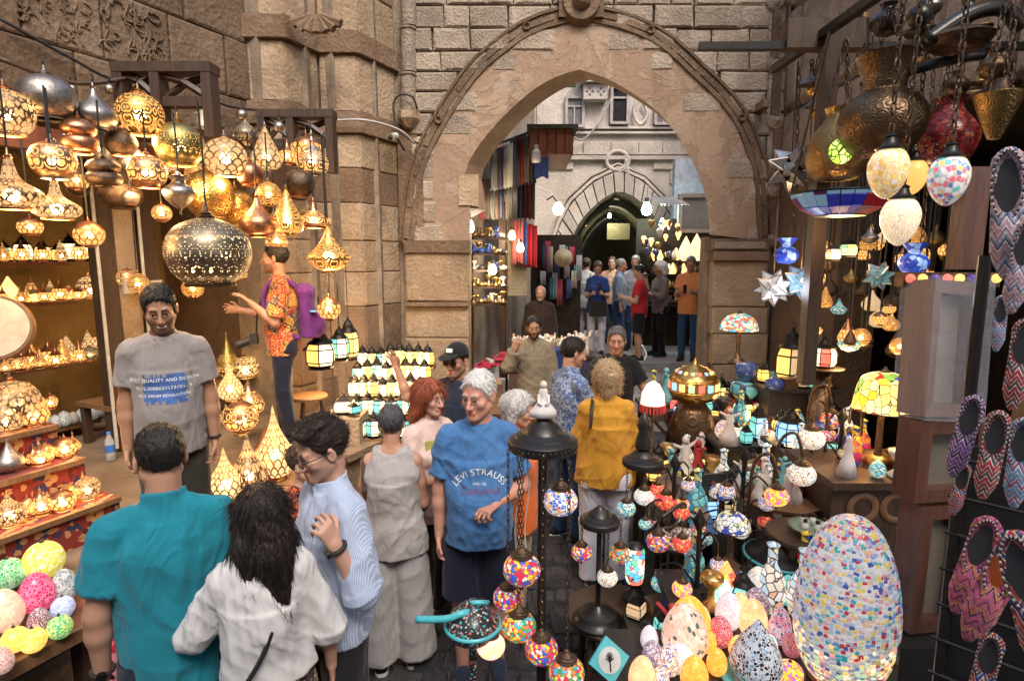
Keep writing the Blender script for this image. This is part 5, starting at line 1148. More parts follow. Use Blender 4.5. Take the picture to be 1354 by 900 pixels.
T1, T2, T3 = (1.42, .90), (1.22, 1.1), (1.0, 1.30)
ONT = [
 ('globe', 'cream', 20, T1, 38, .9, 'big cream globe lamp resting at the top of the carpet steps'), ('drop', 'cream', 10, (1.42, .97), 24, .8, 'cream pointed lamp at the frame edge on the top carpet step'), ('drop', 'copper', 45, (1.42, .97), 22, .8, 'copper pointed lamp with scales on the end of the top carpet step'),
 ('tear', SILV, 14, T2, 20, .85, 'plain silver teardrop, unlit, on the middle carpet step'), ('ufo', 'rose', 54, T2, 18, .9, 'squat pink-copper lamp on the middle carpet step'), ('round', 'copper', 87, T2, 17, .8, 'flattened copper globe at the end of the middle carpet step'),
 ('onion', 'cream', 14, T3, 24, .8, 'cream onion lamp with white scrolls on the bottom carpet step'), ('onion', 'rose', 56, T3, 18, .8, 'pink onion lamp second along the bottom carpet step'), ('globe', 'copper', 84, (1.0, 1.34), 18, .8, 'copper scale globe third along the bottom carpet step'), ('globe', 'cream', 117, T3, 17, .9, 'cream petal globe at the end of the bottom carpet step')]
for k, m, px, (z, o), w, sq, lb in ONT:
    p = colpt(px, o, z); stand_lamp(k, mt[m] if isinstance(m, str) else m, p, sz(w*1.08, p), lb, SILV if m is SILV else COPP, m is not SILV, sq, power=2.2 if m is not SILV and w > 16 else 0)
# tambourine
d = LW(-8, 433, .85); tb = empty('frame_drum', 'round cream skin frame drum hung over the carpet steps', 'drum', d, 0)
mb = MB(); mb.lathe([(0, .03), (.17, .03), (.175, .02)], 32); mb2 = MB(); mb2.lathe([(.175, .03), (.185, .03), (.185, -.04), (.175, -.04), (.175, .03)], 32)
M = Matrix.Rotation(R(80), 3, 'X') 
for b_, nm, m in ((mb, 'skin', plain('drum_skin', (.62, .48, .34), .6)), (mb2, 'frame', WL)):
    b_.v = [tuple(Matrix.Rotation(R(25), 3, 'Z') @ (M @ Vector(v))) for v in b_.v]; b_.build(nm, m, tb, True, 40)
# egg bench
bn = empty('egg_bench', 'low brown bench board carrying the coloured mosaic egg lamps', 'bench'); MB().box(Wp(3.98, 1.82, .785), (2.2, .80, .035), URZ).build('board', WR, bn); MB().box(Wp(3.98, 2.235, .775), (2.2, .025, .06), URZ).build('edge', WL, bn)
for s in (2.95, 3.7, 4.5): MB().box(Wp(s, 2.10, .604), (.06, .1, .326), URZ).build('leg', WD, bn)
MG = dict(
 yellow=mosaic('mosaic_yellow', [(.75, .68, .05), (.85, .80, .25), (.65, .60, .03), (.8, .78, .5)], 5.5, (.75, .7, .3), 0.30), green=mosaic('mosaic_green', [(.05, .45, .12), (.10, .60, .2), (.3, .65, .4), (.02, .3, .08)], 5.5, (.7, .75, .6), 0.22), pink=mosaic('mosaic_pink', [(.75, .04, .18), (.65, .02, .12), (.85, .15, .30), (.5, .02, .1)], 6, (.85, .3, .4), 0.25),
 grey=mosaic('mosaic_grey', [(.4, .45, .45), (.25, .32, .33), (.6, .62, .6), (.15, .2, .2)], 6.5, (.65, .65, .62), 0.10), cream=mosaic('mosaic_cream', [(.85, .7, .5), (.9, .62, .42), (.85, .5, .36)], 5.5, (.9, .6, .42), 0.28), maroon=mosaic('mosaic_maroon', [(.2, .02, .08), (.3, .05, .12), (.5, .4, .4), (.1, .01, .03)], 6.5, (.8, .72, .7), 0.07),
 blue=mosaic('mosaic_paleblue', [(.45, .55, .85), (.6, .68, .9), (.35, .42, .75)], 6, (.7, .75, .9), 0.22), lime=mosaic('mosaic_lime', [(.05, .6, .12), (.4, .7, .1), (.0, .4, .25), (.7, .75, .2)], 6, (.6, .7, .4), 0.25), orange=mosaic('mosaic_orange', [(1, .5, .06), (.95, .6, .12), (1, .68, .2)], 4, (1, .6, .2), 0.50, .04), salmon=mosaic('mosaic_salmon', [(.7, .3, .25), (.8, .45, .35), (.6, .2, .2), (.7, .6, .5)], 6.5, (.85, .7, .6), 0.17), redw=mosaic('mosaic_redwhite', [(.6, .08, .04), (.7, .2, .1), (.75, .65, .5), (.5, .04, .03)], 6.5, (.8, .72, .6), 0.11))
EG = [('round', 'yellow', 61, 752, 26, 'large round yellow mosaic egg lamp at the back of the bench'), ('round', 'green', 14, 765, 22, 'round green mosaic lamp behind the cream one on the bench'), ('egg', 'pink', 52, 795, 23, 'crimson pink mosaic egg in the middle of the bench'), ('egg', 'grey', 88, 780, 18, 'grey-green mosaic egg beside the yellow globe'),
 ('egg', 'cream', 9, 820, 25, 'glowing peach mosaic egg near the frame edge of the bench'), ('round', 'blue', 85, 803, 15, 'small pale blue glowing globe on the bench'), ('egg', 'maroon', 54, 823, 15, 'dark maroon and white mosaic egg between pink and orange'), ('round', 'lime', 81, 830, 16, 'little bright lime mosaic globe on the bench edge'), ('round', 'orange', 22, 848, 18, 'soft orange glowing globe, rear of the two orange ones'), ('round', 'orange', 46, 848, 17, 'bright orange globe on the front edge of the bench'),
 ('egg', 'salmon', 4, 876, 16, 'salmon mosaic egg at the very front corner of the bench'), ('egg', 'redw', 141, 762, 17, 'red-brown mosaic lamp half hidden behind the man in teal'), ('egg', 'grey', 140, 728, 14, 'grey mosaic egg rising above the red-brown one behind the man in teal')]
for k, m, px, py, w, lb in EG:
    p = G(px, py+14, .805); pt = ((p-A0).dot(NO)); p = p if pt > 1.5 else p+NO*(1.5-pt); stand_lamp(k, MG[m], p, sz(w*1.15, p), lb, BRONZE, True, 1.12, 'coloured mosaic eggs on the low bench', 1.2 if m in ('orange', 'cream', 'yellow') else 0, 'mosaic_lamp', 'mosaic lamp', True)
# ---------------- lanterns ----------------
def lan_glass(n=6): return lambda: MB().lathe([(.78, .22), (.92, .42), (.92, 1.15), (.72, 1.45)], n)
def lan_frame(n=6):
    def f():
        mb = MB(); mb.lathe([(0, 0), (.8, 0), (.85, .06), (.7, .1), (.8, .2), (.82, .24), (.7, .24)], n); mb.lathe([(.78, 1.44), (.86, 1.46), (.84, 1.52), (.5, 1.72), (.46, 1.85), (.3, 2.02), (.1, 2.12), (.12, 2.2), (0, 2.3)], n)
        for i in range(n): a = 2*math.pi*i/n; c, s = math.cos(a), math.sin(a); mb.tube([(.79*c, .79*s, .2), (.94*c, .94*s, .42), (.94*c, .94*s, 1.15), (.74*c, .74*s, 1.47)], .045, 4)
        for z, r in ((.42, .94), (1.15, .94)): mb.tube([(r*math.cos(2*math.pi*i/n), r*math.sin(2*math.pi*i/n), z) for i in range(n+1)], .035, 4)
        return mb
    return f
GLW = {'white': emit('pane_white', (1, .76, .45), 1.0), 'amber': emit('pane_amber', (1, .52, .12), .9), 'yellow': emit('pane_yellow', (1, .70, .22), .9), 'teal': emit('pane_teal', (.2, .65, .6), .5), 'green': emit('pane_green', (.35, .65, .35), .7), 'red': emit('pane_red', (.9, .15, .1), .7), 'blue': emit('pane_blue', (.25, .5, .9), .8), 'dim': emit('pane_dim', (.8, .55, .3), .35)}
def lantern(p, s, label, cols=('white',), n=6, group=None, panes=True, power=0, hsc=1., hang=None, name='glass_lantern'):
    t = empty(name, label, 'lantern', p, random.uniform(0, 1), group, (s, s, s*hsc))
    put(pmesh('frame%d' % n, lan_frame(n), BLKM, False), 'frame', t)
    if panes:
        for i in range(n):
            m = GLW[cols[i % len(cols)]]; a = 2*math.pi*i/n; a2 = 2*math.pi*(i+1)/n
            def pane(a=a, a2=a2):
                mb = MB()
                for (r0, z0), (r1, z1) in zip([(.78, .22), (.92, .42), (.92, 1.15)], [(.92, .42), (.92, 1.15), (.72, 1.45)]): mb.add([(r0*math.cos(a), r0*math.sin(a), z0), (r0*math.cos(a2), r0*math.sin(a2), z0), (r1*math.cos(a2), r1*math.sin(a2), z1), (r1*math.cos(a), r1*math.sin(a), z1)], [(0, 1, 2, 3)])
                return mb
            put(pmesh('pane%d_%d' % (n, i), pane, m, False), 'pane', t)
    else: put(pmesh('glass%d' % n, lan_glass(n), GLW[cols[0]], False), 'glass', t)
    put(pmesh('ring', lambda: MB().tube([(.12*math.cos(q), 0, .12*math.sin(q)+2.36) for q in np.linspace(0, 6.28, 12)], .025, 4), BLKM), 'ring', t)
    if hang: MB().tube([(0, 0, 2.4), (0, 0, 2.4+hang/s)], .05, 4).build('chain', BLKM, t)
    if power: point(t, (0, -1.5 if p[0] > -1 else 0, -.3 if hang else .8), power*(1 if p[0] > -.9 else 2))
    return t
# shelves at the back of the lamp shop
shv = empty('wall_shelves', 'long wooden wall shelves at the back of the lamp shop', 'shelves')
SHZ = []
for i, (px, py, o) in enumerate(((70, 346, -1.25), (70, 398, -1.2), (70, 482, -1.15), (110, 556, -1.0))):
    z = LW(px, py, o).z; SHZ.append((z, o)); MB().box(Wp(3.2, o-.13, z-.018), (4.1, .38, .035), URZ).build('shelf', WL if i > 1 else WR, shv)
rn = random.Random(12)
for i, (px, w, cols, lb) in enumerate(((8, 10, ('teal', 'amber'), 'teal and amber'), (32, 12, ('white',), 'broad white'), (58, 10, ('white', 'yellow'), 'white and yellow'), (76, 8, ('amber',), 'narrow amber'), (94, 12, ('white',), 'white'), (122, 13, ('white', 'teal'), 'boxy white and teal'), (138, 9, ('yellow',), 'small yellow'))):
    p = colpt(px, SHZ[0][1], SHZ[0][0]); lantern(p, sz(w*1.2, p), lb+' glass lantern on the top shelf, %s from the frame edge' % ('first', 'second', 'third', 'fourth', 'fifth', 'sixth', 'seventh')[i], cols, group='glass lanterns on the top wall shelf', power=2 if i in (1, 4) else 0, panes=w > 9, hsc=1.4)
boxm = {'red': plain('red_box', (.45, .06, .03), .5), 'black': plain('black_box', (.03, .025, .02), .4)}
for i, (px, w, k) in enumerate(((14, 15, 'amberlamp'), (36, 8, 'lan'), (56, 9, 'lan'), (70, 7, 'ball'), (88, 9, 'lan'), (122, 16, 'globe'), (104, 9, 'ball'), (46, 7, 'ball'))):
    p = colpt(px, SHZ[1][1], SHZ[1][0]); od = ('first', 'second', 'third', 'fourth', 'fifth', 'big pierced', 'seventh', 'eighth')[i]
    if k == 'lan': lantern(p, sz(w, p), od+' lantern with red frame sides on the middle wall shelf', ('amber', 'red'), 4, 'little lights on the middle wall shelf', False, hsc=.7)
    else: stand_lamp('drop' if k == 'amberlamp' else 'round', mt['cream'] if k == 'globe' else mt['glass'], p, sz(w*1.25, p), od+' glowing lamp on the middle wall shelf', COPP, True, .8, 'little lights on the middle wall shelf', glow=k != 'globe')
for i in range(10):
    px = 44+i*9.5; z = LW(70, 372, -1.3).z; p = colpt(px, -1.33, SHZ[1][0]); o = single(MB().box((0, 0, .055), (.06, .05, .11)), 'trinket_box', plain('tb%d' % (i % 4), ((.12, .1, .09), (.3, .05, .03), (.2, .16, .12), (.35, .28, .2))[i % 4], .5), 'small trinket box behind the middle wall shelf lights, %s from the frame edge' % ORD[i], 'box', 'trinket boxes on the middle shelf'); o.location = p+Vector((0, 0, rn.choice((0, 0, 0)))); o.rotation_euler.z = URZ
for i, (k, m, px, w) in enumerate((('onion', 'copper', 42, 12), ('onion', 'copper', 66, 14), ('drop', 'scale', 91, 12), ('round', 'copper', 95, 10), ('round', 'scale', 128, 14), ('round', 'glass', 107, 8), ('onion', 'copper', 75, 11), ('round', 'dark', 120, 10), ('round', 'dark', 136, 9), ('onion', 'rose', 52, 9), ('round', 'rose', 25, 12))):
    p = colpt(px, SHZ[2][1]+(.1 if i > 5 else 0), SHZ[2][0]); stand_lamp(k, mt[m], p, sz(w*1.3, p), ('copper onion', 'tall copper onion', 'grey drop', 'round copper', 'grey scale globe', 'glowing ball', 'front copper onion', 'dark round', 'small dark round', 'tiny rose onion', 'rose globe')[i]+' lamp on the third wall shelf', COPP, True, .8, 'copper lamps on the third wall shelf', power=1.2 if i in (2, 4) else 0)
for i in range(8):
    px = 62+i*12; p = colpt(px, -.95, SHZ[3][0]); stand_lamp('egg', MG['grey'] if i % 3 else plain('stone_egg', (.45, .42, .38), .5), p, sz(9+(i % 3), p), 'dull %s egg lamp, %s along the lowest wall shelf' % ('grey mosaic' if i % 3 else 'pale stone', ORD[i]), BRONZE, False, .85, 'grey eggs on the lowest wall shelf', name='mosaic_lamp')
rn = random.Random(63)
for j, nm in ((0, 'top'), (1, 'middle'), (2, 'third')):
    for i in range(11):
        px = 6+i*12.6+rn.uniform(-3, 3); p = colpt(px, SHZ[j][1]-(.16 if i % 2 else -.09), SHZ[j][0]); k = rn.choice(('onion', 'round', 'tear', 'drop', 'genie')); m = rn.choice(('copper', 'rose', 'goldp', 'scale', 'glass', 'cream', 'copper'))
        stand_lamp(k, mt[m], p, sz(rn.uniform(8, 12), p), 'small %s %s lamp tucked in, %s along the %s wall shelf' % (dict(copper='copper', rose='rosy', goldp='gold', scale='grey', glass='glowing', cream='cream')[m], k, ORD[i], nm), COPP, True, 1.05, 'small lamps tucked in on the wall shelves', glow=m == 'glass')
for j, (z, o) in enumerate(((1.42, .72), (1.22, 1.06), (1.0, 1.24))):
    for i in range(5 if j else 4):
        p = colpt((10, 32, 50, 68, 84)[i]+j*14, o if j else .62, z); k = rn.choice(('onion', 'round', 'tear', 'globe')); m = rn.choice(('copper', 'rose', 'goldp', 'cream'))
        stand_lamp(k, mt[m], p, sz(rn.uniform(9, 13), p), 'small %s %s lamp, %s in the back row of the %s carpet step' % (dict(copper='copper', rose='rosy', goldp='gold', cream='cream')[m], k, ORD[i], ('top', 'middle', 'bottom')[j]), COPP, True, 1.1, 'back row lamps on the carpet steps')
# second bay behind the photographer
sh2 = empty('back_shelf', 'dark shelf with small boxed goods behind the big dark globe', 'shelf')
z = LW(310, 402, -1.3).z; a_, b_ = colpt(255, -1.3, z), colpt(345, -1.3, z); s_ = (Vector(a_)-A0).dot(U); e_ = (Vector(b_)-A0).dot(U); MB().box(Wp((s_+e_)/2, -1.35, z-.015), (abs(s_-e_), .3, .03), URZ).build('shelf', WD, sh2)
for i in range(9): p = colpt(262+i*9.5, -1.3, z); o = single(MB().box((0, 0, .07), (.07, .1, .13+.02*(i % 2))), 'boxed_good', plain('bg%d' % (i % 5), ((.1, .09, .1), (.35, .05, .03), (.3, .25, .2), (.05, .06, .12), (.2, .12, .06))[i % 5], .5), 'small boxed souvenir, %s along the shelf behind the dark globe' % ORD[i], 'box', 'boxed souvenirs on the back shelf'); o.location = p; o.rotation_euler.z = URZ
tbz = LW(310, 495, -.5).z
tb2 = table('goods_table', 0, .1, 0, .1, .05, WD, 'wooden table with lamps behind the smiling merchant in grey'); 
for c in list(tb2.children): bpy.data.objects.remove(c)
MB().box(Wp(.85, -.45, tbz-.02), (1.2, .6, .04), URZ).build('tabletop', WL, tb2)
for s in (.3, 1.4):
    for o in (-.7, -.2): MB().box(Wp(s, o, (tbz+.72)/2), (.06, .06, tbz-.77), URZ).build('leg', WD, tb2)
for k, m, px, o, w, sq, lb in (('tear', 'cream', 180, -.35, 21, 1.0, 'large cream teardrop lamp with vine piercings left of the smiling merchant'), ('drop', 'olive', 303, -.35, 17, 1.0, 'olive gold drop lamp standing between merchant and photographer'), ('globe', 'cream', 325, -.25, 20, .7, 'low cream pierced dome lamp by the photographer'), ('tear', 'glass', 205, -.4, 9, 1., 'glowing slim lamp close to the merchant head'), ('globe', 'goldp', 258, -.5, 18, .9, 'gold globe lamp behind the merchant shoulder')):
    p = colpt(px, o, tbz); stand_lamp(k, mt[m], p, sz(w, p), lb, BRASS, True, sq, 'lamps on the goods table', 3 if m == 'cream' else 0)
# red box under the teardrop, stool, lamps beside the merchant
single(MB().box(G(325, 640, .85)+Vector((0, .1, .0)), (.35, .3, .2), URZ), 'lamp_box', CARP, 'carpeted box between merchant and pointed lamps', 'box')
tr = empty('lamp_tray', 'low wooden tray board at the platform edge holding glowing lamps', 'tray'); q = G(335, 650, .80); MB().box((q.x+.02, q.y+.0, .80), (.72, .55, .035), URZ).build('board', WL, tr); MB().box((q.x, q.y+.05, .786-.0), (.5, .3, .02), URZ).build('foot', WD, tr)
for k, m, px, py, z, w, sq, lb, pw in (('tear', 'tglow', 300, 664, .82, 25, 1.0, 'glowing amber egg-shaped lamp on the tray by the merchant legs', 6), ('tear', 'cream', 331, 656, .82, 25, 1.15, 'scale-patterned glowing lamp in the middle of the tray', 5), ('tear', 'tglow', 366, 634, .82, 24, 1.35, 'tall bright pointed lamp on the tray, tallest of three', 7), ('round', 'rose', 320, 574, .97, 24, .9, 'round pink-copper lamp on the carpeted box', 3), ('onion', 'rose', 331, 553, .97, 20, 1.0, 'pink onion lamp behind the round one beside the merchant', 3), ('tear', 'tglow', 306, 530, 1.05, 17, 1., 'slim glowing lamp at the merchant elbow', 3), ('onion', 'cream', 300, 560, .97, 10, 1, 'tiny bright lamp by the merchant watch', 0)):
    p = G(px, py, z); stand_lamp(k, mt[m], p, sz(w, p), lb, BRASS, True, sq, 'lamps beside the merchant', pw, glow=m == 'glass')
cs = empty('coil_basket', 'coiled copper wire ornament between the pointed lamps', 'ornament', G(352, 606, .95)); mb = MB()
for i in range(9): mb.tube([(.09*math.cos(q)*(1-.02*i), .05*math.sin(q)+.01*i, .09*math.sin(q)+.02+i*.012) for q in np.linspace(0, 6.3, 20)], .006, 4)
mb.build('coil', COPP, cs, True)
st = empty('stool', 'small round brown stool beside the photographer', 'stool', P(408, 522, 5.3)); zt = st.location.z-.75
st.location.z = .75; MB().lathe([(0, zt-.03), (.17, zt-.03), (.175, zt-.01), (.17, zt), (0, zt)], 20).build('seat', WL, st, True, 40)
for i in range(3): a = 2.1*i+.4; MB().tube([(.10*math.cos(a), .10*math.sin(a), zt-.03), (.15*math.cos(a), .15*math.sin(a), 0)], .016, 6).build('leg', WD, st)
# coloured hanging lanterns by the pilaster
for i, (px, py, w, cols, hs, lb) in enumerate(((425, 487, 22, ('yellow', 'white', 'teal', 'amber', 'white', 'yellow'), 1.1, 'large yellow and teal panelled lantern hanging by the pilaster'), (450, 476, 14, ('white', 'teal'), 1.5, 'slim white and teal panelled lantern hanging by the pilaster'), (462, 476, 14, ('green', 'amber', 'yellow'), 1.9, 'tall green and amber panelled lantern hanging by the pilaster'))):
    p = P(px, py, 5.2+.12*i); s = sz(w, p); lantern(p, s, lb, cols, 6, 'panelled lanterns by the pilaster', True, 4, hs, .25); 
# stepped stand of small white lanterns
ls = empty('lantern_stand', 'stepped wooden stand by the gateway crowded with small lit lanterns', 'display stand'); rows = [(484, 5.98, 480, 566), (503, 5.78, 474, 562), (525, 5.54, 470, 556), (549, 5.28, 472, 548), (580, 5.0, 476, 532)]
k = 0
for j, (py, Y, xa, xb) in enumerate(rows):
    pa, pb = P(xa-8, py, Y), P(xb+8, py, Y); z = P(520, py, Y).z; z = max(z, .80); MB().box(((pa.x+pb.x)/2, Y+.05, z-.02), (pb.x-pa.x, .26, .04)).build('shelf', WL, ls); MB().box(((pa.x+pb.x)/2, Y+.05, (z+.71)/2-.02), (.4, .2, max(.02, z-.75))).build('support', WD, ls)
    n_ = (8, 8, 8, 6, 4)[j]
    for i in range(n_):
        px = xa+(xb-xa)*i/(n_-1); p = P(px, py, Y); p.z = z; w = (10, 10, 10.5, 11, 12)[j]; cc = rn.choice((('white',), ('white', 'yellow'), ('white', 'teal'), ('yellow',), ('amber', 'white')))
        lantern(p, sz(w, p)*.95, '%s lantern, %s from the pilaster on the %s step' % (' and '.join(cc), ORD[i], ('top', 'second', 'third', 'fourth', 'lowest')[j]), cc, 6, 'small lanterns on the stepped stand', True, 2.5 if i % 2 == 0 else 0, rn.uniform(1.25, 1.6)); k += 1
for px, py, Y, w, lb in ((456, 545, 5.0, 19, 'big square white lantern glowing on the board by the stool'), (468, 546, 4.9, 11, 'small teal-cornered lantern in front of the big square one')):
    p = P(px, py, Y); lantern(p, sz(w, p), lb, ('white',) if w > 15 else ('white', 'teal'), 4, 'square lanterns by the stool', True, 4, .62)
p = P(456, 547, 5.0); single(MB().box((p.x, 5.0, (p.z+.75)/2), (.34, .34, p.z-.752)), 'plinth', ST_Y, 'plastered plinth under the square white lanterns', 'plinth')
single(MB().box(P(430, 580, 5.1), (.3, .3, .35)), 'sack', plain('sackcloth', (.22, .17, .12), .9), 'slumped grey-brown sack on the platform behind the man in glasses', 'sack')
# water bottle on the platform
wb_ = empty('water_bottle', 'clear plastic water bottle with blue label standing on the platform', 'bottle', G(147, 608, .752)); t_ = NT('clear_plastic'); CLR = t_.end(t_.bsdf(color=(.8, .85, .9), rough=.08, alpha=.35)); MB().lathe([(0, 0), (.033, 0), (.035, .06), (.032, .09), (.035, .16), (.015, .21), (.015, .225)], 14).build('bottle', CLR, wb_, True); MB().lathe([(.0355, .07), (.0355, .135)], 14).build('label', plain('blue_label', (.05, .2, .6), .4), wb_, True); MB().lathe([(.017, .222), (.017, .24), (0, .241)], 10).build('cap', plain('blue_label', (.05, .2, .6), .4), wb_, True)
pbx = empty('pink_bottle', 'red-capped pink spray bottle on the step behind the man in teal', 'bottle', G(155, 905, .44)); MB().lathe([(0, 0), (.04, 0), (.042, .02), (.04, .14), (.02, .17), (.018, .18)], 14).build('bottle', plain('pink_plastic', (.7, .25, .3), .3), pbx, True); MB().lathe([(.022, .178), (.022, .22), (0, .225)], 10).build('cap', plain('red_cap', (.6, .03, .05), .4), pbx, True)
# ---------------- right-hand lamp stall ----------------
_O = ('first second third fourth fifth sixth seventh eighth ninth tenth eleventh twelfth thirteenth fourteenth fifteenth sixteenth seventeenth eighteenth nineteenth twentieth'.split())
PINKT = [(.75, .02, .08), (.85, .2, .02), (.03, .12, .6), (.85, .6, .05), (.6, .03, .3), (.85, .7, .6)]; BLUT = [(.05, .12, .5), (.9, .85, .75), (.85, .4, .1), (.1, .2, .65), (.95, .9, .9), (.5, .1, .08)]
GRNT = [(.03, .38, .12), (.85, .6, .06), (.75, .03, .08), (.06, .4, .6), (.85, .7, .5), (.85, .2, .02)]; REDT = [(.8, .03, .04), (.9, .1, .08), (.65, .02, .05), (.9, .45, .1)]; TEALT = [(.1, .5, .6), (.2, .65, .7), (.05, .3, .5), (.7, .75, .3), (.85, .85, .8)]
WHT = [(.9, .88, .82), (.8, .72, .6), (.9, .8, .55), (.55, .7, .8), (.85, .5, .35), (.92, .9, .86)]
TM = dict(pink=mosaic('turk_pink', PINKT, 5, (.12, .08, .07), .26, .07), blue=mosaic('turk_blue', BLUT, 5, (.85, .82, .78), .26, .07), green=mosaic('turk_green', GRNT, 5, (.12, .1, .08), .26, .07), red=mosaic('turk_red', REDT, 5, (.5, .12, .08), .26, .06), teal=mosaic('turk_teal', TEALT, 5, (.15, .15, .12), .26, .07), white=mosaic('turk_white', WHT, 4.5, (.2, .12, .08), .35, .07), gold=mosaic('turk_gold', [(.95, .5, .05), (.9, .65, .1), (.5, .1, .5), (.85, .2, .1)], 5, (.4, .2, .05), .7, .07), peach=mosaic('turk_peach', [(1, .6, .25), (.95, .5, .3), (.9, .45, .4), (1, .7, .35)], 1.6, (1, .6, .3), .75, .03))
def capp(): return MB().lathe([(.52, .86), (.60, .88), (.60, .95), (.46, 1.0), (.48, 1.05), (.36, 1.12), (.37, 1.17), (.2, 1.3), (.12, 1.42), (.16, 1.5), (.08, 1.6), (0, 1.62)], 18)
def knob(): return MB().lathe([(.34, -.86), (.36, -.93), (.2, -1.0), (.08, -1.1), (.12, -1.2), (.06, -1.3), (0, -1.32)], 14)
def turk(px, py, hw, Y, m, label, top=None, group='mosaic globe lamps', power=0, kind='round', sq=.88, cap=None, chain=chain_part):
    p = P(px, py, Y); s = sz(hw, p); t = empty('mosaic_globe_lamp', label, 'mosaic lamp', p, random.uniform(0, 6), group)
    put(lmesh(kind, TM.get(m) or MG.get(m) or m), 'shade', t, sc=(s, s, s*sq)); put(pmesh('turkcap', capp, cap or BRONZE), 'cap', t, sc=(s, s, s*sq)); put(pmesh('turkknob', knob, cap or BRONZE), 'knob', t, sc=(s, s, s*sq))
    if top is not None: chain(t, 1.6*s*sq, max(.03, top-p.z-1.6*s*sq), .010) if chain is chain_part else chain(t, 1.6*s*sq, max(.03, top-p.z-1.6*s*sq))
    return t
# floor lamps with dark hat shades
PIERM = plain('black_hat_metal', (.045, .042, .04), .35, .6)
def hatp(): return MB().lathe([(.98, -.12), (1, -.1), (1, .12), (1.03, .15), (.98, .2), (.82, .26), (.8, .31), (.62, .40), (.6, .45), (.42, .62), (.36, .66), (.22, .78), (.16, .86), (.0, .88)], 40)
def hat_rim():
    mb = MB()
    for i in range(40):
        a = 2*math.pi*i/40; mb.ball((1.0*math.cos(a), 1.0*math.sin(a), .02), (.035, .035, .07), 6)
    return mb
def floor_lamp(px, py, hw, Y, label, zbase=0., base=True, m=None):
    p = P(px, py, Y); s = sz(hw, p); t = empty('floor_lamp', label, 'floor lamp', (p.x, p.y, zbase)); h = p.z-zbase
    put(pmesh('hat', hatp, m or PIERM), 'hat_shade', t, (0, 0, h), sc=s); put(pmesh('hat_beads', hat_rim, m or PIERM), 'rim_beads', t, (0, 0, h), sc=s)['kind'] = 'stuff'
    MB().lathe([(.014 if hw < 40 else .020, .02), (.014 if hw < 40 else .020, h+.3*s)], 10).build('pole', PIERM, t, True)
    if base: MB().lathe([(0, 0), (.13, 0), (.135, .015), (.11, .03), (.10, .05), (.05, .07), (.025, .10), (0, .1)], 28).build('base', PIERM, t, True, 40)
    return t, p, s
t, p, s = floor_lamp(718, 588, 45, 2.25, 'tall black floor lamp with domed hat shade and white figurine on top')
zh = p.z-.1*s
fg = empty('ceramic_figure', 'small white robed ceramic figurine standing on the black hat shade', 'figurine', (p.x, p.y, p.z+.88*s)); MB().lathe([(0, 0), (.058, 0), (.05, .025), (.022, .06), (.016, .085), (.020, .10), (.012, .115)], 18, sc=(1, .75, 1)).build('robe', plain('white_ceramic', (.75, .70, .68), .35), fg, True); MB().ball((0, 0, .128), (.015, .015, .017), 12).build('head', plain('pale_ceramic', (.7, .6, .55), .4), fg, True)
MB().tube([(.018, -.005, .09), (.02, -.02, .06), (.008, -.028, .05)], .006, 6).tube([(-.018, -.005, .09), (-.02, -.02, .06), (-.008, -.028, .05)], .006, 6).build('arms', plain('white_ceramic', (.75, .70, .68), .35), fg, True)
turk(741, 662, 23, 2.2, 'blue', 'blue and white star mosaic globe hanging beside the black lamp pole', zh, power=.8)
turk(690, 752, 25, 2.12, 'pink', 'pink and turquoise mosaic globe, uppermost of the cluster beside the pole', zh); turk(672, 790, 20, 2.2, 'pink', 'orange and red mosaic globe just under the uppermost of the cluster', zh); turk(686, 827, 23, 2.15, 'green', 'green and red flowered mosaic globe lower in the cluster', zh)
turk(716, 858, 22, 2.1, 'pink', 'purple and red mosaic globe low behind the black pole', zh); turk(749, 888, 24, 2.05, 'green', 'red-green mosaic globe at the very bottom on a long twisted chain', zh)
turk(649, 853, 19, 2.05, 'peach', 'plain orange and pink glass globe under the painted turquoise hat', 1.02, power=.8)
for dx, lb in ((684, 'first'), (697, 'second')):
    q = P(dx, 600, 2.2); single(MB().tube(cat([q, P(dx+2, 650, 2.2), P(dx-3, 700, 2.2), P(dx+2, 760, 2.2)], 4), .003, 4), 'lamp_wire', plain('pale_wire', (.5, .45, .4), .5), lb+' thin pale wire dangling from the black hat shade', 'wire', 'wires under the hat shade')
# painted turquoise hat lamp
p = P(625, 826, 2.1); s = sz(37, p); t = empty('painted_lamp', 'black floor lamp hat painted with turquoise rim and flowers', 'floor lamp', (p.x, p.y, 0))
PNT = mosaic('painted_black', [(.03, .03, .035), (.04, .04, .045), (.03, .03, .03), (.05, .4, .45), (.03, .03, .03), (.6, .12, .12), (.03, .03, .04), (.6, .6, .55)], 110, (.02, .02, .022), 0, .12); TRQ = plain('turquoise_paint', (.10, .50, .55), .3, c2=(.05, .38, .45)); 
MB().lathe([(tuple(q)[0]*s, tuple(q)[1]*s) for q in ((.8, -.35), (.95, -.2), (1.0, 0), (.97, .12), (.84, .36), (.66, .56), (.44, .74), (.27, .82), (.13, 1.0), (0, 1.06))], 32, (0, 0, p.z)).build('hat_shade', PNT, t, True)
MB().lathe([(.97*s, -.02*s), (1.04*s, .02*s), (1.03*s, .1*s), (.93*s, .14*s)], 32, (0, 0, p.z)).lathe([(.42*s, .58*s), (.46*s, .62*s), (.4*s, .66*s)], 24, (0, 0, p.z)).build('painted_rim', TRQ, t, True)
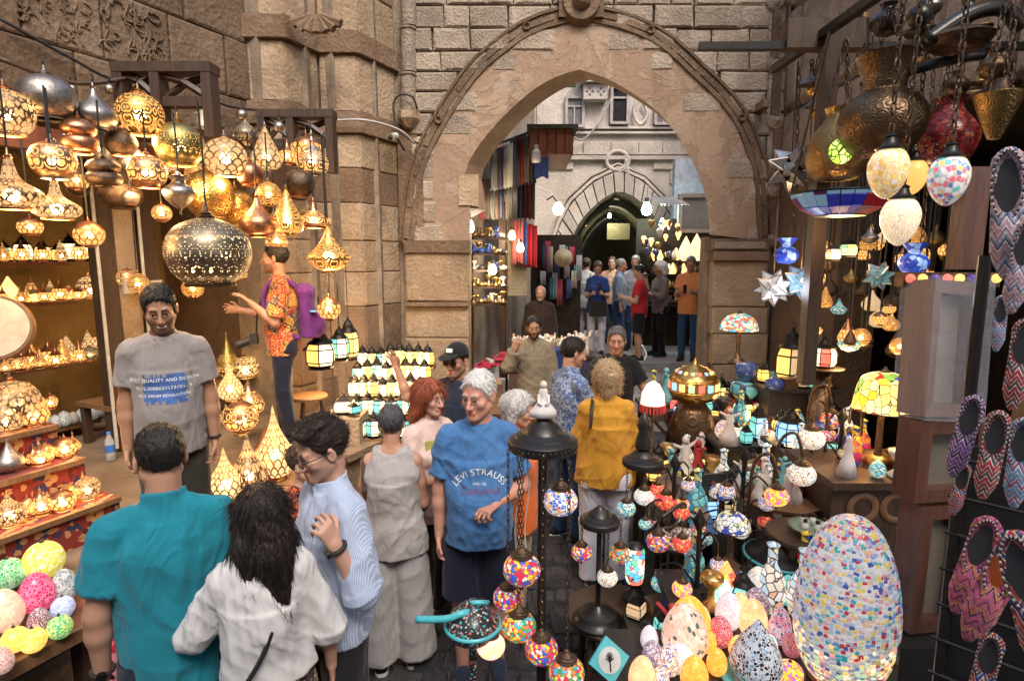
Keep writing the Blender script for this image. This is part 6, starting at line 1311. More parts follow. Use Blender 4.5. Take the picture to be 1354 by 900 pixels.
MB().lathe([(.016, 0), (.016, p.z)], 10).build('pole', PNT, t, True); MB().tube(cat([(0, -.02, p.z+.62*s), (-.04, -.05, p.z+.75*s), (-.10, -.05, p.z+.55*s), (-.22, -.02, p.z+.35*s)], 5), .014, 8).build('swan_arm', TRQ, t, True); MB().tube([(.02, 0, p.z+.62*s), (.06, 0, p.z+.9*s), (.02, -.02, p.z+1.0*s), (-.02, 0, p.z+.85*s)], .010, 6).build('hook', TRQ, t, True)
MB().lathe([(0, 0), (.12, 0), (.12, .02), (.04, .05), (0, .05)], 24).build('base', PIERM, t, True, 40)
# stools and tables
def pedestal(px, py, Y, r, label, m=None, legs=4, th=.03, name='display_stool'):
    p = P(px, py, Y); t = empty(name, label, 'stool', (p.x, p.y, 0)); z = p.z
    MB().lathe([(0, z-th), (r*.97, z-th), (r, z-th*.6), (r, z-.004), (r*.98, z), (0, z)], 28).build('top', m or WD, t, True, 40)
    for i in range(legs): a = 2*math.pi*(i+.5)/legs; MB().tube([(r*.75*math.cos(a), r*.75*math.sin(a), z-th), (r*.85*math.cos(a), r*.85*math.sin(a), 0)], .02, 6).build('leg', m or WD, t)
    return p
pd = pedestal(812, 806, 2.95, .27, 'dark round stool carrying two black lamp bases by the street edge')
BLKW = plain('black_wood', (.03, .025, .022), .5)
R1 = table('egg_table', .40, 2.1, 1.75, 2.3, .80, BLKW, 'dark table crowded with glowing mosaic egg lamps')
MB().box((1.42, 2.545, .78), (1.36, .485, .04)).build('tabletop', BLKW, R1); R3 = table('lamp_table', .95, 2.35, 3.3, 4.4, .80, WD, 'dark wooden table of small lamps and trinkets in the middle of the stall'); R4 = table('rear_lamp_table', 1.25, 2.75, 4.55, 5.7, 1.0, WD, 'rear dark table of lanterns near the right jamb')
# mosaic eggs on the front table
EGM = dict(spot=mosaic('egg_spot', [(.8, .42, .28), (.82, .46, .33), (.75, .38, .26), (.1, .12, .1), (.9, .58, .45), (.92, .62, .5)], 5, (.9, .6, .5), .35, .10), lilac=mosaic('egg_lilac', [(.7, .65, .75), (.8, .76, .82), (.6, .55, .7), (.85, .82, .85)], 6.5, (.85, .82, .85), .25), redmo=mosaic('egg_redmo', [(.5, .02, .06), (.6, .04, .1), (.4, .02, .05)], 6, (.85, .65, .7), .15), glowy=mosaic('egg_glowy', [(1, .44, .05), (1, .36, .04), (1, .52, .10)], 5, (1, .42, .1), .42, .04),
 multi=mosaic('egg_multi', [(.25, .08, .2), (.75, .7, .7), (.7, .3, .1), (.1, .12, .3), (.85, .5, .15), (.8, .75, .75)], 6.5, (.85, .8, .78), .35), blk=mosaic('egg_black', [(.02, .02, .03), (.03, .04, .06), (.35, .5, .62), (.55, .62, .66), (.04, .05, .07), (.2, .35, .5)], 8, (.78, .77, .78), .08, .10), turq=mosaic('egg_turq', [(.05, .5, .6), (.1, .6, .65), (.2, .65, .7)], 6, (.3, .7, .72), .2), tealw=mosaic('egg_tealw', [(.2, .75, .55), (.9, .9, .85), (.5, .85, .75), (.95, .95, .9)], 4, (.9, .95, .9), .6, .04), sunset=mosaic('egg_sunset', [(1, .5, .08), (1, .4, .12), (.9, .1, .08), (1, .6, .12)], 2.2, (1, .45, .15), .55, .04), pinkt=mosaic('egg_pinkt', [(.75, .1, .35), (.8, .3, .5), (.1, .1, .2), (.6, .65, .75), (.7, .05, .25)], 6.5, (.8, .75, .78), .2), purp=mosaic('egg_purp', [(.2, .08, .2), (.35, .2, .35), (.1, .05, .12), (.7, .65, .7)], 6.5, (.82, .78, .8), .12), greym=mosaic('egg_greym', [(.55, .58, .55), (.7, .72, .68), (.8, .6, .4), (.3, .38, .42), (.85, .82, .75)], 6.5, (.85, .82, .78), .3), peach=mosaic('egg_peach', [(1, .52, .24), (1, .58, .3), (.95, .45, .2)], 3, (1, .5, .25), .5, .03))
FE_ = [('egg', 'glowy', 910, 858, 28, 1.15, 'large orange glowing egg at the back of the front egg table, above the spotted one'), ('egg', 'spot', 904, 872, 31, 1.1, 'peach egg with dark square spots before the large orange egg'), ('egg', 'lilac', 900, 888, 19, 1., 'pale lilac mosaic egg nestled before the spotted egg'), ('egg', 'multi', 884, 892, 16, 1.2, 'red and gold mosaic egg standing on a dark ribbed base'), ('egg', 'glowy', 917, 915, 19, 1.2, 'yellow glowing egg at the near edge beside the ribbed base'),
 ('egg', 'purp', 862, 880, 14, 1.1, 'purple white mosaic egg behind the near glowing cream egg'), ('egg', 'peach', 848, 918, 18, 1.3, 'bright cream-yellow egg at the near street-side corner of the egg table'), ('egg', 'lilac', 858, 858, 12, 1.2, 'small matt white egg on the street-side edge of the egg table'), ('egg', 'redmo', 951, 854, 17, 1.1, 'dark red mosaic egg with pale grout in the middle row'), ('egg', 'lilac', 962, 832, 18, 1.3, 'tall whitish lilac egg behind the dark red egg'), ('egg', 'tealw', 953, 803, 15, 1.2, 'green-white shaded glowing egg behind the lilac egg'), ('cone', 'sunset', 958, 795, 19, 1.2, 'tall yellow and red glowing egg at the far edge of the egg table'),
 ('egg', 'greym', 1000, 798, 18, 1.3, 'grey speckled mosaic egg at the far edge of the egg table'), ('egg', 'purp', 999, 818, 18, 1.1, 'dark purple mosaic egg before the grey speckled egg'), ('egg', 'peach', 994, 842, 20, 1.2, 'smooth pale peach glowing egg behind the big black-and-white teardrop'), ('cone', 'blk', 998, 900, 36, .98, 'large black, white and blue mosaic teardrop on a turquoise dish'), ('egg', 'pinkt', 1030, 852, 16, 1.5, 'pink and teal mosaic egg between the teardrop and the giant egg'), ('egg', 'turq', 1040, 800, 14, 1.4, 'turquoise mosaic egg partly behind the giant egg'), ('egg', 'glowy', 1172, 868, 15, 2.0, 'pale yellow tall egg glowing behind the giant egg'), ('egg', 'glowy', 934, 862, 13, 1.1, 'small orange glowing egg tucked beside the spotted egg'), ('egg', 'sunset', 976, 872, 14, 1.1, 'small red-orange glowing egg between lilac egg and teardrop'), ('egg', 'peach', 926, 836, 13, 1.3, 'slim peach glowing egg behind the large orange egg'), ('egg', 'multi', 872, 912, 13, 1.1, 'small speckled red egg by the ribbed base'), ('egg', 'glowy', 947, 892, 14, 1.2, 'little yellow glowing egg before the dark red one'), ('egg', 'tealw', 1016, 868, 12, 1.2, 'small green-white egg behind the teardrop shoulder'), ('egg', 'peach', 978, 818, 13, 1.3, 'slim pale glowing egg by the speckled grey egg'), ('egg', 'redmo', 1046, 868, 13, 1.2, 'small crimson egg touching the giant egg'), ('round', 'yellow', 1196, 842, 18, .9, 'round yellow glass lamp under the framed boxes')]
for k, m, px, py, w, sq, lb in FE_:
    p = G(px, py, .80); p.y = max(p.y, 1.79); stand_lamp(k, EGM.get(m) or MG[m], p, sz(w, p), lb, BRONZE, True, sq, 'mosaic egg lamps on the front table', .9 if m in ('glowy', 'peach', 'sunset') else 0, 'mosaic_lamp', 'mosaic lamp', True)
p = G(998, 902, .803); p.y = max(1.8, p.y); ds = empty('ceramic_dish', 'turquoise painted ceramic dish under the black and white teardrop', 'dish', p-Vector((0, 0, .002))); MB().lathe([(0, .0), (.08, 0), (.125, .02), (.128, .026), (.08, .008), (0, .008)], 32).build('dish', TRQ, ds, True); MB().lathe([(.04, .0092), (.075, .0095)], 32).build('inner_band', plain('dish_white', (.6, .65, .65), .3), ds, True)
# giant egg of single tesserae
p = G(1112, 905, .80); p.y = max(p.y, 1.98); p = Vector((p.x, p.y, .80)); ge = empty('giant_mosaic_egg', 'giant multicoloured mosaic egg lamp, largest on the front table', 'mosaic lamp', p)
er, eh = sz(70, P(1112, 800, p.y+.0))*1.0, (P(1112, 684, p.y).z-.80)
eprof = lambda t: (er*math.sin(math.pi*t)**.8*(1.0+.14*math.cos(math.pi*t)), eh*(.5-.5*math.cos(math.pi*t)))
MB().lathe([eprof(i/24) for i in range(25)], 40).build('shade', emit('egg_grout', (.84, .78, .74), .20), ge, True)
TC = [(.85, .82, .82), (.50, .64, .80), (.74, .68, .82), (.22, .40, .70), (.08, .14, .45), (.60, .70, .62), (.88, .58, .36), (.65, .06, .10), (.06, .48, .52), (.90, .70, .18), (.82, .80, .82), (.44, .48, .74), (.85, .45, .50)]
TMs = [emit('tessera_%d' % i, c, .16) for i, c in enumerate(TC)]; TL = [emit('tessera_lit_%d' % i, c, .5) for i, c in enumerate([(.95, .65, .3), (.95, .75, .45), (.85, .3, .2), (.9, .8, .6), (.5, .6, .35), (.95, .55, .15)])]
rg = random.Random(8); tiles = []; L = 0; t = .07; 
while t < .985:
    r, z = eprof(t); st = .021; n_ = max(4, int(2*math.pi*r/.0182)); off = rg.random()
    for i in range(n_):
        a = 2*math.pi*(i+off+rg.uniform(-.12, .12))/n_; tt = t+rg.uniform(-.006, .006); r1, z1 = eprof(tt); r2, z2 = eprof(min(.999, tt+.01)); c = Vector((r1*math.cos(a), r1*math.sin(a), z1)); tv = Vector(((r2-r1)*math.cos(a), (r2-r1)*math.sin(a), z2-z1)).normalized(); th_ = Vector((-math.sin(a), math.cos(a), 0)); nn = th_.cross(tv).normalized()
        ro = rg.uniform(-.35, .35); e1 = th_*math.cos(ro)+tv*math.sin(ro); e2 = nn.cross(e1)
        tiles.append((c, e1, e2, nn, rg.uniform(.6, 1.05)*.0094, rg.uniform(.5, 1.0)*.0086, rg.choice(TL if (z1/eh < .38 and rg.random() < .75*(1-z1/eh*1.6)) else TMs), nn.dot((Vector((0, 0, CAMZ))-p-c).normalized())))
    t += .0172/eh/ (1.4 if t < .12 or t > .9 else 1.15)*.62
tiles.sort(key=lambda q: -q[-1]); tm_ = [MB().add([(-1, -1, 0), (1, -.9+.1*i, 0), (.9, 1, 0), (-1+.15*i, .95, 0), (-.86, -.86, 1), (.86, -.78, 1), (.78, .86, 1), (-.82, .82, 1)], [(4, 5, 6, 7), (0, 1, 5, 4), (1, 2, 6, 5), (2, 3, 7, 6), (3, 0, 4, 7)]) for i in range(3)]
_tm = {}
rest = MB(); mats = TMs+TL
for i, (c, e1, e2, nn, a, b, m, f) in enumerate(tiles):
    M = Matrix((e1*a, e2*b, nn*.003)).transposed()
    if i < 300:
        k = (i % 3, m.name)
        if k not in _tm: _tm[k] = tm_[i % 3].mesh('tessera', m)
        o = put(_tm[k], 'tessera', ge); o.matrix_local = Matrix.Translation(c) @ M.to_4x4()
    else:
        q = tm_[i % 3]; rest.add([c+M @ Vector(v) for v in q.v], q.f, None, mats.index(m))
rest.build('tesserae', mats, ge)['kind'] = 'stuff'; 
MB().lathe([(0, -.002), (er*.62, -.002), (er*.66, .02), (er*.5, .05), (0, .05)], 28).build('base', BRONZE, ge, True, 40)
p = G(1085, 912, .8); p.y = 1.74; p.z = .81; fi = empty('brass_finial', 'stepped brass lamp cap poking up before the giant egg', 'lamp cap', p); MB().lathe([(.075, 0), (.08, .02), (.06, .03), (.062, .05), (.045, .06), (.046, .08), (.03, .10), (.012, .14), (.014, .155), (0, .17)], 24).build('cap', BRASS, fi, True, 40)
stand_lamp('round', TM['gold'], G(1060, 930, .8)+Vector((0, .1, 0)), .05, 'orange and yellow mosaic globe beside the brass cap before the giant egg', BRONZE, True, .9, 'mosaic egg lamps on the front table', .8, 'mosaic_lamp', 'mosaic lamp', True)
# tree tile
tt = empty('painted_tile', 'square turquoise tile with black tree medallion leaning at the table corner', 'tile', G(808, 906, .80)+Vector((0, .06, .062)), R(-14)); tt.rotation_euler = (R(-38), R(40), R(-10)); MB().box((0, 0, 0), (.12, .014, .12)).build('slab', TRQ, tt); m = MB().lathe([(0, .0), (.047, .0)], 28); m.v = [(x, -.009, y) for x, y, z in m.v]; m.build('medallion', plain('dish_white', (.6, .65, .65), .3), tt)
mb = MB(); mb.tube([(0, -.011, -.04), (0, -.011, .0)], .003, 4); [mb.tube([(0, -.011, -.005), (.018*math.sin(a), -.011, .028*math.cos(a))], .002, 4) for a in (-1.3, -.8, -.4, 0, .4, .8, 1.3)]; M = Matrix.Rotation(R(-40), 3, 'Y'); mb.v = [tuple(M @ Vector(v)) for v in mb.v]; mb.build('tree_print', BLKM, tt)
# second and third hat lamps
t, p2, s2 = floor_lamp(793, 690, 26, 2.85, 'black hat-shade lamp on the round stool with small mosaic globes', pd.z); z2 = p2.z
turk(769, 730, 14, 2.78, 'pink', 'small pink mosaic globe hanging at the street side of the stool lamp', z2); turk(803, 763, 14, 2.8, 'white', 'small cream mosaic globe low on the stool lamp', z2, power=.6)
t, p3, s3 = floor_lamp(850, 612, 27, 3.3, 'black hat-shade lamp with pale hook behind the stool', 0.); z3 = p3.z
MB().tube(cat([(p3.x-.03, 3.28, z3+.1), (p3.x-.07, 3.25, z3+.22), (p3.x-.02, 3.22, z3+.12), (p3.x-.05, 3.2, z3+.05)], 4), .008, 6).build('hook', plain('pale_blue_hook', (.5, .65, .7), .4), t, True); MB().lathe([(.05, 0), (.05, .05), (.03, .10), (.045, .14), (.02, .2), (0, .22)], 12, (0, 0, z3+.8*s3)).build('top_cap', PIERM, t, True)
for a in ((828, 672, 13, 3.15, 'teal', 'little teal mosaic globe under the hooked hat lamp', z3), (852, 656, 14, 3.2, 'white', 'white and red mosaic globe directly under the hooked hat lamp', z3), (880, 662, 15, 3.15, 'red', 'plain scarlet mosaic globe on a curved holder', z3+.02), (820, 732, 15, 2.95, 'green', 'multicoloured mosaic globe between the stool lamp and glass cylinder', z3-.2), (870, 716, 16, 2.9, 'pink', 'pink and royal blue flowered mosaic globe on a swan neck', z3-.1), (769, 662+0, 0, 0, '', '', 0)):
    if a[2]: turk(*a)
single(MB().tube(cat([(p3.x+.0, 3.3, .6), P(870, 690, 2.95), P(905, 665, 3.0), P(897, 690, 2.95), P(880, 700, 2.9)], 5), .010, 6), 'swan_neck_arm', PIERM, 'black curved swan-neck arm among the small mosaic globes', 'lamp arm')
t = empty('tiffany_cylinder', 'tall narrow stained-glass cylinder lamp with bright coloured patches on the stool', 'lamp', P(838, 790, 2.95)); s = .05
MB().lathe([(.045, .10), (.052, .14), (.052, .28), (.045, .30)], 20).build('glass', mosaic('tiff_cyl', [(.1, .4, .8), (.9, .15, .1), (.2, .6, .3), (.95, .85, .6), (.9, .9, .85), (.2, .7, .75)], 34, (.05, .05, .05), .7, .06), t, True); MB().lathe([(0, 0), (.07, 0), (.065, .02), (.02, .05), (.02, .1), (.046, .105)], 20).build('base', PIERM, t, True); MB().lathe([(.046, .30), (.03, .32), (0, .33)], 16).build('cap', PIERM, t, True)
tr2 = empty('bead_tray', 'round silvery tray heaped with shell beads standing behind the swan neck', 'tray', G(905, 735, .8)+Vector((0, .1, .02))); mb = MB(); rn = random.Random(4)
MB().lathe([(0, 0), (.13, 0), (.15, .03), (.145, .035), (.12, .012), (0, .012)], 28).build('tray', SILV, tr2, True)
for i in range(160): r, a = .125*math.sqrt(rn.random()), rn.uniform(0, 6.3); mb.ball((r*math.cos(a), r*math.sin(a), .02+.035*(1-r/.13)+rn.uniform(0, .015)), rn.uniform(.008, .016), 5)
mb.build('beads', mosaic('beads', [(.7, .62, .5), (.5, .35, .3), (.8, .75, .7), (.35, .12, .15), (.6, .6, .6)], 60, (.4, .3, .25), 0, .02), tr2, True)['kind'] = 'stuff'
# tiffany domes
def dome(px, py, hw, Y, m, label, kind='dome', base=.25, power=0, cap=None):
    p = P(px, py, Y); s = sz(hw, p); pf = {'dome': [(1, 0), (.98, .2), (.88, .5), (.62, .78), (.3, .92), (.12, .96)], 'drum': [(1, 0), (.97, .08), (.9, .6), (.8, 1.0), (.68, 1.22), (.4, 1.36), (.12, 1.42)], 'flat': [(1, 0), (.95, .18), (.75, .42), (.45, .58), (.12, .66)]}[kind]
    t = empty('stained_glass_lamp', label, 'stained-glass lamp', p-Vector((0, 0, base)), 0, 'stained-glass table lamps')
    put(pmesh('dome_'+kind, lambda: MB().lathe([tuple(q) for q in cat(pf, 4)], 32), m), 'shade', t, (0, 0, base), sc=s); put(pmesh('dcap_'+kind, lambda: MB().lathe([(.16, pf[-1][1]-.03), (.18, pf[-1][1]+.02), (.08, pf[-1][1]+.08), (.05, pf[-1][1]+.18), (0, pf[-1][1]+.2)], 14), BRONZE), 'cap', t, (0, 0, base), sc=s); put(pmesh('drim_'+kind, lambda: MB().lathe([(.99, 0), (1.02, .0), (1.02, .04), (.99, .04)], 32), BRONZE), 'rim', t, (0, 0, base), sc=s)
    MB().lathe([(0, 0), (s*.55, 0), (s*.5, .02), (s*.2, .05), (.018, min(.12, base*.4)), (.014, base+s*.6)], 20).build('base', BRONZE, t, True)
    if power: point(t, (0, 0, base+.3*s), power)
    return t
TIFW = [(.9, .9, .86), (.88, .88, .85), (.05, .1, .5), (.92, .9, .85), (.85, .75, .3), (.9, .88, .84), (.1, .3, .15), (.9, .9, .88)]
dome(968, 698, 25, 2.75, mosaic('tiff_white', TIFW, 4.5, (.03, .03, .03), .12, .06), 'white stained-glass dome lamp with blue patches before the trinket table', base=.2); dome(955, 655, 18, 3.1, mosaic('tiff_white2', TIFW, 4, (.03, .03, .03), .1, .07), 'smaller white and blue stained-glass dome behind the first', base=.2)
dome(977, 437, 26, 5.2, mosaic('tiff_swirl', [(.75, .65, .5), (.1, .4, .6), (.7, .15, .08), (.85, .8, .65), (.15, .5, .5), (.8, .5, .2)], 4.5, (.05, .03, .03), .55, .06, warp=(1, 1, 1.6)), 'swirled blue and red stained-glass dome high before the right jamb', power=3, base=.3)
dome(1166, 542, 43, 3.1, mosaic('tiff_yellow', [(1, .72, .16), (1, .78, .28), (.98, .68, .15), (.2, .42, .06), (1, .80, .34), (1, .55, .03), (.6, .03, .02), (1, .78, .3), (.05, .06, .4), (1, .72, .2), (1, .76, .25), (1, .8, .3)], 3.8, (.03, .02, .01), .6, .045, warp=(1, 1, .7)), 'big glowing yellow stained-glass drum lamp with tulips by the framed boxes', 'drum', .35, 6)
# triangular glass box
single(MB().prism([(-.07, 0), (.07, 0), (.02, .12), (-.02, .12)], -.05, .05).box((0, -.052, .05), (.05, .004, .05)), 'glass_prism_lamp', mosaic('prism', [(.15, .3, .6), (.5, .35, .2), (.2, .4, .7)], 14, (.2, .12, .06), .1, .05), 'wedge-shaped blue and brown glass lamp beside the white dome', 'lamp', loc=G(930, 700, .8))
# inlaid octagonal table with dancers
q = P(1030, 652, 3.25); oc = empty('octagonal_table', 'brown inlaid octagonal table with white dancer figurines on top', 'table', (q.x, q.y, 0)); INL = mosaic('inlay', [(.12, .06, .03), (.16, .08, .04), (.10, .05, .03), (.5, .42, .3)], 22, (.08, .04, .02), 0, .05)
MB().lathe([(0, q.z-.02), (.27, q.z-.02), (.28, q.z), (0, q.z)], 8).build('top', WL, oc); MB().lathe([(.25, q.z-.14), (.25, q.z-.022)], 8).build('apron', INL, oc)
for i in range(8): a = 2*math.pi*i/8; MB().box((.23*math.cos(a), .23*math.sin(a), (q.z-.14)/2), (.05, .05, q.z-.141), a).build('leg', WD, oc)
DR = [MB().lathe([(0, 0), (.05, 0), (.035, .05), (.015, .10), (.02, .13), (.012, .15)], 12).ball((0, 0, .165), .014, 8).tube([(-.05, 0, .15), (0, 0, .13), (.05, 0, .16)], .007, 5) for _ in range(1)][0]
DM = [DR.mesh('dancer', m, True) for m in (plain('white_ceramic', (.75, .70, .68), .35), plain('red_ceramic', (.5, .05, .05), .35), plain('aqua_ceramic', (.2, .5, .5), .35))]; BRN = DR.mesh('dancer', plain('brown_ceramic', (.16, .09, .06), .4), True)
rn = random.Random(6)
for i in range(15):
    x, y = rn.uniform(-.2, .2), rn.uniform(-.15, .17); k = (0, 0, 0, 1, 2, 3)[i % 6]; tag(put(BRN if k == 3 else DM[k], 'figurine', None, (q.x+x, q.y+y, q.z), (0, 0, rn.uniform(0, 6)), rn.uniform(.8, 1.15)), '%s dancing dervish figurine on the octagonal table' % ('white', 'red', 'aqua', 'brown')[k], 'figurine', 'dervish figurines on the octagonal table')
# penguins dish and dark plate base
q = P(1073, 700, 2.7); pl = empty('figurine_plate', 'green dish with small penguin figurines beside the giant egg', 'dish', q); MB().lathe([(0, 0), (.07, 0), (.11, .02), (.07, .01), (0, .01)], 24).build('dish', plain('celadon', (.2, .35, .25), .3), pl, True)
pedestal(1060, 703, 2.72, .17, 'small dark round stool under the penguin dish')
for i, (x, y) in enumerate(((-.05, -.03), (.0, -.05), (.05, -.02), (.02, .03), (-.03, .03))):
    o = empty('penguin_figurine', '%s little black and white penguin figurine on the green dish' % ORD[i], 'figurine', q+Vector((x, y, .01)), 0, 'penguins on the dish'); MB().ball((0, 0, .022), (.017, .015, .024), 8).build('body', plain('white_ceramic', (.75, .70, .68), .35), o, True); MB().ball((0, 0, .052), .011, 8).build('head', BLKM, o, True)
q = P(1031, 735, 2.7); lb_ = empty('turquoise_rimmed_cone', 'black conical lamp base with turquoise rim lying by the egg table', 'lamp base', q); MB().lathe([(0, 0), (.17, 0), (.172, .008), (.10, .02), (.06, .07), (.03, .10), (.0, .11)], 28).build('cone', BLKM, lb_, True); MB().lathe([(.165, .0), (.178, .006), (.165, .012)], 32).build('rim', TRQ, lb_, True)
pedestal(1031, 736, 2.7, .16, 'low dark stool under the black conical lamp base')
# swan-neck mosaic globes at right of the dancers
for a in ((1060, 627, 20, 3.0, 'white', 'flowered pale mosaic globe on a bronze neck beside the dancers', None), (1073, 580, 19, 3.3, 'white', 'green flowered mosaic globe under a dark swan neck', None), (1027, 656, 17, 2.9, 'gold', 'yellow and purple mosaic globe before the octagonal table', None), (1099, 555, 16, 3.6, 'pink', 'red and blue mosaic globe in the shade by the yellow drum lamp', None), (1121, 580, 14, 3.5, mosaic('cobalt', [(.03, .06, .5), (.05, .1, .6)], 3, (.04, .08, .55), .15, .02), 'cobalt blue glass globe beside the drum lamp', None)):
    t = turk(*a, power=.8 if a[4] in ('white', 'gold') else 0); sgn = random.choice((-1, 1)); h = t.location.z; MB().tube(cat([(0, 0, .10), (.03*sgn, .03, .22), (.10*sgn, .05, .18), (.12*sgn, .06, 0), (.12*sgn, .06, -.3*h), (.12*sgn, .06, -h+.01)], 5), .009, 6).build('swan_neck', BRONZE, t, True); t.rotation_euler = (0, 0, 0)
# gold drum lamp with coloured stones
p = P(917, 522, 4.5); s = sz(33, p); t = empty('jewelled_drum_lamp', 'round gold lamp studded with coloured square glass on a dark urn', 'lamp', p); MB().lathe([(.6*s, -.25*s), (.9*s, -.1*s), (s, .1*s), (s, .75*s), (.92*s, .85*s), (.8*s, .95*s), (.5*s, 1.2*s), (.15*s, 1.3*s), (.08*s, 1.45*s), (0, 1.6*s)], 36).build('shade', GOLDM, t, True)
for i in range(16):
    a = 2*math.pi*i/16; m = (GLW['red'], GLW['blue'], emit('gem_amber', (1, .6, .2), .8), GLW['green'])[i % 4]
    M = Matrix.Rotation(a, 3, 'Z'); MB().box(M @ Vector((s*1.0, 0, .45*s)), (.03*s*2, .24*s, .30*s), M=M).build('gem', m, t); MB().box(M @ Vector((s*.72, 0, 1.02*s)), (.14*s, .12*s, .05*s), M=M @ Matrix.Rotation(.55, 3, 'Y')).build('gem', m, t)
for z in (.22, .68):
    for k in range(1): MB().lathe([(1.0*s, z*s-.03*s), (1.04*s, z*s), (1.0*s, z*s+.03*s)], 36).build('band', GOLDM, t, True)
point(t, (-.2, -.35, .3), 2.5); p = P(917, 530, 4.5); ur = empty('dark_urn', 'dark round urn under the gold jewelled lamp', 'urn', (p.x, p.y, 0)); MB().lathe([(0, .78), (.10, .78), (.17, .9), (.19, 1.0), (.14, p.z-.08), (.10, p.z-.02), (0, p.z-.02)], 24).build('pot', BRONZE, ur, True); MB().lathe([(0, 0), (.2, 0), (.2, .78), (0, .78)], 20).build('pedestal', WD, ur, True, 40)
# fringed red lamp
p = P(862, 560, 3.9); t = empty('fringed_lamp', 'small white pleated lamp with red fringe touched by the man in black', 'lamp', p); s = .085; MB().lathe([(s, .0), (.9*s, .08), (.5*s, .14), (.15*s, .16)], 24, (0, 0, .13)).build('shade', emit('pleat', (.9, .7, .6), .6), t, True)
for i in range(22): a = 2*math.pi*i/22; MB().tube([(s*math.cos(a), s*math.sin(a), .13), (1.02*s*math.cos(a), 1.02*s*math.sin(a), .075)], .008, 4).build('fringe', plain('red_fringe', (.65, .06, .05), .6), t)
MB().lathe([(0, -.3), (.05, -.3), (.012, -.25), (.012, .2)], 12).build('stem', BRONZE, t, True); pedestal(862, 612, 3.9, .14, 'little stool under the red fringed lamp')
t.location.z = P(862, 612, 3.9).z+.30
# bulk goods in rows on the two tables
KINDS_ = ['glass lantern', 'mosaic bottle', 'ceramic figure', 'incense box', 'small mosaic egg', 'brass pot', 'tiny lantern']
BOT = MB().lathe([(0, 0), (.035, 0), (.045, .05), (.04, .1), (.014, .15), (.014, .2), (.02, .21), (0, .22)], 12)
BOTM = [BOT.mesh('bottle', m, True) for m in (mosaic('bott_a', TEALT, 40, (.1, .1, .1), .1), mosaic('bott_b', PINKT, 40, (.1, .1, .1), .1), mosaic('bott_c', WHT, 40, (.1, .1, .1), .25))]
rn = random.Random(31)
def goods(tbl, z, x0, x1, rows, n_, smin, smax, where):
    for r_, y in enumerate(rows):
        for i in range(n_):
            x = x0+(x1-x0)*(i+.5+rn.uniform(-.2, .2))/n_; yy = y+rn.uniform(-.04, .04); k = rn.choice((0, 0, 1, 1, 2, 3, 4, 5, 6, 6)); s = rn.uniform(smin, smax); rw_ = ('front', 'second', 'third', 'rear')[min(r_, 3)]; od = ORD[i]
            pos_ = '%s from the street in the %s row, %s' % (od, rw_, where); g = 'small goods on the '+where
            if k in (0, 6): c = rn.choice((('white',), ('amber', 'white'), ('teal', 'white'), ('dim',), ('yellow', 'green'), ('red', 'amber'), ('dim',), ('blue', 'dim'))); lantern((x, yy, z), .045*s*(1.25 if k == 0 else .9), ' '.join(c[:1])+' lit lantern, '+pos_, c, 6 if k == 0 else 4, g, False, .5 if c[0] in ('white', 'yellow') and rn.random() < .4 else 0, rn.uniform(1, 1.5))
            elif k == 1: tag(put(rn.choice(BOTM), 'mosaic_bottle', None, (x, yy, z), sc=s), 'mosaic glass bottle, '+pos_, 'bottle', g)
            elif k == 2: tag(put(rn.choice(DM), 'figurine', None, (x, yy, z), (0, 0, rn.uniform(0, 6)), s*1.2), 'ceramic dancer, '+pos_, 'figurine', g)
            elif k == 3: o = single(MB().box((0, 0, .04), (.09*s, .07*s, .08)).box((0, 0, .085), (.096*s, .076*s, .012)), 'incense_box', plain('ib%d' % rn.randrange(4), rn.choice(((.1, .05, .03), (.12, .3, .45), (.3, .05, .05), (.25, .2, .12))), .4), 'small lidded box, '+pos_, 'box', g, loc=(x, yy, z)); o.rotation_euler.z = rn.uniform(-.5, .5)
            elif k == 4: stand_lamp('egg', rn.choice((MG['grey'], EGM['multi'], EGM['lilac'], TM['teal'], EGM['redmo'])), Vector((x, yy, z)), .045*s, 'little mosaic egg, '+pos_, BRONZE, True, 1, g, name='mosaic_lamp', glow=True)
            else: tag(put(rn.choice(PM[rn.randrange(3)]), 'souvenir_pot', None, (x, yy, z), sc=s), 'small metal pot, '+pos_, 'pot', g)
goods(R3, .80, 1.0, 1.75, (3.36, 3.53, 3.72, 3.92), 8, 1.15, 1.75, 'middle table'); goods(R4, 1.0, 1.3, 2.7, (4.62, 4.85, 5.1, 5.4), 11, 1.1, 1.8, 'rear table')
goods(None, .80, 1.0, 1.5, (4.15, 4.3), 4, 1.0, 1.5, 'middle table far end')
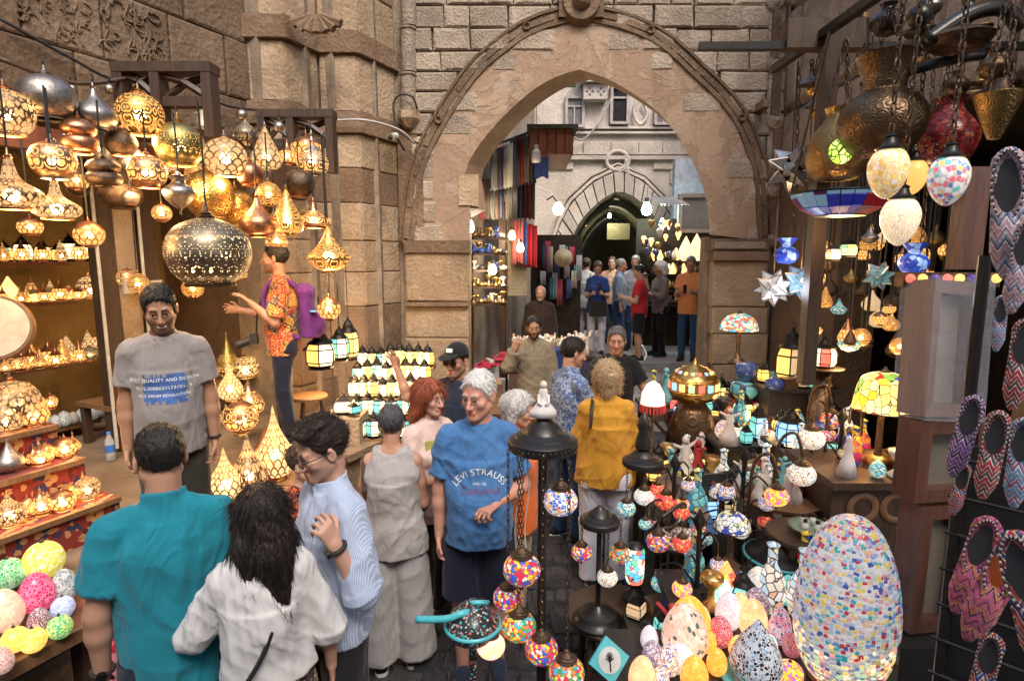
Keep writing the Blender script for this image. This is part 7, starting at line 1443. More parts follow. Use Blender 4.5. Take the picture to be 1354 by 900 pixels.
# display riser with taller lanterns
rs_ = empty('display_riser', 'dark stepped riser behind the trinket table carrying larger lanterns', 'riser')
for i, (x0, x1, y0, y1, z) in enumerate(((1.78, 2.32, 3.5, 3.98, 1.14), (1.5, 2.25, 4.0, 4.38, 1.05), (2.1, 2.75, 4.65, 5.3, 1.32))): MB().box(((x0+x1)/2, (y0+y1)/2, z-.015), (x1-x0, y1-y0, .03)).build('shelf', BLKW, rs_); MB().box(((x0+x1)/2, (y0+y1)/2, (z+.8)/2-.02), (x1-x0-.1, y1-y0-.1, z-.83)).build('box', BLKW, rs_)
for (px, z, Y, w, cols, n_, hs, lb, pw) in ((1050, 1.14, 3.75, 21, ('blue', 'blue'), 8, 1.2, 'cobalt blue fretted lantern on the riser', 2), (1007, 1.05, 4.15, 14, ('blue', 'teal'), 4, 1.7, 'tall square blue glowing lantern behind the trinkets', 2), (985, 1.0, 4.7, 16, ('teal', 'yellow', 'green'), 6, 1.4, 'green and yellow panelled lantern with long dark roof', 2), (1045, 1.32, 4.9, 24, ('dim', 'amber'), 6, 1.5, 'big brown lantern with domed roof behind the blue one', 0)):
    p = colx = P(px, 500, Y); p.z = z; lantern(p, sz(w, p), lb, cols, n_, 'larger lanterns on the riser', True, pw, hs)
p = P(1088, 487, 3.7); s = sz(19, p); t = lantern(p, s, 'red and cream panelled lantern with wide brim under the star lamps', ('white', 'red', 'white'), 8, 'larger lanterns on the riser', True, 4, 1.15); MB().lathe([(.5, 0), (1.5, -.02), (1.55, .06), (.8, .1)], 20).build('brim', BRONZE, t, True, 40); single(MB().lathe([(0, 1.14), (.07, 1.14), (.06, 1.2), (.05, p.z-.02), (0, p.z-.015)], 16, (p.x, p.y, 0)), 'lantern_pedestal', BRONZE, 'dark pedestal under the red and cream lantern', 'pedestal', smooth=True)
p = P(1072, 530, 3.55); p.z = 1.14; stand_lamp('egg', plain('white_egg', (.6, .58, .6), .5), p, sz(11, p), 'white marbled egg beside the blue fretted lantern', BRONZE, False, 1.2, 'larger lanterns on the riser'); o = single(MB().box((0, 0, .055), (.12, .09, .10)).box((0, 0, .112), (.126, .096, .012)), 'blue_box', plain('skyblue_paint', (.15, .42, .62), .4), 'sky blue lidded box below the cobalt lantern', 'box'); p = P(1042, 545, 3.6); o.location = (p.x, 3.45, .80)
for px, py, Y, lb in ((1138, 446, 3.9, 'amber engraved lantern glowing before the dark doorway'), (1190, 458, 3.5, 'small amber lamp above the yellow drum lamp')): hang_lamp('round', mt['goldp'], px, py, 13, Y, lb, BRONZE, True, railz=3.2, group='amber lamps in the doorway', power=1.5, name='amber_lamp', cat_='lamp')
# vases stacked under the swirled dome
p = P(985, 505, 5.0)
for i, (z0, m, lb) in enumerate(((1.0, plain('red_glass', (.5, .03, .03), .15), 'red glass bowl with orange glass flowers under the swirled dome'), (1.16, mosaic('blue_vase', TEALT, 5, (.1, .1, .15), .05), 'blue-grey mosaic bowl stacked above the red bowl'), (1.33, plain('blue_bowl', (.06, .12, .35), .2), 'small blue painted bowl at the top of the stack under the dome'))):
    o = single(MB().lathe([(0, .0), (.09-.015*i, 0), (.15-.03*i, .06), (.14-.025*i, .13), (.11-.02*i, .15), (0, .15)], 24), 'stacked_bowl', m, lb, 'bowl', 'bowls stacked under the swirled dome', smooth=True); o.location = (p.x, 5.0, z0)
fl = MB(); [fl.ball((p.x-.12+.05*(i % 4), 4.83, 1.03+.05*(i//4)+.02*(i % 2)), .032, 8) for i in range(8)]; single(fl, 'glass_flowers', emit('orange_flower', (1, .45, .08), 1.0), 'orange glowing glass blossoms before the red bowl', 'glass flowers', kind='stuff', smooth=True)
# pictures among the trinkets
for px, py, Y, c, lb in ((942, 640, 3.5, (.3, .06, .05), 'small dark picture of a figure in red among the trinkets'), (968, 632, 3.55, (.05, .12, .14), 'small dark teal portrait picture among the trinkets')):
    p = P(px, py, Y); t = empty('framed_picture', lb, 'picture', p, .15); MB().box((0, 0, .12), (.16, .02, .24)).build('panel', plain('pic_dark', (.03, .04, .05), .4), t); m = MB(); m.lathe([(0, 0), (.045, 0), (.03, .07), (.02, .12), (0, .13)], 10, (0, 0, .03), (1, .1, 1)); m.ball((0, 0, .175), (.018, .003, .022), 8); m.v = [(x, y-.0125, z) for x, y, z in m.v]; m.build('print', plain('pic_%d' % px, c, .5), t)
    t.location.z = .80
p = P(893, 690, 3.2); rr = empty('silver_relief', 'arched silver relief plaque standing among the small globes', 'plaque', (p.x, 3.36, .8), .1); MB().prism([(-.12, 0), (.12, 0), (.12, .2), (.08, .27), (0, .3), (-.08, .27), (-.12, .2)], -.01, .01).build('plate', metal('silver_plate', (.55, .5, .45), .4, 12), rr)
# hanging goods overhead
RZ = 3.42
GOLDP = metal('old_gold_pot', (.40, .26, .10), .34, 34)
hb = empty('iron_canopy_bars', 'dark iron frame with arms over the stall holding chains and pots', 'frame'); a, b = P(1065, 50, 3.0), P(1330, 40, 2.4)
for yy in (2.5, 3.1): MB().box((1.95, yy, 3.46), (2.0, .035, .035)).build('bar', PIERM, hb)
MB().box((1.55, 2.9, 3.50), (.04, 1.4, .04)).build('bar', PIERM, hb); p = P(1098, 60, 3.05); MB().box((p.x, 3.05, 2.6), (.07, .07, 1.75)).build('post', WD, hb); MB().box((p.x+.0, 3.1, P(1098, 42, 3.05).z), (.42, .08, .14)).build('cross_bar', WD, hb); MB().box((2.6, 2.8, 1.75), (.1, .1, 3.5)).build('post', WD, hb)
def ironp(pts, r): return MB().tube(cat(pts, 6), r, 8).build('arm', PIERM, hb, True)
ironp([P(1145, 118, 2.6), P(1200, 95, 2.5), P(1262, 78, 2.4), P(1300, 72, 2.4)], .022); ironp([P(1225, 55, 2.3), P(1280, 20, 2.3), P(1325, 12, 2.3), P(1350, 38, 2.3)], .028)
def vessel(name, prof, px, py, hw, Y, m, label, cat_, chains=3, top=RZ, rz_=0, rot=None, power=0):
    p = P(px, py, Y); s = sz(hw, p); t = empty(name, label, cat_, p); zt = prof[-1][1]*s
    MB().lathe([(q[0]*s, q[1]*s) for q in [tuple(v) for v in cat(prof, 4)]], 36).build('body', m, t, True)
    if rot: t.rotation_euler = rot
    else:
        for i in range(chains): a_ = 2*math.pi*i/chains+.4; c = MB(); r0 = prof[-1][0]*s*.95
        c = empty; tmp = bpy.data.objects.new('x', None)
        for i in range(chains):
            a_ = 2*math.pi*i/chains+.4; r0 = prof[-1][0]*s*.93; mb = MB(); Lc = (Vector((r0*math.cos(a_), r0*math.sin(a_), zt))-Vector((0, 0, top-p.z))).length; n_ = max(3, int(Lc/.034))
            for k in range(n_):
                f = (k+.5)/n_; cc = Vector((r0*math.cos(a_), r0*math.sin(a_), zt)).lerp(Vector((0, 0, top-p.z)), f); q0 = k % 2*math.pi/2
                mb.tube([cc+Vector((.010*math.cos(u)*math.cos(q0), .010*math.cos(u)*math.sin(q0), .022*math.sin(u))) for u in np.linspace(0, 6.28, 8)], .0035, 4)
            mb.build('chain', BRONZE, t)
    return t, p, s
POTP = [(.05, -.98), (.5, -.9), (.88, -.5), (1, -.08), (.9, .3), (.62, .58), (.46, .66), (.47, .78), (.52, 1.05), (.68, 1.45), (.72, 1.5)]
BPOT = metal('dull_brass_pot', (.20, .13, .075), .38, 26)
vessel('hanging_pot', POTP, 1166, 158, 63, 2.55, BPOT, 'big dull brass pot with flared neck hanging on chains above the stall', 'pot', power=0)
vessel('gold_hanging_pot', [(.3, -1.05), (.7, -1.0), (.95, -.6), (1, -.1), (.85, .45), (.55, .85), (.42, 1.1), (.5, 1.35)], 1108, 197, 44, 2.9, GOLDP, 'engraved gold hanging pot with green glowing rosette beside the big pot', 'pot')
q = P(1112, 200, 2.62); m = MB(); m.lathe([(0, .012), (.05, .01), (.055, 0)], 20); m.v = [(q.x+x, q.y-z, q.z+y) for x, y, z in m.v]
single(m, 'glass_rosette', mosaic('rosette_green', [(.45, .75, .1), (.6, .85, .2), (.35, .6, .05)], 30, (.05, .06, .02), 1.0, .08), 'green leaded glass rosette glowing on the gold hanging pot', 'rosette', smooth=True)
vessel('brass_funnel', [(.25, -1.2), (.5, -.6), (.8, .2), (1, .8), (1.02, .85)], 1318, 150, 36, 2.1, GOLDP, 'flared brass funnel lamp cut by the frame edge', 'lamp', 2)
vessel('dark_dish', [(.1, -.35), (.75, -.25), (1, .05), (1.02, .12), (.7, .3), (.2, .5), (.12, .8)], 1268, 55, 48, 2.3, BRONZE, 'dark bronze dish lamp high over the hanging eggs', 'lamp', 1); vessel('dark_ball', [(.1, -1), (.7, -.7), (1, 0), (.75, .65), (.3, .95), (.35, 1.1)], 1216, 22, 18, 2.3, PIERM, 'small dark ball hanging at the top near the dish lamp', 'ornament', 1)
vessel('red_glass_vase', [(.3, -1.1), (.7, -.9), (1, -.2), (.9, .3), (.5, .8), (.4, 1.1), (.55, 1.3)], 1252, 180, 46, 2.75, mosaic('ruby', [(.16, .01, .01), (.24, .02, .015), (.10, .005, .01), (.30, .05, .02)], 40, (.06, .01, .01), .04, .09), 'ruby red ribbed glass vase hanging behind the mosaic egg pendants', 'vase', 2)
# stained glass bowl
p = P(1112, 262, 2.75); s = sz(70, p); t = empty('stained_glass_bowl', 'wide stained-glass bowl of red, blue and green panes under the pots', 'stained-glass lamp', p)
bp = [(.12, -.42), (.5, -.38), (.8, -.22), (.97, 0), (1.0, .08)]; bp = [tuple(q) for q in cat(bp, 3)]; BC = [GL for GL in (emit('bowl_red', (.35, .02, .03), .12), emit('bowl_blue', (.02, .03, .40), .14), emit('bowl_green', (.05, .22, .08), .12), emit('bowl_sky', (.25, .45, .65), .15), emit('bowl_purple', (.12, .02, .12), .08))]
nb = 24
for j in range(len(bp)-1):
    if j % 3: continue
    for i in range(nb):
        a0, a1 = 2*math.pi*(i+.04)/nb, 2*math.pi*(i+.96)/nb; (r0, z0), (r1, z1) = bp[j], bp[min(j+3, len(bp)-1)]
        k = (2, 0 if (i//6) % 2 else 1, 3 if (i//3) % 4 == 0 else (0 if (i//6) % 2 else 1), 3)[min(j//3, 3)] if rn.random() > .18 else 4
        MB().add([(r*s*math.cos(a), r*s*math.sin(a), z*s) for r, z, a in ((r0, z0+.01, a0), (r0, z0+.01, a1), (r1, z1-.01, a1), (r1, z1-.01, a0))]+[(r*.97*s*math.cos(a), r*.97*s*math.sin(a), z*s+.012) for r, z, a in ((r0, z0+.01, a0), (r0, z0+.01, a1), (r1, z1-.01, a1), (r1, z1-.01, a0))], [(3, 2, 1, 0), (4, 5, 6, 7), (0, 1, 5, 4), (2, 3, 7, 6), (1, 2, 6, 5), (3, 0, 4, 7)]).build('pane', BC[k], t)
MB().lathe([(q[0]*s*.985, q[1]*s+.006) for q in bp], 48).lathe([(.99*s, .08*s), (1.02*s, .09*s), (1.02*s, .12*s), (.98*s, .12*s)], 48).build('leading', BLKM, t, True)
for i in range(3): a_ = 2*math.pi*i/3+.5; MB().tube([(s*math.cos(a_), s*math.sin(a_), .1*s), (.1*math.cos(a_), .1*math.sin(a_), RZ-p.z)], .006, 5).build('chain', BRONZE, t)
point(t, (0, 0, -.55*s), 3)
# egg pendants
def epend(px, py, hw, Y, m, label, sq=1.15, power=2):
    p = P(px, py, Y); s = sz(hw, p); t = empty('egg_pendant', label, 'pendant lamp', p, 0, 'mosaic egg pendants'); g = lmesh('egg', m); o = put(g, 'shade', t, sc=(s, s, -s*sq)); 
    put(pmesh('pcap', lambda: MB().lathe([(.52, .93), (.72, .98), (.74, 1.04), (.5, 1.12), (.36, 1.3), (.3, 1.5), (.36, 1.56), (.2, 1.66), (.1, 1.7)], 24), PIERM), 'cap', t, sc=(s, s, s*sq)); chain_part(t, 1.68*s*sq, max(.1, RZ-p.z-1.68*s*sq), .015)
    return t
epend(1174, 226, 29, 2.05, mosaic('pend_yellow', [(.95, .62, .18), (.9, .7, .4), (.85, .6, .3), (.95, .75, .3), (.8, .7, .6), (.7, .42, .12)], 4.2, (.85, .6, .35), .3), 'yellow patchwork mosaic egg pendant under the big brass pot'); epend(1190, 290, 28, 2.2, mosaic('pend_cream', [(.95, .74, .5), (.92, .68, .42), (.9, .76, .56)], 9, (.6, .45, .32), .5), 'creamy white crackle egg pendant, lowest of the three')
epend(1254, 236, 30, 1.95, mosaic('pend_multi', [(.9, .88, .85), (.15, .25, .6), (.85, .2, .25), (.9, .9, .88), (.95, .65, .2), (.2, .6, .6), (.9, .85, .85)], 4.2, (.8, .76, .74), .2), 'white egg pendant with red, blue and orange tesserae beside the wooden post'); epend(1208, 232, 20, 2.5, emit('pend_orange', (1, .45, .12), .6), 'plain orange glowing egg pendant behind the yellow one')
rn = random.Random(91); BELL = [(1, -.6), (.85, -.3), (.5, .2), (.2, .6)]; JUG = [(.1, -.8), (.7, -.6), (1, 0), (.7, .5), (.35, .8), (.5, 1.1)]; DISH = [(.1, -.3), (.8, -.1), (1, .15), (.6, .3), (.2, .4)]
for i in range(20):
    px, py, Y = 1062+rn.uniform(0, 285), rn.uniform(8, 128), rn.uniform(2.7, 3.5); k = i % 3
    vessel(('bell_shade', 'jug', 'dish_lamp')[k], (BELL, JUG, DISH)[k], px, py, rn.uniform(12, 26), Y, (PIERM, BRONZE, GOLDP, BPOT, SILV)[i % 5], '%s %s hanging high among the chains over the stall, %s one' % (('black', 'dark bronze', 'old gold', 'dull brass', 'silvery')[i % 5], ('bell shade', 'jug', 'dish lamp')[k], ORD[i//3]), ('shade', 'jug', 'lamp')[k], 1+i % 3)
# stars
def star(px, py, rad, Y, m, label, n=8, power=0, hang=True):
    p = P(px, py, Y); s = rad*mpp(p); t = empty('star_lamp', label, 'star lamp', p, 0, 'glass star lamps'); rg_ = random.Random(px); mt_ = m
    dirs = []
    for i in range(n*2): zz = 1-2*(i+.5)/(n*2); a = i*2.4; rr = math.sqrt(1-zz*zz); dirs.append(Vector((rr*math.cos(a), rr*math.sin(a), zz)))
    for k, d in enumerate(dirs):
        a = d.orthogonal().normalized(); b = d.cross(a); q = .36*s; base = [a*q, b*q, -a*q, -b*q]; c = d*.42*s
        o = MB().add([c+v for v in base]+[d*s], [(0, 1, 4), (1, 2, 4), (2, 3, 4), (3, 0, 4)]).build('spike', mt_, t)
        e_ = MB(); [e_.tube([c+base[i_], d*s], .0035, 3) for i_ in range(4)]; e_.build('edge', SILV, o)
    if hang: MB().tube([(0, 0, s*.6), (0, 0, RZ-p.z)], .004, 4).build('chain', BRONZE, t)
    if power: point(t, (0, -s*1.4, 0), power, (.8, .85, 1))
star(1022, 380, 26, 3.3, emit('star_white', (.6, .56, .54), .22), 'white glass star lamp with mirror edges before the jamb', 8, 1); star(1058, 372, 25, 3.25, emit('star_blue', (.2, .36, .5), .25), 'pale blue glass star lamp beside the white one', 8, 1); star(1162, 365, 20, 3.4, emit('star_teal', (.1, .25, .32), .2), 'dark teal and red star lamp in the doorway', 7); star(1046, 222, 34, 3.2, plain('mirror_star', (.6, .58, .55), .15, .8), 'large mirrored star half hidden behind the gold pot', 6)
# blue lit and other lamps in the doorway
VP = [(.3, -.9), (.7, -.75), (1, -.2), (.8, .3), (.4, .6), (.55, .9), (.85, 1.3)]
BLG = mosaic('cobalt_lit', [(.02, .05, .40), (.03, .08, .5), (.25, .4, .75), (.02, .04, .35)], 34, (.01, .02, .12), .3, .04)
vessel('blue_vase_lamp', VP, 1040, 335, 17, 3.3, BLG, 'cobalt blue glass vase lamp lit white from within before the bowl', 'lamp', 1, power=1); vessel('blue_vase_lamp', VP, 1208, 345, 22, 2.9, BLG, 'blue lit vase lamp hanging under the red vase', 'lamp', 1, power=1.5)
for px, py, w, c, lb in ((1079, 345, 12, ('white',), 'white square lit lantern hanging behind the stained-glass bowl'), (1101, 345, 12, ('white', 'dim'), 'second white square lit lantern nearer the doorway'), (1121, 340, 13, ('yellow', 'green'), 'yellow tapered lantern hanging in the doorway')):
    p = P(px, py, 3.2); lantern(p, sz(w, p), lb, c, 4, 'square lanterns hanging behind the bowl', True, 1.5, 1, RZ-p.z-.2)
rn = random.Random(77)
for i in range(54):
    px, py, Y = rn.uniform(1068, 1262), rn.uniform(310, 470), rn.uniform(3.5, 5.0); k = rn.choice(('round', 'onion', 'genie', 'drop')); m = rn.choice((BRONZE, BRONZE, GOLDK[1], mt['goldp'], mt['copper'], TM['teal'], GLW['dim'], SILV))
    hang_lamp(k, m, px, py, rn.uniform(8, 15), Y, '%s %s lamp hanging %s in the dark doorway, %s' % ({BRONZE: 'bronze', SILV: 'silvery', TM['teal']: 'teal', GLW['dim']: 'dim glowing', mt['goldp']: 'pierced gold', mt['copper']: 'pierced copper'}.get(m, 'brass'), {'round': 'round', 'onion': 'onion-shaped', 'genie': 'pointed', 'drop': 'drop-shaped'}[k], 'high' if py < 365 else ('midway' if py < 420 else 'low'), 'by the star lamps' if px < 1120 else ('over the drum lamp' if px < 1190 else 'beside the wrapped panel')), BRONZE, False, 3.3, group='dim lamps in the doorway', name='doorway_lamp', cat_='lamp')
for (px, py, Y, w, lb, m_) in ((1072, 120, 3.2, 16, 'little steel bell shade on a chain left of the pots', SILV), (1078, 150, 3.25, 14, 'second steel bell shade below the first', SILV)):
    vessel('bell_shade', [(1, -.5), (.8, -.2), (.3, .3), (.1, .5)], px, py-15, w, Y, m_, lb, 'shade', 1); hang_lamp('round', GOLDM, px+3, py, 8, Y, 'golden bauble dangling by the %s steel bell' % ('upper' if py < 130 else 'lower'), GOLDM, False, 3.3, group='gold baubles', name='bauble', cat_='bauble')
# cabinet with drum lamp and side shelf
cb = empty('side_cabinet', 'carved brown cabinet under the yellow drum lamp', 'cabinet'); q = P(1165, 625, 3.0); zt = P(1166, 538, 3.1).z-.35
zt_c, q_c = zt, q.x+.05; MB().box((q.x+.05, 3.15, zt-.02), (.75, .55, .04)).build('top', WD, cb); MB().box((q.x+.05, 3.17, (zt-.05)/2), (.7, .48, zt-.05)).build('carcass', WD, cb)
for k in (-.18, .0, .18):
    m = MB(); m.lathe([(.05, 0), (.075, .015), (.09, .0)], 18); m.v = [(q.x+.05+k+x, 2.925-z, zt-.16+y) for x, y, z in m.v]; m.build('carved_ring', WL, cb, True)
vz = [('vase', [(0, 0), (.05, 0), (.08, .08), (.02, .16), (.025, .24), (.05, .27)], BRONZE, .14, 'slender bronze vase standing beside the drum lamp foot'), ('pot', [(0, 0), (.06, 0), (.09, .05), (.05, .1), (0, .1)], plain('clay_dark', (.1, .06, .04), .5), .25, 'squat dark pot on the carved cabinet')]
for nm, pf, m, dx, lb in vz: o = single(MB().lathe(pf, 16), nm, m, lb, nm, smooth=True); o.location = (q.x+dx, 3.0, zt)
o = single(MB().lathe([(0, 0), (.055, 0), (.035, .08), (.02, .13), (.026, .16), (.012, .19), (.016, .21), (0, .225)], 14), 'bird_figurine', plain('white_ceramic', (.75, .70, .68), .35), 'white ceramic bird figurine with red comb on the carved cabinet', 'figurine', smooth=True); o.location = (q.x-.2, 2.98, zt)
o = single(MB().box((0, 0, .03), (.1, .07, .06)), 'blue_tin', plain('blue_tin', (.05, .2, .6), .3), 'small bright blue tin at the end of the carved cabinet', 'tin'); o.location = (q.x+.36, 2.95, zt)
# framed boxes and wooden post
MAHG = wood('mahogany', (.15, .06, .038), (.085, .032, .022), 3, .35); PLST = plain('wrapped_panel', (.20, .17, .135), .35, nz=.25, sc=3)
def fbox(name, px0, px1, py0, py1, Y, label, tilt=0, wrap=False, sk=0):
    a, b = P(px0, py1, Y), P(px1, py0, Y); w, h = b.x-a.x, b.z-a.z; t = empty(name, label, 'framed box', ((a.x+b.x)/2, Y, a.z), R(8)); fw = .045
    for x in (-w/2+fw/2, w/2-fw/2): MB().box((x, 0, h/2), (fw, .10, h)).build('frame_side', MAHG, t)
    for z in (fw/2, h-fw/2): MB().box((0, .0, z), (w-2*fw-.002, .098, fw)).build('frame_rail', MAHG, t)
    MB().box((0, .02, h/2), (w-2*fw+.01, .05, h-2*fw+.01)).build('panel', PLST, t)
    t.rotation_euler.x = tilt; t.rotation_euler.y = sk
    if wrap:
        tw = NT('plastic_wrap'); wm_ = tw.end(tw.bsdf(color=(.75, .75, .8), rough=.18, alpha=.16, normal=tw.bump(tw.noise(tw.obj(), 9, 4, .6, 1.5), .8, .02))); MB().box((0, -.01, h/2), (w+.02, .14, h+.02)).build('plastic_wrap', wm_, t)
    return t
fbox('wrapped_frame', 1196, 1296, 372, 548, 1.95, 'plastic-wrapped mahogany framed panel leaning by the yellow drum lamp', R(-6), True, R(4)); fbox('framed_box', 1188, 1300, 551, 655, 1.95, 'brown framed panel box under the plastic-wrapped one'); fbox('framed_box', 1184, 1275, 662, 824, 1.95, 'tall brown framed panel box lowest in the stack beside the giant egg')
q = P(1230, 826, 1.95); single(MB().box((q.x+.02, 1.98, (q.z-.004)/2), (.42, .3, q.z-.006)), 'panel_plinth', BLKW, 'dark plinth below the stacked framed panels', 'plinth')
a, b = P(1273, 356, 2.1), P(1273, 222, 2.1); single(MB().box((a.x, 2.1, (a.z+b.z)/2), (.085, .06, b.z-a.z)), 'wooden_post', MAHG, 'upright reddish wooden post below the multicoloured egg pendant', 'post')
a = P(1245, 362, 2.05); mb = empty('jewelled_rail', 'red and gold jewelled edge strip above the plastic-wrapped panel', 'trim strip'); MB().box((a.x+.02, 2.05, a.z-.02), (.34, .05, .05)).build('strip', BRONZE, mb)
for i in range(8): MB().ball((a.x-.13+.043*i, 2.02, a.z-.015), .016, 8).build('gem', (GLW['red'], GLW['amber'], emit('gem_dark', (.1, .05, .3), .2))[i % 3], mb, True)
# slipper rack
rk2 = empty('slipper_rack', 'black metal wire rack hung with woven slippers at the stall end', 'rack'); A_, B_ = P(1296, 395, 1.62), P(1243, 905, 1.62)
MB().tube([A_+Vector((0, 0, .12)), A_, (B_.x, 1.62, .0)], .016, 8).build('post', PIERM, rk2)
for i in range(12): z = .55+i*.115; MB().tube([(A_.x-.02, 1.63, z), (A_.x+.45, 1.15, z)], .006, 6).build('bar', PIERM, rk2)
MB().box((A_.x+.26, 1.42, 1.0), (.64, .012, 1.7), math.atan2(-.48, .47)).build('back_panel', plain('dark_felt', (.02, .02, .023), .8), rk2)
KIL = [cloth('kilim_%d' % i, c, 'kilim', c2, c3, sc=.8) for i, (c, c2, c3) in enumerate((((.22, .08, .3), (.6, .5, .6), (.08, .05, .12)), ((.4, .04, .05), (.62, .58, .52), (.1, .08, .08)), ((.55, .12, .2), (.3, .1, .25), (.5, .2, .1)), ((.4, .05, .06), (.6, .5, .35), (.05, .08, .25)), ((.12, .3, .5), (.6, .6, .55), (.35, .12, .25)), ((.5, .3, .35), (.65, .6, .55), (.2, .25, .4))))]
LINE = plain('grey_lining', (.055, .055, .06), .6); LINO = plain('orange_lining', (.5, .10, .02), .6); BEAD = [plain('bead_dark', (.03, .03, .05), .3), plain('bead_pale', (.55, .5, .48), .4)]
def slipper_meshes():
    # lies in x-z plane, toe down (-z), opening facing -y
    S = Sdf(.006, .02); S.l((0, .02, -.5), (0, .02, .42), (.16, .03), (.15, .03), k=.02); S.e((0, .0, -.42), (.15, .10, .30)); S.e((0, .02, .30), (.165, .05, .2)); S.e((0, -.05, .14), (.125, .09, .30), k=.02, op=-1); S.e((0, -.03, -.66), (.07, .06, .10), k=.05)
    return S
_sl = {}
def slipper(px, py, L, Y, k, label, rot=0, lining=None, yaw=R(-44)):
    p = P(px+4, py, Y); s = .84*L*mpp(p)/1.25; t = empty('slipper', label, 'slipper', p, 0, 'woven slippers on the rack'); t.rotation_euler = (R(4), rot, yaw)
    if k not in _sl: _sl[k] = slipper_meshes().mesh('upper', KIL[k])
    put(_sl[k], 'upper', t, sc=(s*.82, s, s)); l = lining or LINE
    put(pmesh('lining', lambda: MB().lathe([(0, 0), (1, 0)], 24), l), 'lining', t, (0, .0*s, .14*s), (R(90), 0, 0), (.102*s, .31*s, 1))
    for c in (0, 1):
        key = 'bd%d' % c
        put(pmesh('bead_trim%d' % c, lambda: (lambda mb: [mb.ball((.145*math.cos(2*math.pi*(2*i+c)/60), -.03, .14+.325*math.sin(2*math.pi*(2*i+c)/60)), .015, 6) for i in range(30)] and mb)(MB()), BEAD[c]), 'bead_trim', t, sc=(s*.82, s, s))
for a in ((1274, 566, 140, 1.52, 0, 'purple and white woven slipper with beaded edge, hung in the middle of the rack', R(8)), (1309, 590, 150, 1.45, 1, 'red and cream striped woven slipper beside the purple one', R(4)), (1266, 640, 90, 1.58, 3, 'narrow red and white slipper half behind the rack post', R(6)), (1287, 735, 180, 1.5, 2, 'green, orange and red woven slipper behind the big pink one', R(10)), (1318, 762, 215, 1.38, 2, 'large pink woven slipper with orange lining low on the rack', R(14), LINO), (1352, 780, 240, 1.22, 3, 'red, cream and blue zigzag slipper cut by the frame edge', R(-16)), (1328, 265, 205, 1.35, 5, 'pale floral slipper with shiny lining high on the rack', R(-4)), (1348, 340, 150, 1.3, 5, 'striped grey and red slipper behind the floral one', R(4)), (1318, 420, 90, 1.4, 4, 'blue and pink patterned slipper toe under the floral slipper', R(0)), (1346, 470, 150, 1.3, 1, 'dark red and grey slipper between upper and middle rows', R(2)), (1300, 880, 150, 1.45, 3, 'red geometric slipper at the bottom of the rack', R(5)), (1345, 600, 150, 1.25, 4, 'bright blue striped slipper toe at the frame edge', R(0))):
    slipper(*a[:6], a[6], *(a[7:8]))

# multi-arm stands hung with small mosaic globes
rn = random.Random(21); CN = dict(pink='pink', blue='blue and white', green='green', red='scarlet', teal='teal', white='cream', gold='golden')
for j, (px, Y, zt, n_, wh) in enumerate(((893, 3.12, 1.22, 7, 'street-side'), (985, 3.0, 1.30, 8, 'middle'), (1110, 3.25, 1.45, 8, 'innermost'), (930, 2.62, 1.12, 7, 'egg-table'))):
    p = P(px, 600, Y); t = empty('globe_stand', 'dark %s lamp tree stand hung with little mosaic globes' % wh, 'lamp stand', (p.x, Y, 0)); MB().lathe([(0, 0), (.13, 0), (.11, .03), (.02, .07), (.012, .2), (.012, zt), (.03, zt+.03), (0, zt+.09)], 16).build('pole', PIERM, t, True)
    for i in range(n_):
        a = i*2.4+j; z = zt-.055*i; r = .08+.022*i; MB().tube(cat([(0, 0, z-.05), (r*.5*math.cos(a), r*.5*math.sin(a), z+.04), (r*math.cos(a), r*math.sin(a), z), ], 4), .006, 5).build('arm', PIERM, t)
        c = rn.choice(list(CN)); s = rn.uniform(.034, .048); g = empty('mosaic_globe_lamp', 'little %s mosaic globe, %s from the top of the %s lamp tree' % (CN[c], ORD[i], wh), 'mosaic lamp', (p.x+r*math.cos(a), Y+r*math.sin(a), z-.10), 0, 'globes on the lamp trees'); put(lmesh('round', TM[c]), 'shade', g, sc=(s, s, s*.9)); put(pmesh('turkcap', capp, BRONZE), 'cap', g, sc=(s, s, s*.9)); put(pmesh('turkknob', knob, BRONZE), 'knob', g, sc=(s, s, s*.9)); MB().tube([(0, 0, 1.5*s), (0, 0, .10)], .003, 4).build('chain', BRONZE, g)
goods(None, .80, .85, 2.0, (2.66, 2.44), 9, 1.0, 1.5, 'egg table far side')
R5 = table('low_goods_table', .58, 1.0, 2.34, 2.78, .56, BLKW, 'low dark table of trinkets between stool and egg table')
goods(R5, .56, .60, .98, (2.42, 2.58, 2.72), 4, 1.1, 1.6, 'low table')
goods(None, 1.14, 1.82, 2.3, (3.56, 3.7), 5, .9, 1.3, 'cobalt lantern riser')
goods(None, 1.05, 1.55, 2.2, (4.06, 4.2), 6, .9, 1.4, 'square lantern riser')
goods(None, 1.32, 2.15, 2.7, (4.72, 4.9), 5, 1., 1.6, 'high rear riser')
goods(None, .80, 1.72, 2.3, (3.36,), 4, 1., 1.5, 'middle table wall end')
goods(None, zt_c, q_c-.15, q_c+.38, (2.95, 3.12), 5, .8, 1.3, 'carved cabinet')
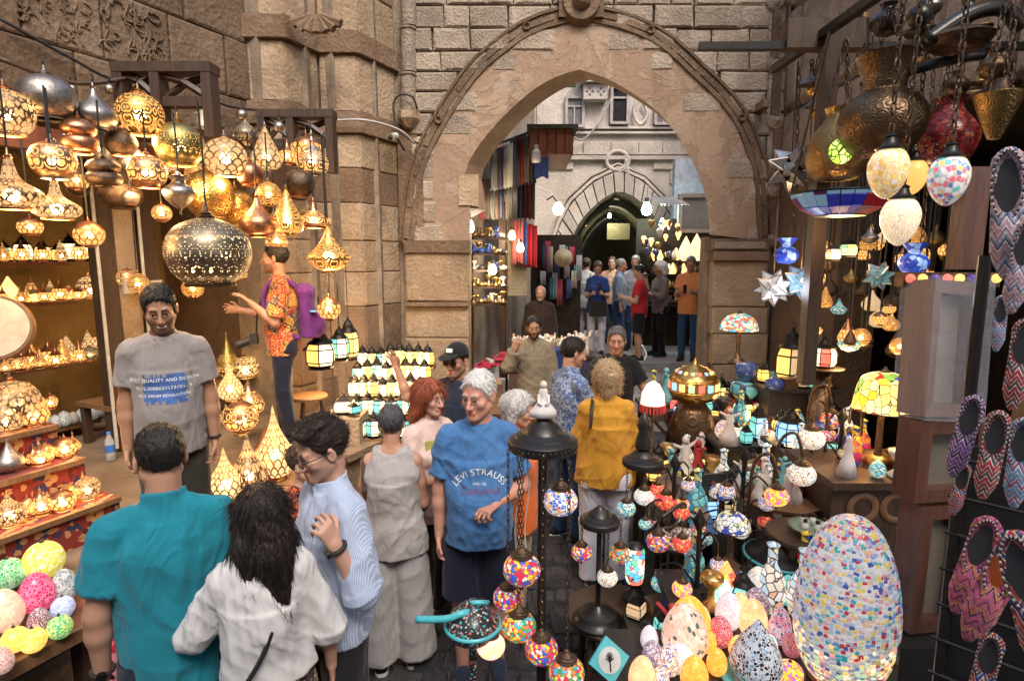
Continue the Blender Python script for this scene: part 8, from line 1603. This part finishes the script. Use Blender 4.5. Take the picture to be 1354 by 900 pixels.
# ---------------- people ----------------
def spot(px, py, floor, h): q = G(px, py, floor+h); return (q.x, q.y, floor)
def spotD(px, D, floor): k = (px-W_/2)/F_; return (k*(D*cp-(floor+1.0-CAMZ)*sp), D, floor)
BLK = cloth('black_cloth', (.012, .012, .014)); NAVY = cloth('navy_cloth', (.012, .016, .035)); WHC = cloth('white_cloth', (.60, .585, .585)); DEN = cloth('denim', (.03, .07, .16)); SOLE = plain('sole_white', (.7, .68, .65), .6); SOLB = plain('sole_black', (.03, .03, .03), .7); SHB = cloth('shoe_black', (.015, .015, .018)); SHN = cloth('shoe_navy', (.02, .03, .06))
PRW = plain('print_white', (.78, .78, .76), .8, nz=.05, bump=0); PRR = plain('print_dark_red', (.20, .05, .14), .8, nz=.05, bump=0); PRB = plain('print_blue', (.05, .12, .34), .85, nz=.3, sc=20, bump=0)
DKH = (.010, .008, .007); GRH = (.38, .37, .36)
SK1, SK2, SK3, SKD = (.46, .25, .17), (.50, .29, .21), (.40, .22, .145), (.27, .14, .085)
AD = lambda q, f=.16: ((.16*q, -.04, -1), (.05*q, f, -1), None, .45)
# 1 man in teal polo, back view
d = person('teal', 'man with cropped dark hair in a teal polo shirt, seen from behind', spot(207, 566, 0, 1.78), R(29), 1.78, g=1.02, skin=SK3, style='buzz', hairc=DKH, hd=(.25, .12, 0), face=True, ra=((.18, .02, -1), (.0, .35, -1), None, .5), la=((-.22, -.06, -1), (-.02, .12, -1), None, .6), top=('polo', cloth('teal_polo', (.012, .20, .27)), {'hem': -.16, 'fold': .016, 'ff': .75}), bottom=('shorts', NAVY), shoe=(SHB, SOLE), vox=.007, shw=1.0)
def watch(d, q, m, label=None):
    so_, el, wr, fd, pn, cu = d['J'][q]; f = nrm(wr-el); c = wr-f*.02; a = nrm(np.cross(f, V3(0, 0, 1) if abs(f[2]) < .9 else V3(1, 0, 0))); b = np.cross(f, a); s = d['s']
    mb = MB(); mb.tube([c+(a*math.cos(u)+b*math.sin(u))*.034*s for u in np.linspace(0, 6.283, 17)], .009*s, 6); mb.build('watch_strap', m, d['root'], True); mb = MB(); mb.tube([c+a*.030*s, c+a*.046*s], .018*s, 10); mb.build('watch_face', BLKM, d['root'], True, 40)
watch(d, -1, CBL)
# 2 woman in white shirt
d = person('whitew', 'woman with long dark hair in a loose white shirt and spotted skirt, seen from behind', spot(340, 645, 0, 1.58), R(24), 1.58, True, skin=SK2, style=('long', -.36), hairc=(.014, .009, .008), hd=(.35, .15, 0), ra=((.35, -.05, -1), (.05, .25, -1), None, .4), la=((-.38, .25, -.8), (-.02, .85, .55), (.9, 0, 0), .7), top=('blouse', WHC, {'slv': 1.2, 'e': .018, 'loose': .022, 'hem': .03, 'fold': .014, 'ff': .8, 'drape': .6}), bottom=('skirt', cloth('leopard', (.035, .02, .018), 'spots', (.55, .36, .16)), {'len': .75, 'fold': .010}), shoe=(SHB, SOLB), vox=.007)
r_ = d['root']; mb = MB(); T = d['T']; pts = [T(.10, -.005, .50), T(.06, -.13, .38), T(-.02, -.165, .2), T(-.12, -.155, .05), T(-.19, -.10, -.06)]; mb.tube(cat(pts, 6), .009, 6)
bg = mb.build('bag_strap', plain('black_leather', (.02, .018, .018), .4), None, True); bg.name = 'crossbody_bag'; mw = Matrix.Translation(r_.location) @ r_.rotation_euler.to_matrix().to_4x4(); bg.matrix_world = mw; tag(bg, 'thin black crossbody bag strap and pouch worn by the woman in white shirt', 'bag')
MB().box(T(-.20, -.09, -.13), (.05, .2, .16)).build('pouch', plain('black_leather', (.02, .018, .018), .4), bg)
# 3 man with glasses and striped shirt
d = person('stripe', 'man with round glasses in a blue striped shirt, hand at his chest', spot(432, 556, 0, 1.74), R(128), 1.74, skin=SK2, style='quiff', hairc=(.02, .013, .010), stub=.35, hd=(.05, .28, 0), la=((-.30, -.05, -1), (.02, .42, .95), (.8, .3, 0), .75), ra=((.15, .05, -1), (-.05, .4, -1), None, .4), top=('shirt', cloth('stripe_blue', (.34, .42, .60), 'stripe', (.50, .56, .69), sc=1.9), {'slv': 1.12, 'e': .024, 'loose': .018, 'hem': -.09, 'fold': .012, 'ff': .7, 'drape': .8}), bottom=('shorts', BLK), shoe=(SHB, SOLE), vox=.0065)
watch(d, -1, CBL)
def glasses(d, m, lens=None, name='glasses'):
    TH, M, hs = d['TH'], d['M'], d['hs']; mb = MB()
    for q in (-1, 1):
        mb.tube([TH(q*.033+.024*math.cos(u), .102, .002+.020*math.sin(u)) for u in np.linspace(0, 6.283, 17)], .0026*hs, 5); mb.tube([TH(q*.056, .099, .006), TH(q*.078, .06, .010), TH(q*.083, .0, .012)], .0024*hs, 5)
    mb.tube([TH(-.010, .104, .006), TH(0, .106, .009), TH(.010, .104, .006)], .0024*hs, 5); o = mb.build(name, m, d['root'], True)
    if lens:
        for q in (-1, 1):
            c = TH(q*.033, .102, .002); mb = MB(); mb.add([c]+[TH(q*.033+.024*math.cos(u), .102, .002+.020*math.sin(u)) for u in np.linspace(0, 6.283, 17)[:-1]], [(0, 1+i, 1+(i+1) % 16) for i in range(16)]); mb.build('lens', lens, o)
glasses(d, CBL)
# 4 smiling merchant in grey T-shirt
d = person('merch', 'smiling bearded merchant in a grey printed T-shirt standing on the shop step', (spotD(240, 3.28, .44)[0]-.06, 3.28, .44), R(203), 1.80, g=1.0, skin=(.33, .18, .11), style='short', hairc=DKH, stub=.62, belly=.025, lean=.04, hd=(.12, .30, .05), ra=((.17, -.02, -1), (.02, .14, -1), None, .45), la=((-.17, -.02, -1), (-.02, .14, -1), None, .5), top=('tee', cloth('grey_tee', (.23, .21, .205)), {'hem': -.10, 'fold': .008}), bottom=('pants', cloth('dark_trousers', (.03, .026, .022))), shoe=(SHB, SOLB), vox=.0065, shw=.97, full=1.06)
watch(d, -1, CBL); rt = d['root']
S = Sdf(.008, .01)
mb = MB(); tr = bvh_of(PEOPLE['merch_top'])
def conform(key, outline, m, name, off=.002, sub=10):
    d = PEOPLE[key]; tr = bvh_of(PEOPLE[key+'_top']); mb = MB(); N = sub; xs = [q[0] for q in outline]; zs = [q[1] for q in outline]; vs = []; ok = []
    for j in range(N+1):
        for i in range(N*2+1):
            x = min(xs)+(max(xs)-min(xs))*i/(2*N); z = min(zs)+(max(zs)-min(zs))*j/N; o = d['T'](0, .5, 0)+d['Rt']@V3(-x, 0, z); h = tr.ray_cast(Vector(o), Vector(d['Rt']@V3(0, -1, 0))); vs.append((h[0] if h[0] is not None else Vector(o))+Vector(d['Rt']@V3(0, off, 0))); e = .012*math.sin(i*2.1+j)+.01*math.sin(j*3.3); ok.append(h[0] is not None)
    fs = []; rn = random.Random(3)
    for j in range(N):
        for i in range(2*N):
            if (i in (0, 2*N-1) or j in (0, N-1)) and rn.random() < .45: continue
            k = j*(2*N+1)+i
            if all(ok[q] for q in (k, k+1, k+2*N+2, k+2*N+1)): fs.append((k, k+1, k+2*N+2, k+2*N+1))
    return mb.add(vs, fs).build(name, m, d['root'], True)
conform('merch', [(-.10, .20), (.115, .365)], PRB, 'print_patch', .0015)
letter(rt, 'merch', 'BEST QUALITY AND DESIGN', PRW, .0255, .325); letter(rt, 'merch', 'REG.008863//173//01- 9', PRW, .0265, .28); letter(rt, 'merch', 'RE-E DENIM REVOLUTION', PRW, .021, .24)
TH = d['TH']; MB().tube(cat([TH(-.022, .090, -.064), TH(0, .098, -.0685), TH(.022, .090, -.064)], 4), .0032, 6).build('teeth', plain('teeth', (.75, .72, .65), .3), rt, True)
MB().tube([d['T'](.062*math.cos(u), .004+.066*math.sin(u), .535+.012*math.sin(u)-.018*max(0, math.sin(u))) for u in np.linspace(0, 6.283, 25)], .008, 6).build('collar_trim', cloth('maroon_trim', (.08, .03, .03)), rt, True)
# 5 photographer in floral shirt with purple backpack
d = person('floral', 'man in a patterned floral shirt reaching up to the big dark globe lamp', (P(374, 450, 5.0).x, 5.0, .75), R(108), 1.76, skin=SK3, style='buzz', hairc=DKH, stub=.5, hd=(-.15, .0, 0), la=((-.15, .15, -1), (.05, .8, .75), (0, 0, -1), .3), ra=((.2, .4, -.9), (-.1, .9, .2), None, .5), top=('tee', cloth('floral_patch', (.05, .05, .07), 'patch', (.42, .05, .04), (.45, .26, .06)), {'slv': .85, 'e': .022, 'hem': -.12, 'fold': .008}), bottom=('pants', NAVY), shoe=(cloth('shoe_grey', (.12, .11, .11)), SOLE), vox=.008)
rt = d['root']; mw = Matrix.Translation(rt.location) @ rt.rotation_euler.to_matrix().to_4x4()
PUR = cloth('purple_nylon', (.13, .03, .21)); S = Sdf(.01, .04); T = d['T']
S.l(T(0, -.22, .02), T(0, -.20, .42), (.13, .085), (.12, .07), k=.05); S.e(T(0, -.20, .42), (.125, .08, .07)); S.e(T(0, -.30, .14), (.10, .06, .12), k=.03); me = S.mesh('bag', PUR, fold=.010)
bp_ = empty('backpack', 'purple backpack worn by the man in the patterned shirt', 'backpack', (0, 0, 0)); bp_.matrix_world = mw; put(me, 'bag', bp_)
for q in (-1, 1): MB().tube(cat([T(q*.09, -.13, .46), T(q*.10, -.02, .535), T(q*.115, .10, .46), T(q*.13, .12, .3), T(q*.15, .02, .12), T(q*.12, -.14, .02)], 5), .022, 6).build('strap', PUR, bp_, True)
MB().tube(cat([T(.08, -.30, .02), T(.16, -.24, -.06), T(.12, -.16, -.12)], 4), .012, 5).build('dangling_strap', PUR, bp_, True); MB().lathe([(0, .01), (.035, .01), (.037, 0)], 16).build('badge', plain('badge_blue', (.1, .35, .6), .4), bp_, True, loc=T(-.12, -.27, .25))
cmr = empty('camera', 'black camera hanging at the hip of the man in the patterned shirt', 'camera', (0, 0, 0)); cmr.matrix_world = mw; c = V3(T(-.08, .22, .03)); MB().box(c, (.11, .06, .08)).build('camera_body', CBL, cmr); MB().tube([c+V3(-.0, .03, -.01), c+V3(-.02, .14, -.05)], .035, 12).build('lens_barrel', CBL, cmr, True, 40); MB().tube(cat([T(-.08, .2, .08), T(-.06, .17, .3), T(-.05, .05, .54)], 4), .008, 5).build('neck_strap', CBL, cmr, True)
# 6 woman in grey sleeveless top and wide trousers
person('tank', 'woman with cropped grey hair in sleeveless grey top and wide grey trousers, from behind', (spotD(520, 3.12, 0)[0], 3.12, 0), R(7), 1.58, True, g=1.1, skin=SK1, style='short', hairc=(.05, .05, .055), ra=((.18, .15, -1), (-.3, .6, -.6), None, .4), la=((-.16, .1, -1), (.2, .7, -.5), None, .4), hd=(.1, .1, 0), top=('tank', cloth('grey_tank', (.36, .335, .33)), {'hem': -.12, 'fold': .013, 'e': .012}), bottom=('palazzo', cloth('grey_palazzo', (.34, .32, .325)), {'fold': .014, 'ff': .55}), shoe=(SHB, SOLE), vox=.0075)
d = PEOPLE['tank']; mw = Matrix.Translation(d['root'].location) @ d['root'].rotation_euler.to_matrix().to_4x4(); o = MB().tube(cat([d['T'](-.16, -.08, .30), d['T'](-.165, -.05, .45), d['T'](-.16, .02, .50), d['T'](-.15, .12, .35)], 5), .018, 6).build('shoulder_strap', cloth('strap_dark', (.08, .06, .05)), None, True); o.matrix_world = mw; tag(o, 'dark knotted bag strap over the shoulder of the woman in grey', 'strap')
# 7 red-haired woman
d = person('redhair', 'woman with long copper-red hair in a pale pink top looking aside', spot(566, 502, 0, 1.64), R(-132), 1.64, True, skin=SK2, style=('long', -.24), hairc=(.20, .05, .022), hd=(.05, .08, 0), la=((-.2, .2, -1), (.4, .8, .2), None, .5), ra=((.2, .2, -1), (-.4, .8, .1), None, .5), top=('tee', cloth('pale_pink', (.62, .46, .42)), {'fold': .007}), bottom=('pants', BLK), shoe=(SHB, SOLE), vox=.0075)
ph = empty('phone', 'phone with yellow-green case held by the red-haired woman', 'phone', P(571, 598, 3.42), .4); MB().box((0, 0, 0), (.075, .012, .15)).build('case', plain('lime_case', (.45, .45, .12), .5), ph); MB().box((0, .0075, 0), (.066, .004, .14)).build('screen', CBL, ph)
# 8 man in blue T-shirt
d = person('bluet', 'white-haired man in a blue printed T-shirt and navy shorts facing the street', (spotD(634, 3.05, 0)[0], 3.05, 0), R(184), 1.79, g=1.03, skin=(.50, .255, .185), style='short', hairc=(.46, .455, .45), brow=(.35, .3, .27), belly=.045, hd=(-.55, .16, 0), ra=((.16, -.05, -1), (.03, .12, -1), None, .5), la=((-.26, -.06, -1), (.62, .70, -.10), (.2, .2, -.9), .75), top=('tee', cloth('blue_tee', (.06, .165, .37)), {'hem': -.09, 'fold': .013, 'slv': .70}), bottom=('shorts', NAVY, {'len': 1.0, 'e': .018}), shoe=(SHN, SOLE), vox=.0065, full=1.1)
rt = d['root']; letter(rt, 'bluet', 'LEVI STRAUSS', PRW, .047, .315, 0, .14); letter(rt, 'bluet', 'AND CO.', PRW, .017, .262); letter(rt, 'bluet', 'California', PRR, .052, .215, 0, 0, .3)
# 9 man with cap and sunglasses, arm raised
d = person('cap', 'man in black cap and sunglasses with one arm raised before the gateway', spot(606, 456, 0, 1.74), R(152), 1.74, skin=SK3, style='buzz', hairc=DKH, stub=.4, hd=(.05, .05, 0), ra=((.9, .30, -.28), (.35, .10, 1.), (0, 1, 0), .25), top=('tee', cloth('dark_navy_tee', (.015, .022, .045)), {'e': .02}), bottom=('pants', DEN), shoe=(SHB, SOLE), vox=.0075)
LENS = plain('sun_lens', (.06, .03, .015), .08, .3, bump=0)
def capon(d, m, badge=None):
    TH, M, hs = d['TH'], d['M'], d['hs']; S = Sdf(.006, .015); S.e(TH(0, -.012, .055), np.array((.088, .108, .09))*hs, M); S.cut(TH(0, 0, .052), M@V3(0, -.12, -1)); o = put(S.mesh('cap', m), 'cap', d['root']); S = Sdf(.005, .008); S.e(TH(0, .115, .058), np.array((.072, .085, .012))*hs, M@rx(-.18)); put(S.mesh('peak', m), 'cap_peak', o)
    if badge: mb = MB(); mb.box(TH(0, .096, .098), np.array((.05, .006, .03))*hs, M=Matrix((M@rx(.45)).tolist())); mb.build('cap_badge', badge, o)
capon(d, BLK, PRW); glasses(d, CBL, LENS, 'sunglasses')
# 10 grey-haired woman in orange
person('orangew', 'grey-haired woman in a bright orange top half hidden by the floor lamp', spot(682, 519, 0, 1.58), R(-108), 1.58, True, g=1.1, skin=SK1, style='mid', hairc=GRH, hd=(.0, .15, 0), top=('tee', cloth('orange_top', (.60, .13, .025)), {'fold': .007}), bottom=('pants', cloth('sand_trousers', (.42, .34, .26))), shoe=(SHB, SOLB), vox=.0075)
# 11 blue patterned shirt
person('bluep', 'dark-haired man in a blue patterned shirt turned towards the lamp stall', spot(755, 448, 0, 1.74), R(-62), 1.74, skin=SK3, style='short', hairc=DKH, stub=.3, hd=(-.2, .2, 0), ra=((.1, .4, -1), (0, 1, -.1), None, .5), top=('shirt', cloth('blue_print', (.10, .16, .32), 'floral', (.34, .40, .50), (.05, .07, .18)), {'slv': 1.05, 'fold': .008}), bottom=('pants', DEN), shoe=(SHB, SOLE), vox=.008)
# 12 black T-shirt
person('blackt', 'middle-aged man in black T-shirt reaching down to a fringed lamp', (spotD(812, 5.3, 0)[0], 5.3, 0), R(188), 1.76, skin=SK1, style='short', hairc=(.10, .09, .085), stub=.3, hd=(-.35, .12, 0), la=((-.45, .35, -1), (-.35, .55, -.8), None, .4), top=('tee', BLK, {'e': .02}), bottom=('pants', BLK), shoe=(SHB, SOLE), vox=.008)
# 13 woman in yellow
d = person('yellow', 'woman with curly blonde hair in mustard yellow top and white trousers, from behind', (spotD(801, 4.0, 0)[0], 4.0, 0), R(-8), 1.66, True, g=1.15, skin=SK2, style='curly', hairc=(.36, .26, .15), ra=((.22, .25, -1), (-.1, .9, -.2), None, .5), la=((-.22, .2, -1), (.05, .9, -.3), None, .5), top=('shirt', cloth('mustard', (.52, .26, .03)), {'slv': 1.7, 'e': .022, 'loose': .02, 'hem': -.10, 'fold': .016, 'ff': .7}), bottom=('pants', cloth('white_trousers', (.66, .66, .76)), {'e': .018, 'flare': .02}), shoe=(SHB, SOLE), vox=.0075)
mw = Matrix.Translation(d['root'].location) @ d['root'].rotation_euler.to_matrix().to_4x4(); o = MB().tube(cat([d['T'](-.12, -.155, .36), d['T'](-.115, -.145, .44), d['T'](-.11, -.085, .525), d['T'](-.11, .03, .545)], 5), .012, 6).build('bag_strap', CBL, None, True); o.name = 'shoulder_strap'; o.matrix_world = mw; tag(o, 'short black bag strap over the shoulder of the woman in yellow', 'strap')
# 14 man in khaki shading his face
person('khaki', 'bearded man in a khaki pullover holding one hand to his brow', spot(706, 419, 0, 1.74), R(176), 1.74, skin=SKD, style='short', hairc=DKH, stub=.9, hd=(.1, .05, 0), ra=((.35, .55, -.55), (-.42, .25, 1), (-.2, -1, 0), .25), la=((-.18, 0, -1), (-.05, .2, -1), None, .4), top=('shirt', cloth('khaki', (.20, .165, .115)), {'slv': 1.85, 'e': .024, 'loose': .012, 'fold': .009}), bottom=('pants', BLK), shoe=(SHB, SOLB), vox=.009)
# people on the upper street
FV = .013
def far_p(key, label, px, D, yaw, h=1.72, **k): return person(key, label, (P(px, 420, D).x, D, .65), yaw, h, vox=FV, **k)
hold = dict(ra=((.15, .25, -1), (-.35, .9, .25), None, .6), la=((-.15, .25, -1), (.35, .9, .25), None, .6))
d = far_p('orangem', 'man in orange T-shirt and blue jeans looking at his phone by the jamb', 911, 9.75, R(150), 1.76, skin=SK3, style='short', hairc=(.12, .11, .11), hd=(.1, .35, 0), belly=.03, top=('tee', cloth('orange_tee', (.68, .26, .10)), {'e': .02}), bottom=('pants', DEN), shoe=(SHB, SOLB), **hold)
ph = empty('phone', 'dark phone held by the man in orange', 'phone', d['root'].location+Vector((-.18, -.30, 1.24)), .5); MB().box((0, 0, 0), (.07, .012, .14)).build('case', CBL, ph)
d = far_p('redb', 'boy in a red football shirt and black shorts turned aside', 845, 9.7, R(78), 1.62, skin=SK2, style='short', hairc=DKH, hd=(.1, .25, 0), top=('tee', cloth('football_red', (.50, .02, .03)), {'e': .022}), bottom=('shorts', BLK, {'len': .95, 'e': .02}), shoe=(SHB, SOLE), **hold)
far_p('capm', 'older man in grey shirt and pale cap behind the boy in red', 872, 10.2, R(100), 1.68, skin=SK1, style='bob', hairc=(.55, .55, .56), hd=(0, .2, 0), top=('shirt', cloth('grey_brown_shirt', (.22, .18, .17)), {'slv': 1.7}), bottom=('pants', BLK), shoe=(SHB, SOLB), **hold)
d = far_p('navyw', 'woman in navy and white top and white trousers looking at her phone', 789, 10.3, R(172), 1.68, fem=True, skin=SK2, style='tied', hairc=(.06, .035, .025), hd=(.1, .35, 0), top=('tee', cloth('navy_top', (.02, .05, .20)), {'slv': .7}), bottom=('pants', cloth('white_trousers', (.66, .66, .76))), shoe=(SHB, SOLE), **hold)
hbg = empty('handbag', 'black handbag hanging in front of the woman in white trousers', 'bag', d['root'].location+Vector((-.02, -.24, .86))); MB().box((0, 0, 0), (.30, .10, .26)).build('bag', plain('black_leather', (.02, .018, .018), .4), hbg); MB().box((0, -.055, .05), (.28, .012, .12)).build('flap', plain('black_leather', (.02, .018, .018), .4), hbg); MB().tube(cat([(-.13, 0, .13), (-.16, .1, .40), (-.10, .2, .62)], 4), .008, 5).build('strap', CBL, hbg, True)
ph = empty('phone', 'phone held up by the woman in navy top', 'phone', d['root'].location+Vector((.0, -.30, 1.24)), .1); MB().box((0, 0, 0), (.07, .012, .14)).build('case', CBL, ph)
far_p('whiteb', 'woman in white shirt and trousers standing behind the one in navy', 774, 11.0, R(-20), 1.74, fem=True, skin=SK2, style='tied', hairc=(.05, .03, .02), top=('shirt', WHC, {'slv': 1.7, 'e': .025}), bottom=('pants', WHC, {'flare': .02}), shoe=(SHB, SOLE))
far_p('denimm', 'bald man in pale denim shirt turned towards the group', 818, 10.9, R(-100), 1.72, skin=SK1, style='thin', hairc=(.2, .18, .17), hd=(0, .15, 0), top=('shirt', cloth('pale_denim', (.22, .28, .40)), {'slv': 1.5}), bottom=('pants', DEN), shoe=(SHB, SOLB))
far_p('greym', 'grey-haired man in light grey shirt in the middle of the far group', 838, 11.2, R(175), 1.78, skin=SK1, style='short', hairc=(.25, .25, .26), hd=(-.3, .1, 0), top=('shirt', cloth('light_grey_shirt', (.42, .42, .44)), {'slv': 1.3}), bottom=('pants', DEN), shoe=(SHB, SOLB))
far_p('peachp', 'person in peach top partly hidden at the rear of the far group', 808, 11.8, R(160), 1.76, skin=SK2, style='short', hairc=(.08, .05, .03), top=('tee', cloth('peach_top', (.62, .38, .26))), bottom=('pants', DEN), shoe=(SHB, SOLB))
far_p('cyanp', 'person in pale cyan robe mostly hidden by the right jamb', 929, 10.9, R(0), 1.6, fem=True, skin=SK3, style='bob', hairc=(.4, .6, .65), top=('shirt', cloth('cyan_robe', (.35, .58, .64)), {'slv': 1.8, 'e': .03}), bottom=('skirt', cloth('cyan_robe', (.35, .58, .64)), {'len': .82}), shoe=(SHB, SOLB))
d = person('seated', 'bearded man in dark brown jacket sitting among the souvenir stalls', (P(714, 400, 9.2).x, 9.2, .65), R(190), 1.76, sit=True, skin=SK1, style='fringe', hairc=(.3, .3, .3), stub=.4, hd=(-.4, .05, 0), top=('shirt', cloth('dark_brown_jacket', (.035, .02, .015)), {'slv': 1.9, 'e': .03}), bottom=None, vox=FV)
single(MB().box((d['root'].location.x, 9.22, .86), (.4, .36, .42)), 'wooden_box', WD, 'dark wooden box seat under the seated bearded man', 'seat')
# 24 woman with orange ribbon top hidden between
person('ribbon', 'woman in black top with orange ribbon pattern hidden behind the man in glasses', (P(398, 600, 2.72).x, 2.72, 0), R(-100), 1.50, True, skin=SK2, style='short', hairc=(.05, .03, .02), ra=((.4, .3, -1), (.1, .9, -.2), None, .4), top=('tee', cloth('ribbon_top', (.02, .015, .015), 'floral', (.55, .12, .03), (.45, .06, .02), sc=.8), {'e': .025}), bottom=('pants', BLK), shoe=(SHB, SOLB), vox=.009)
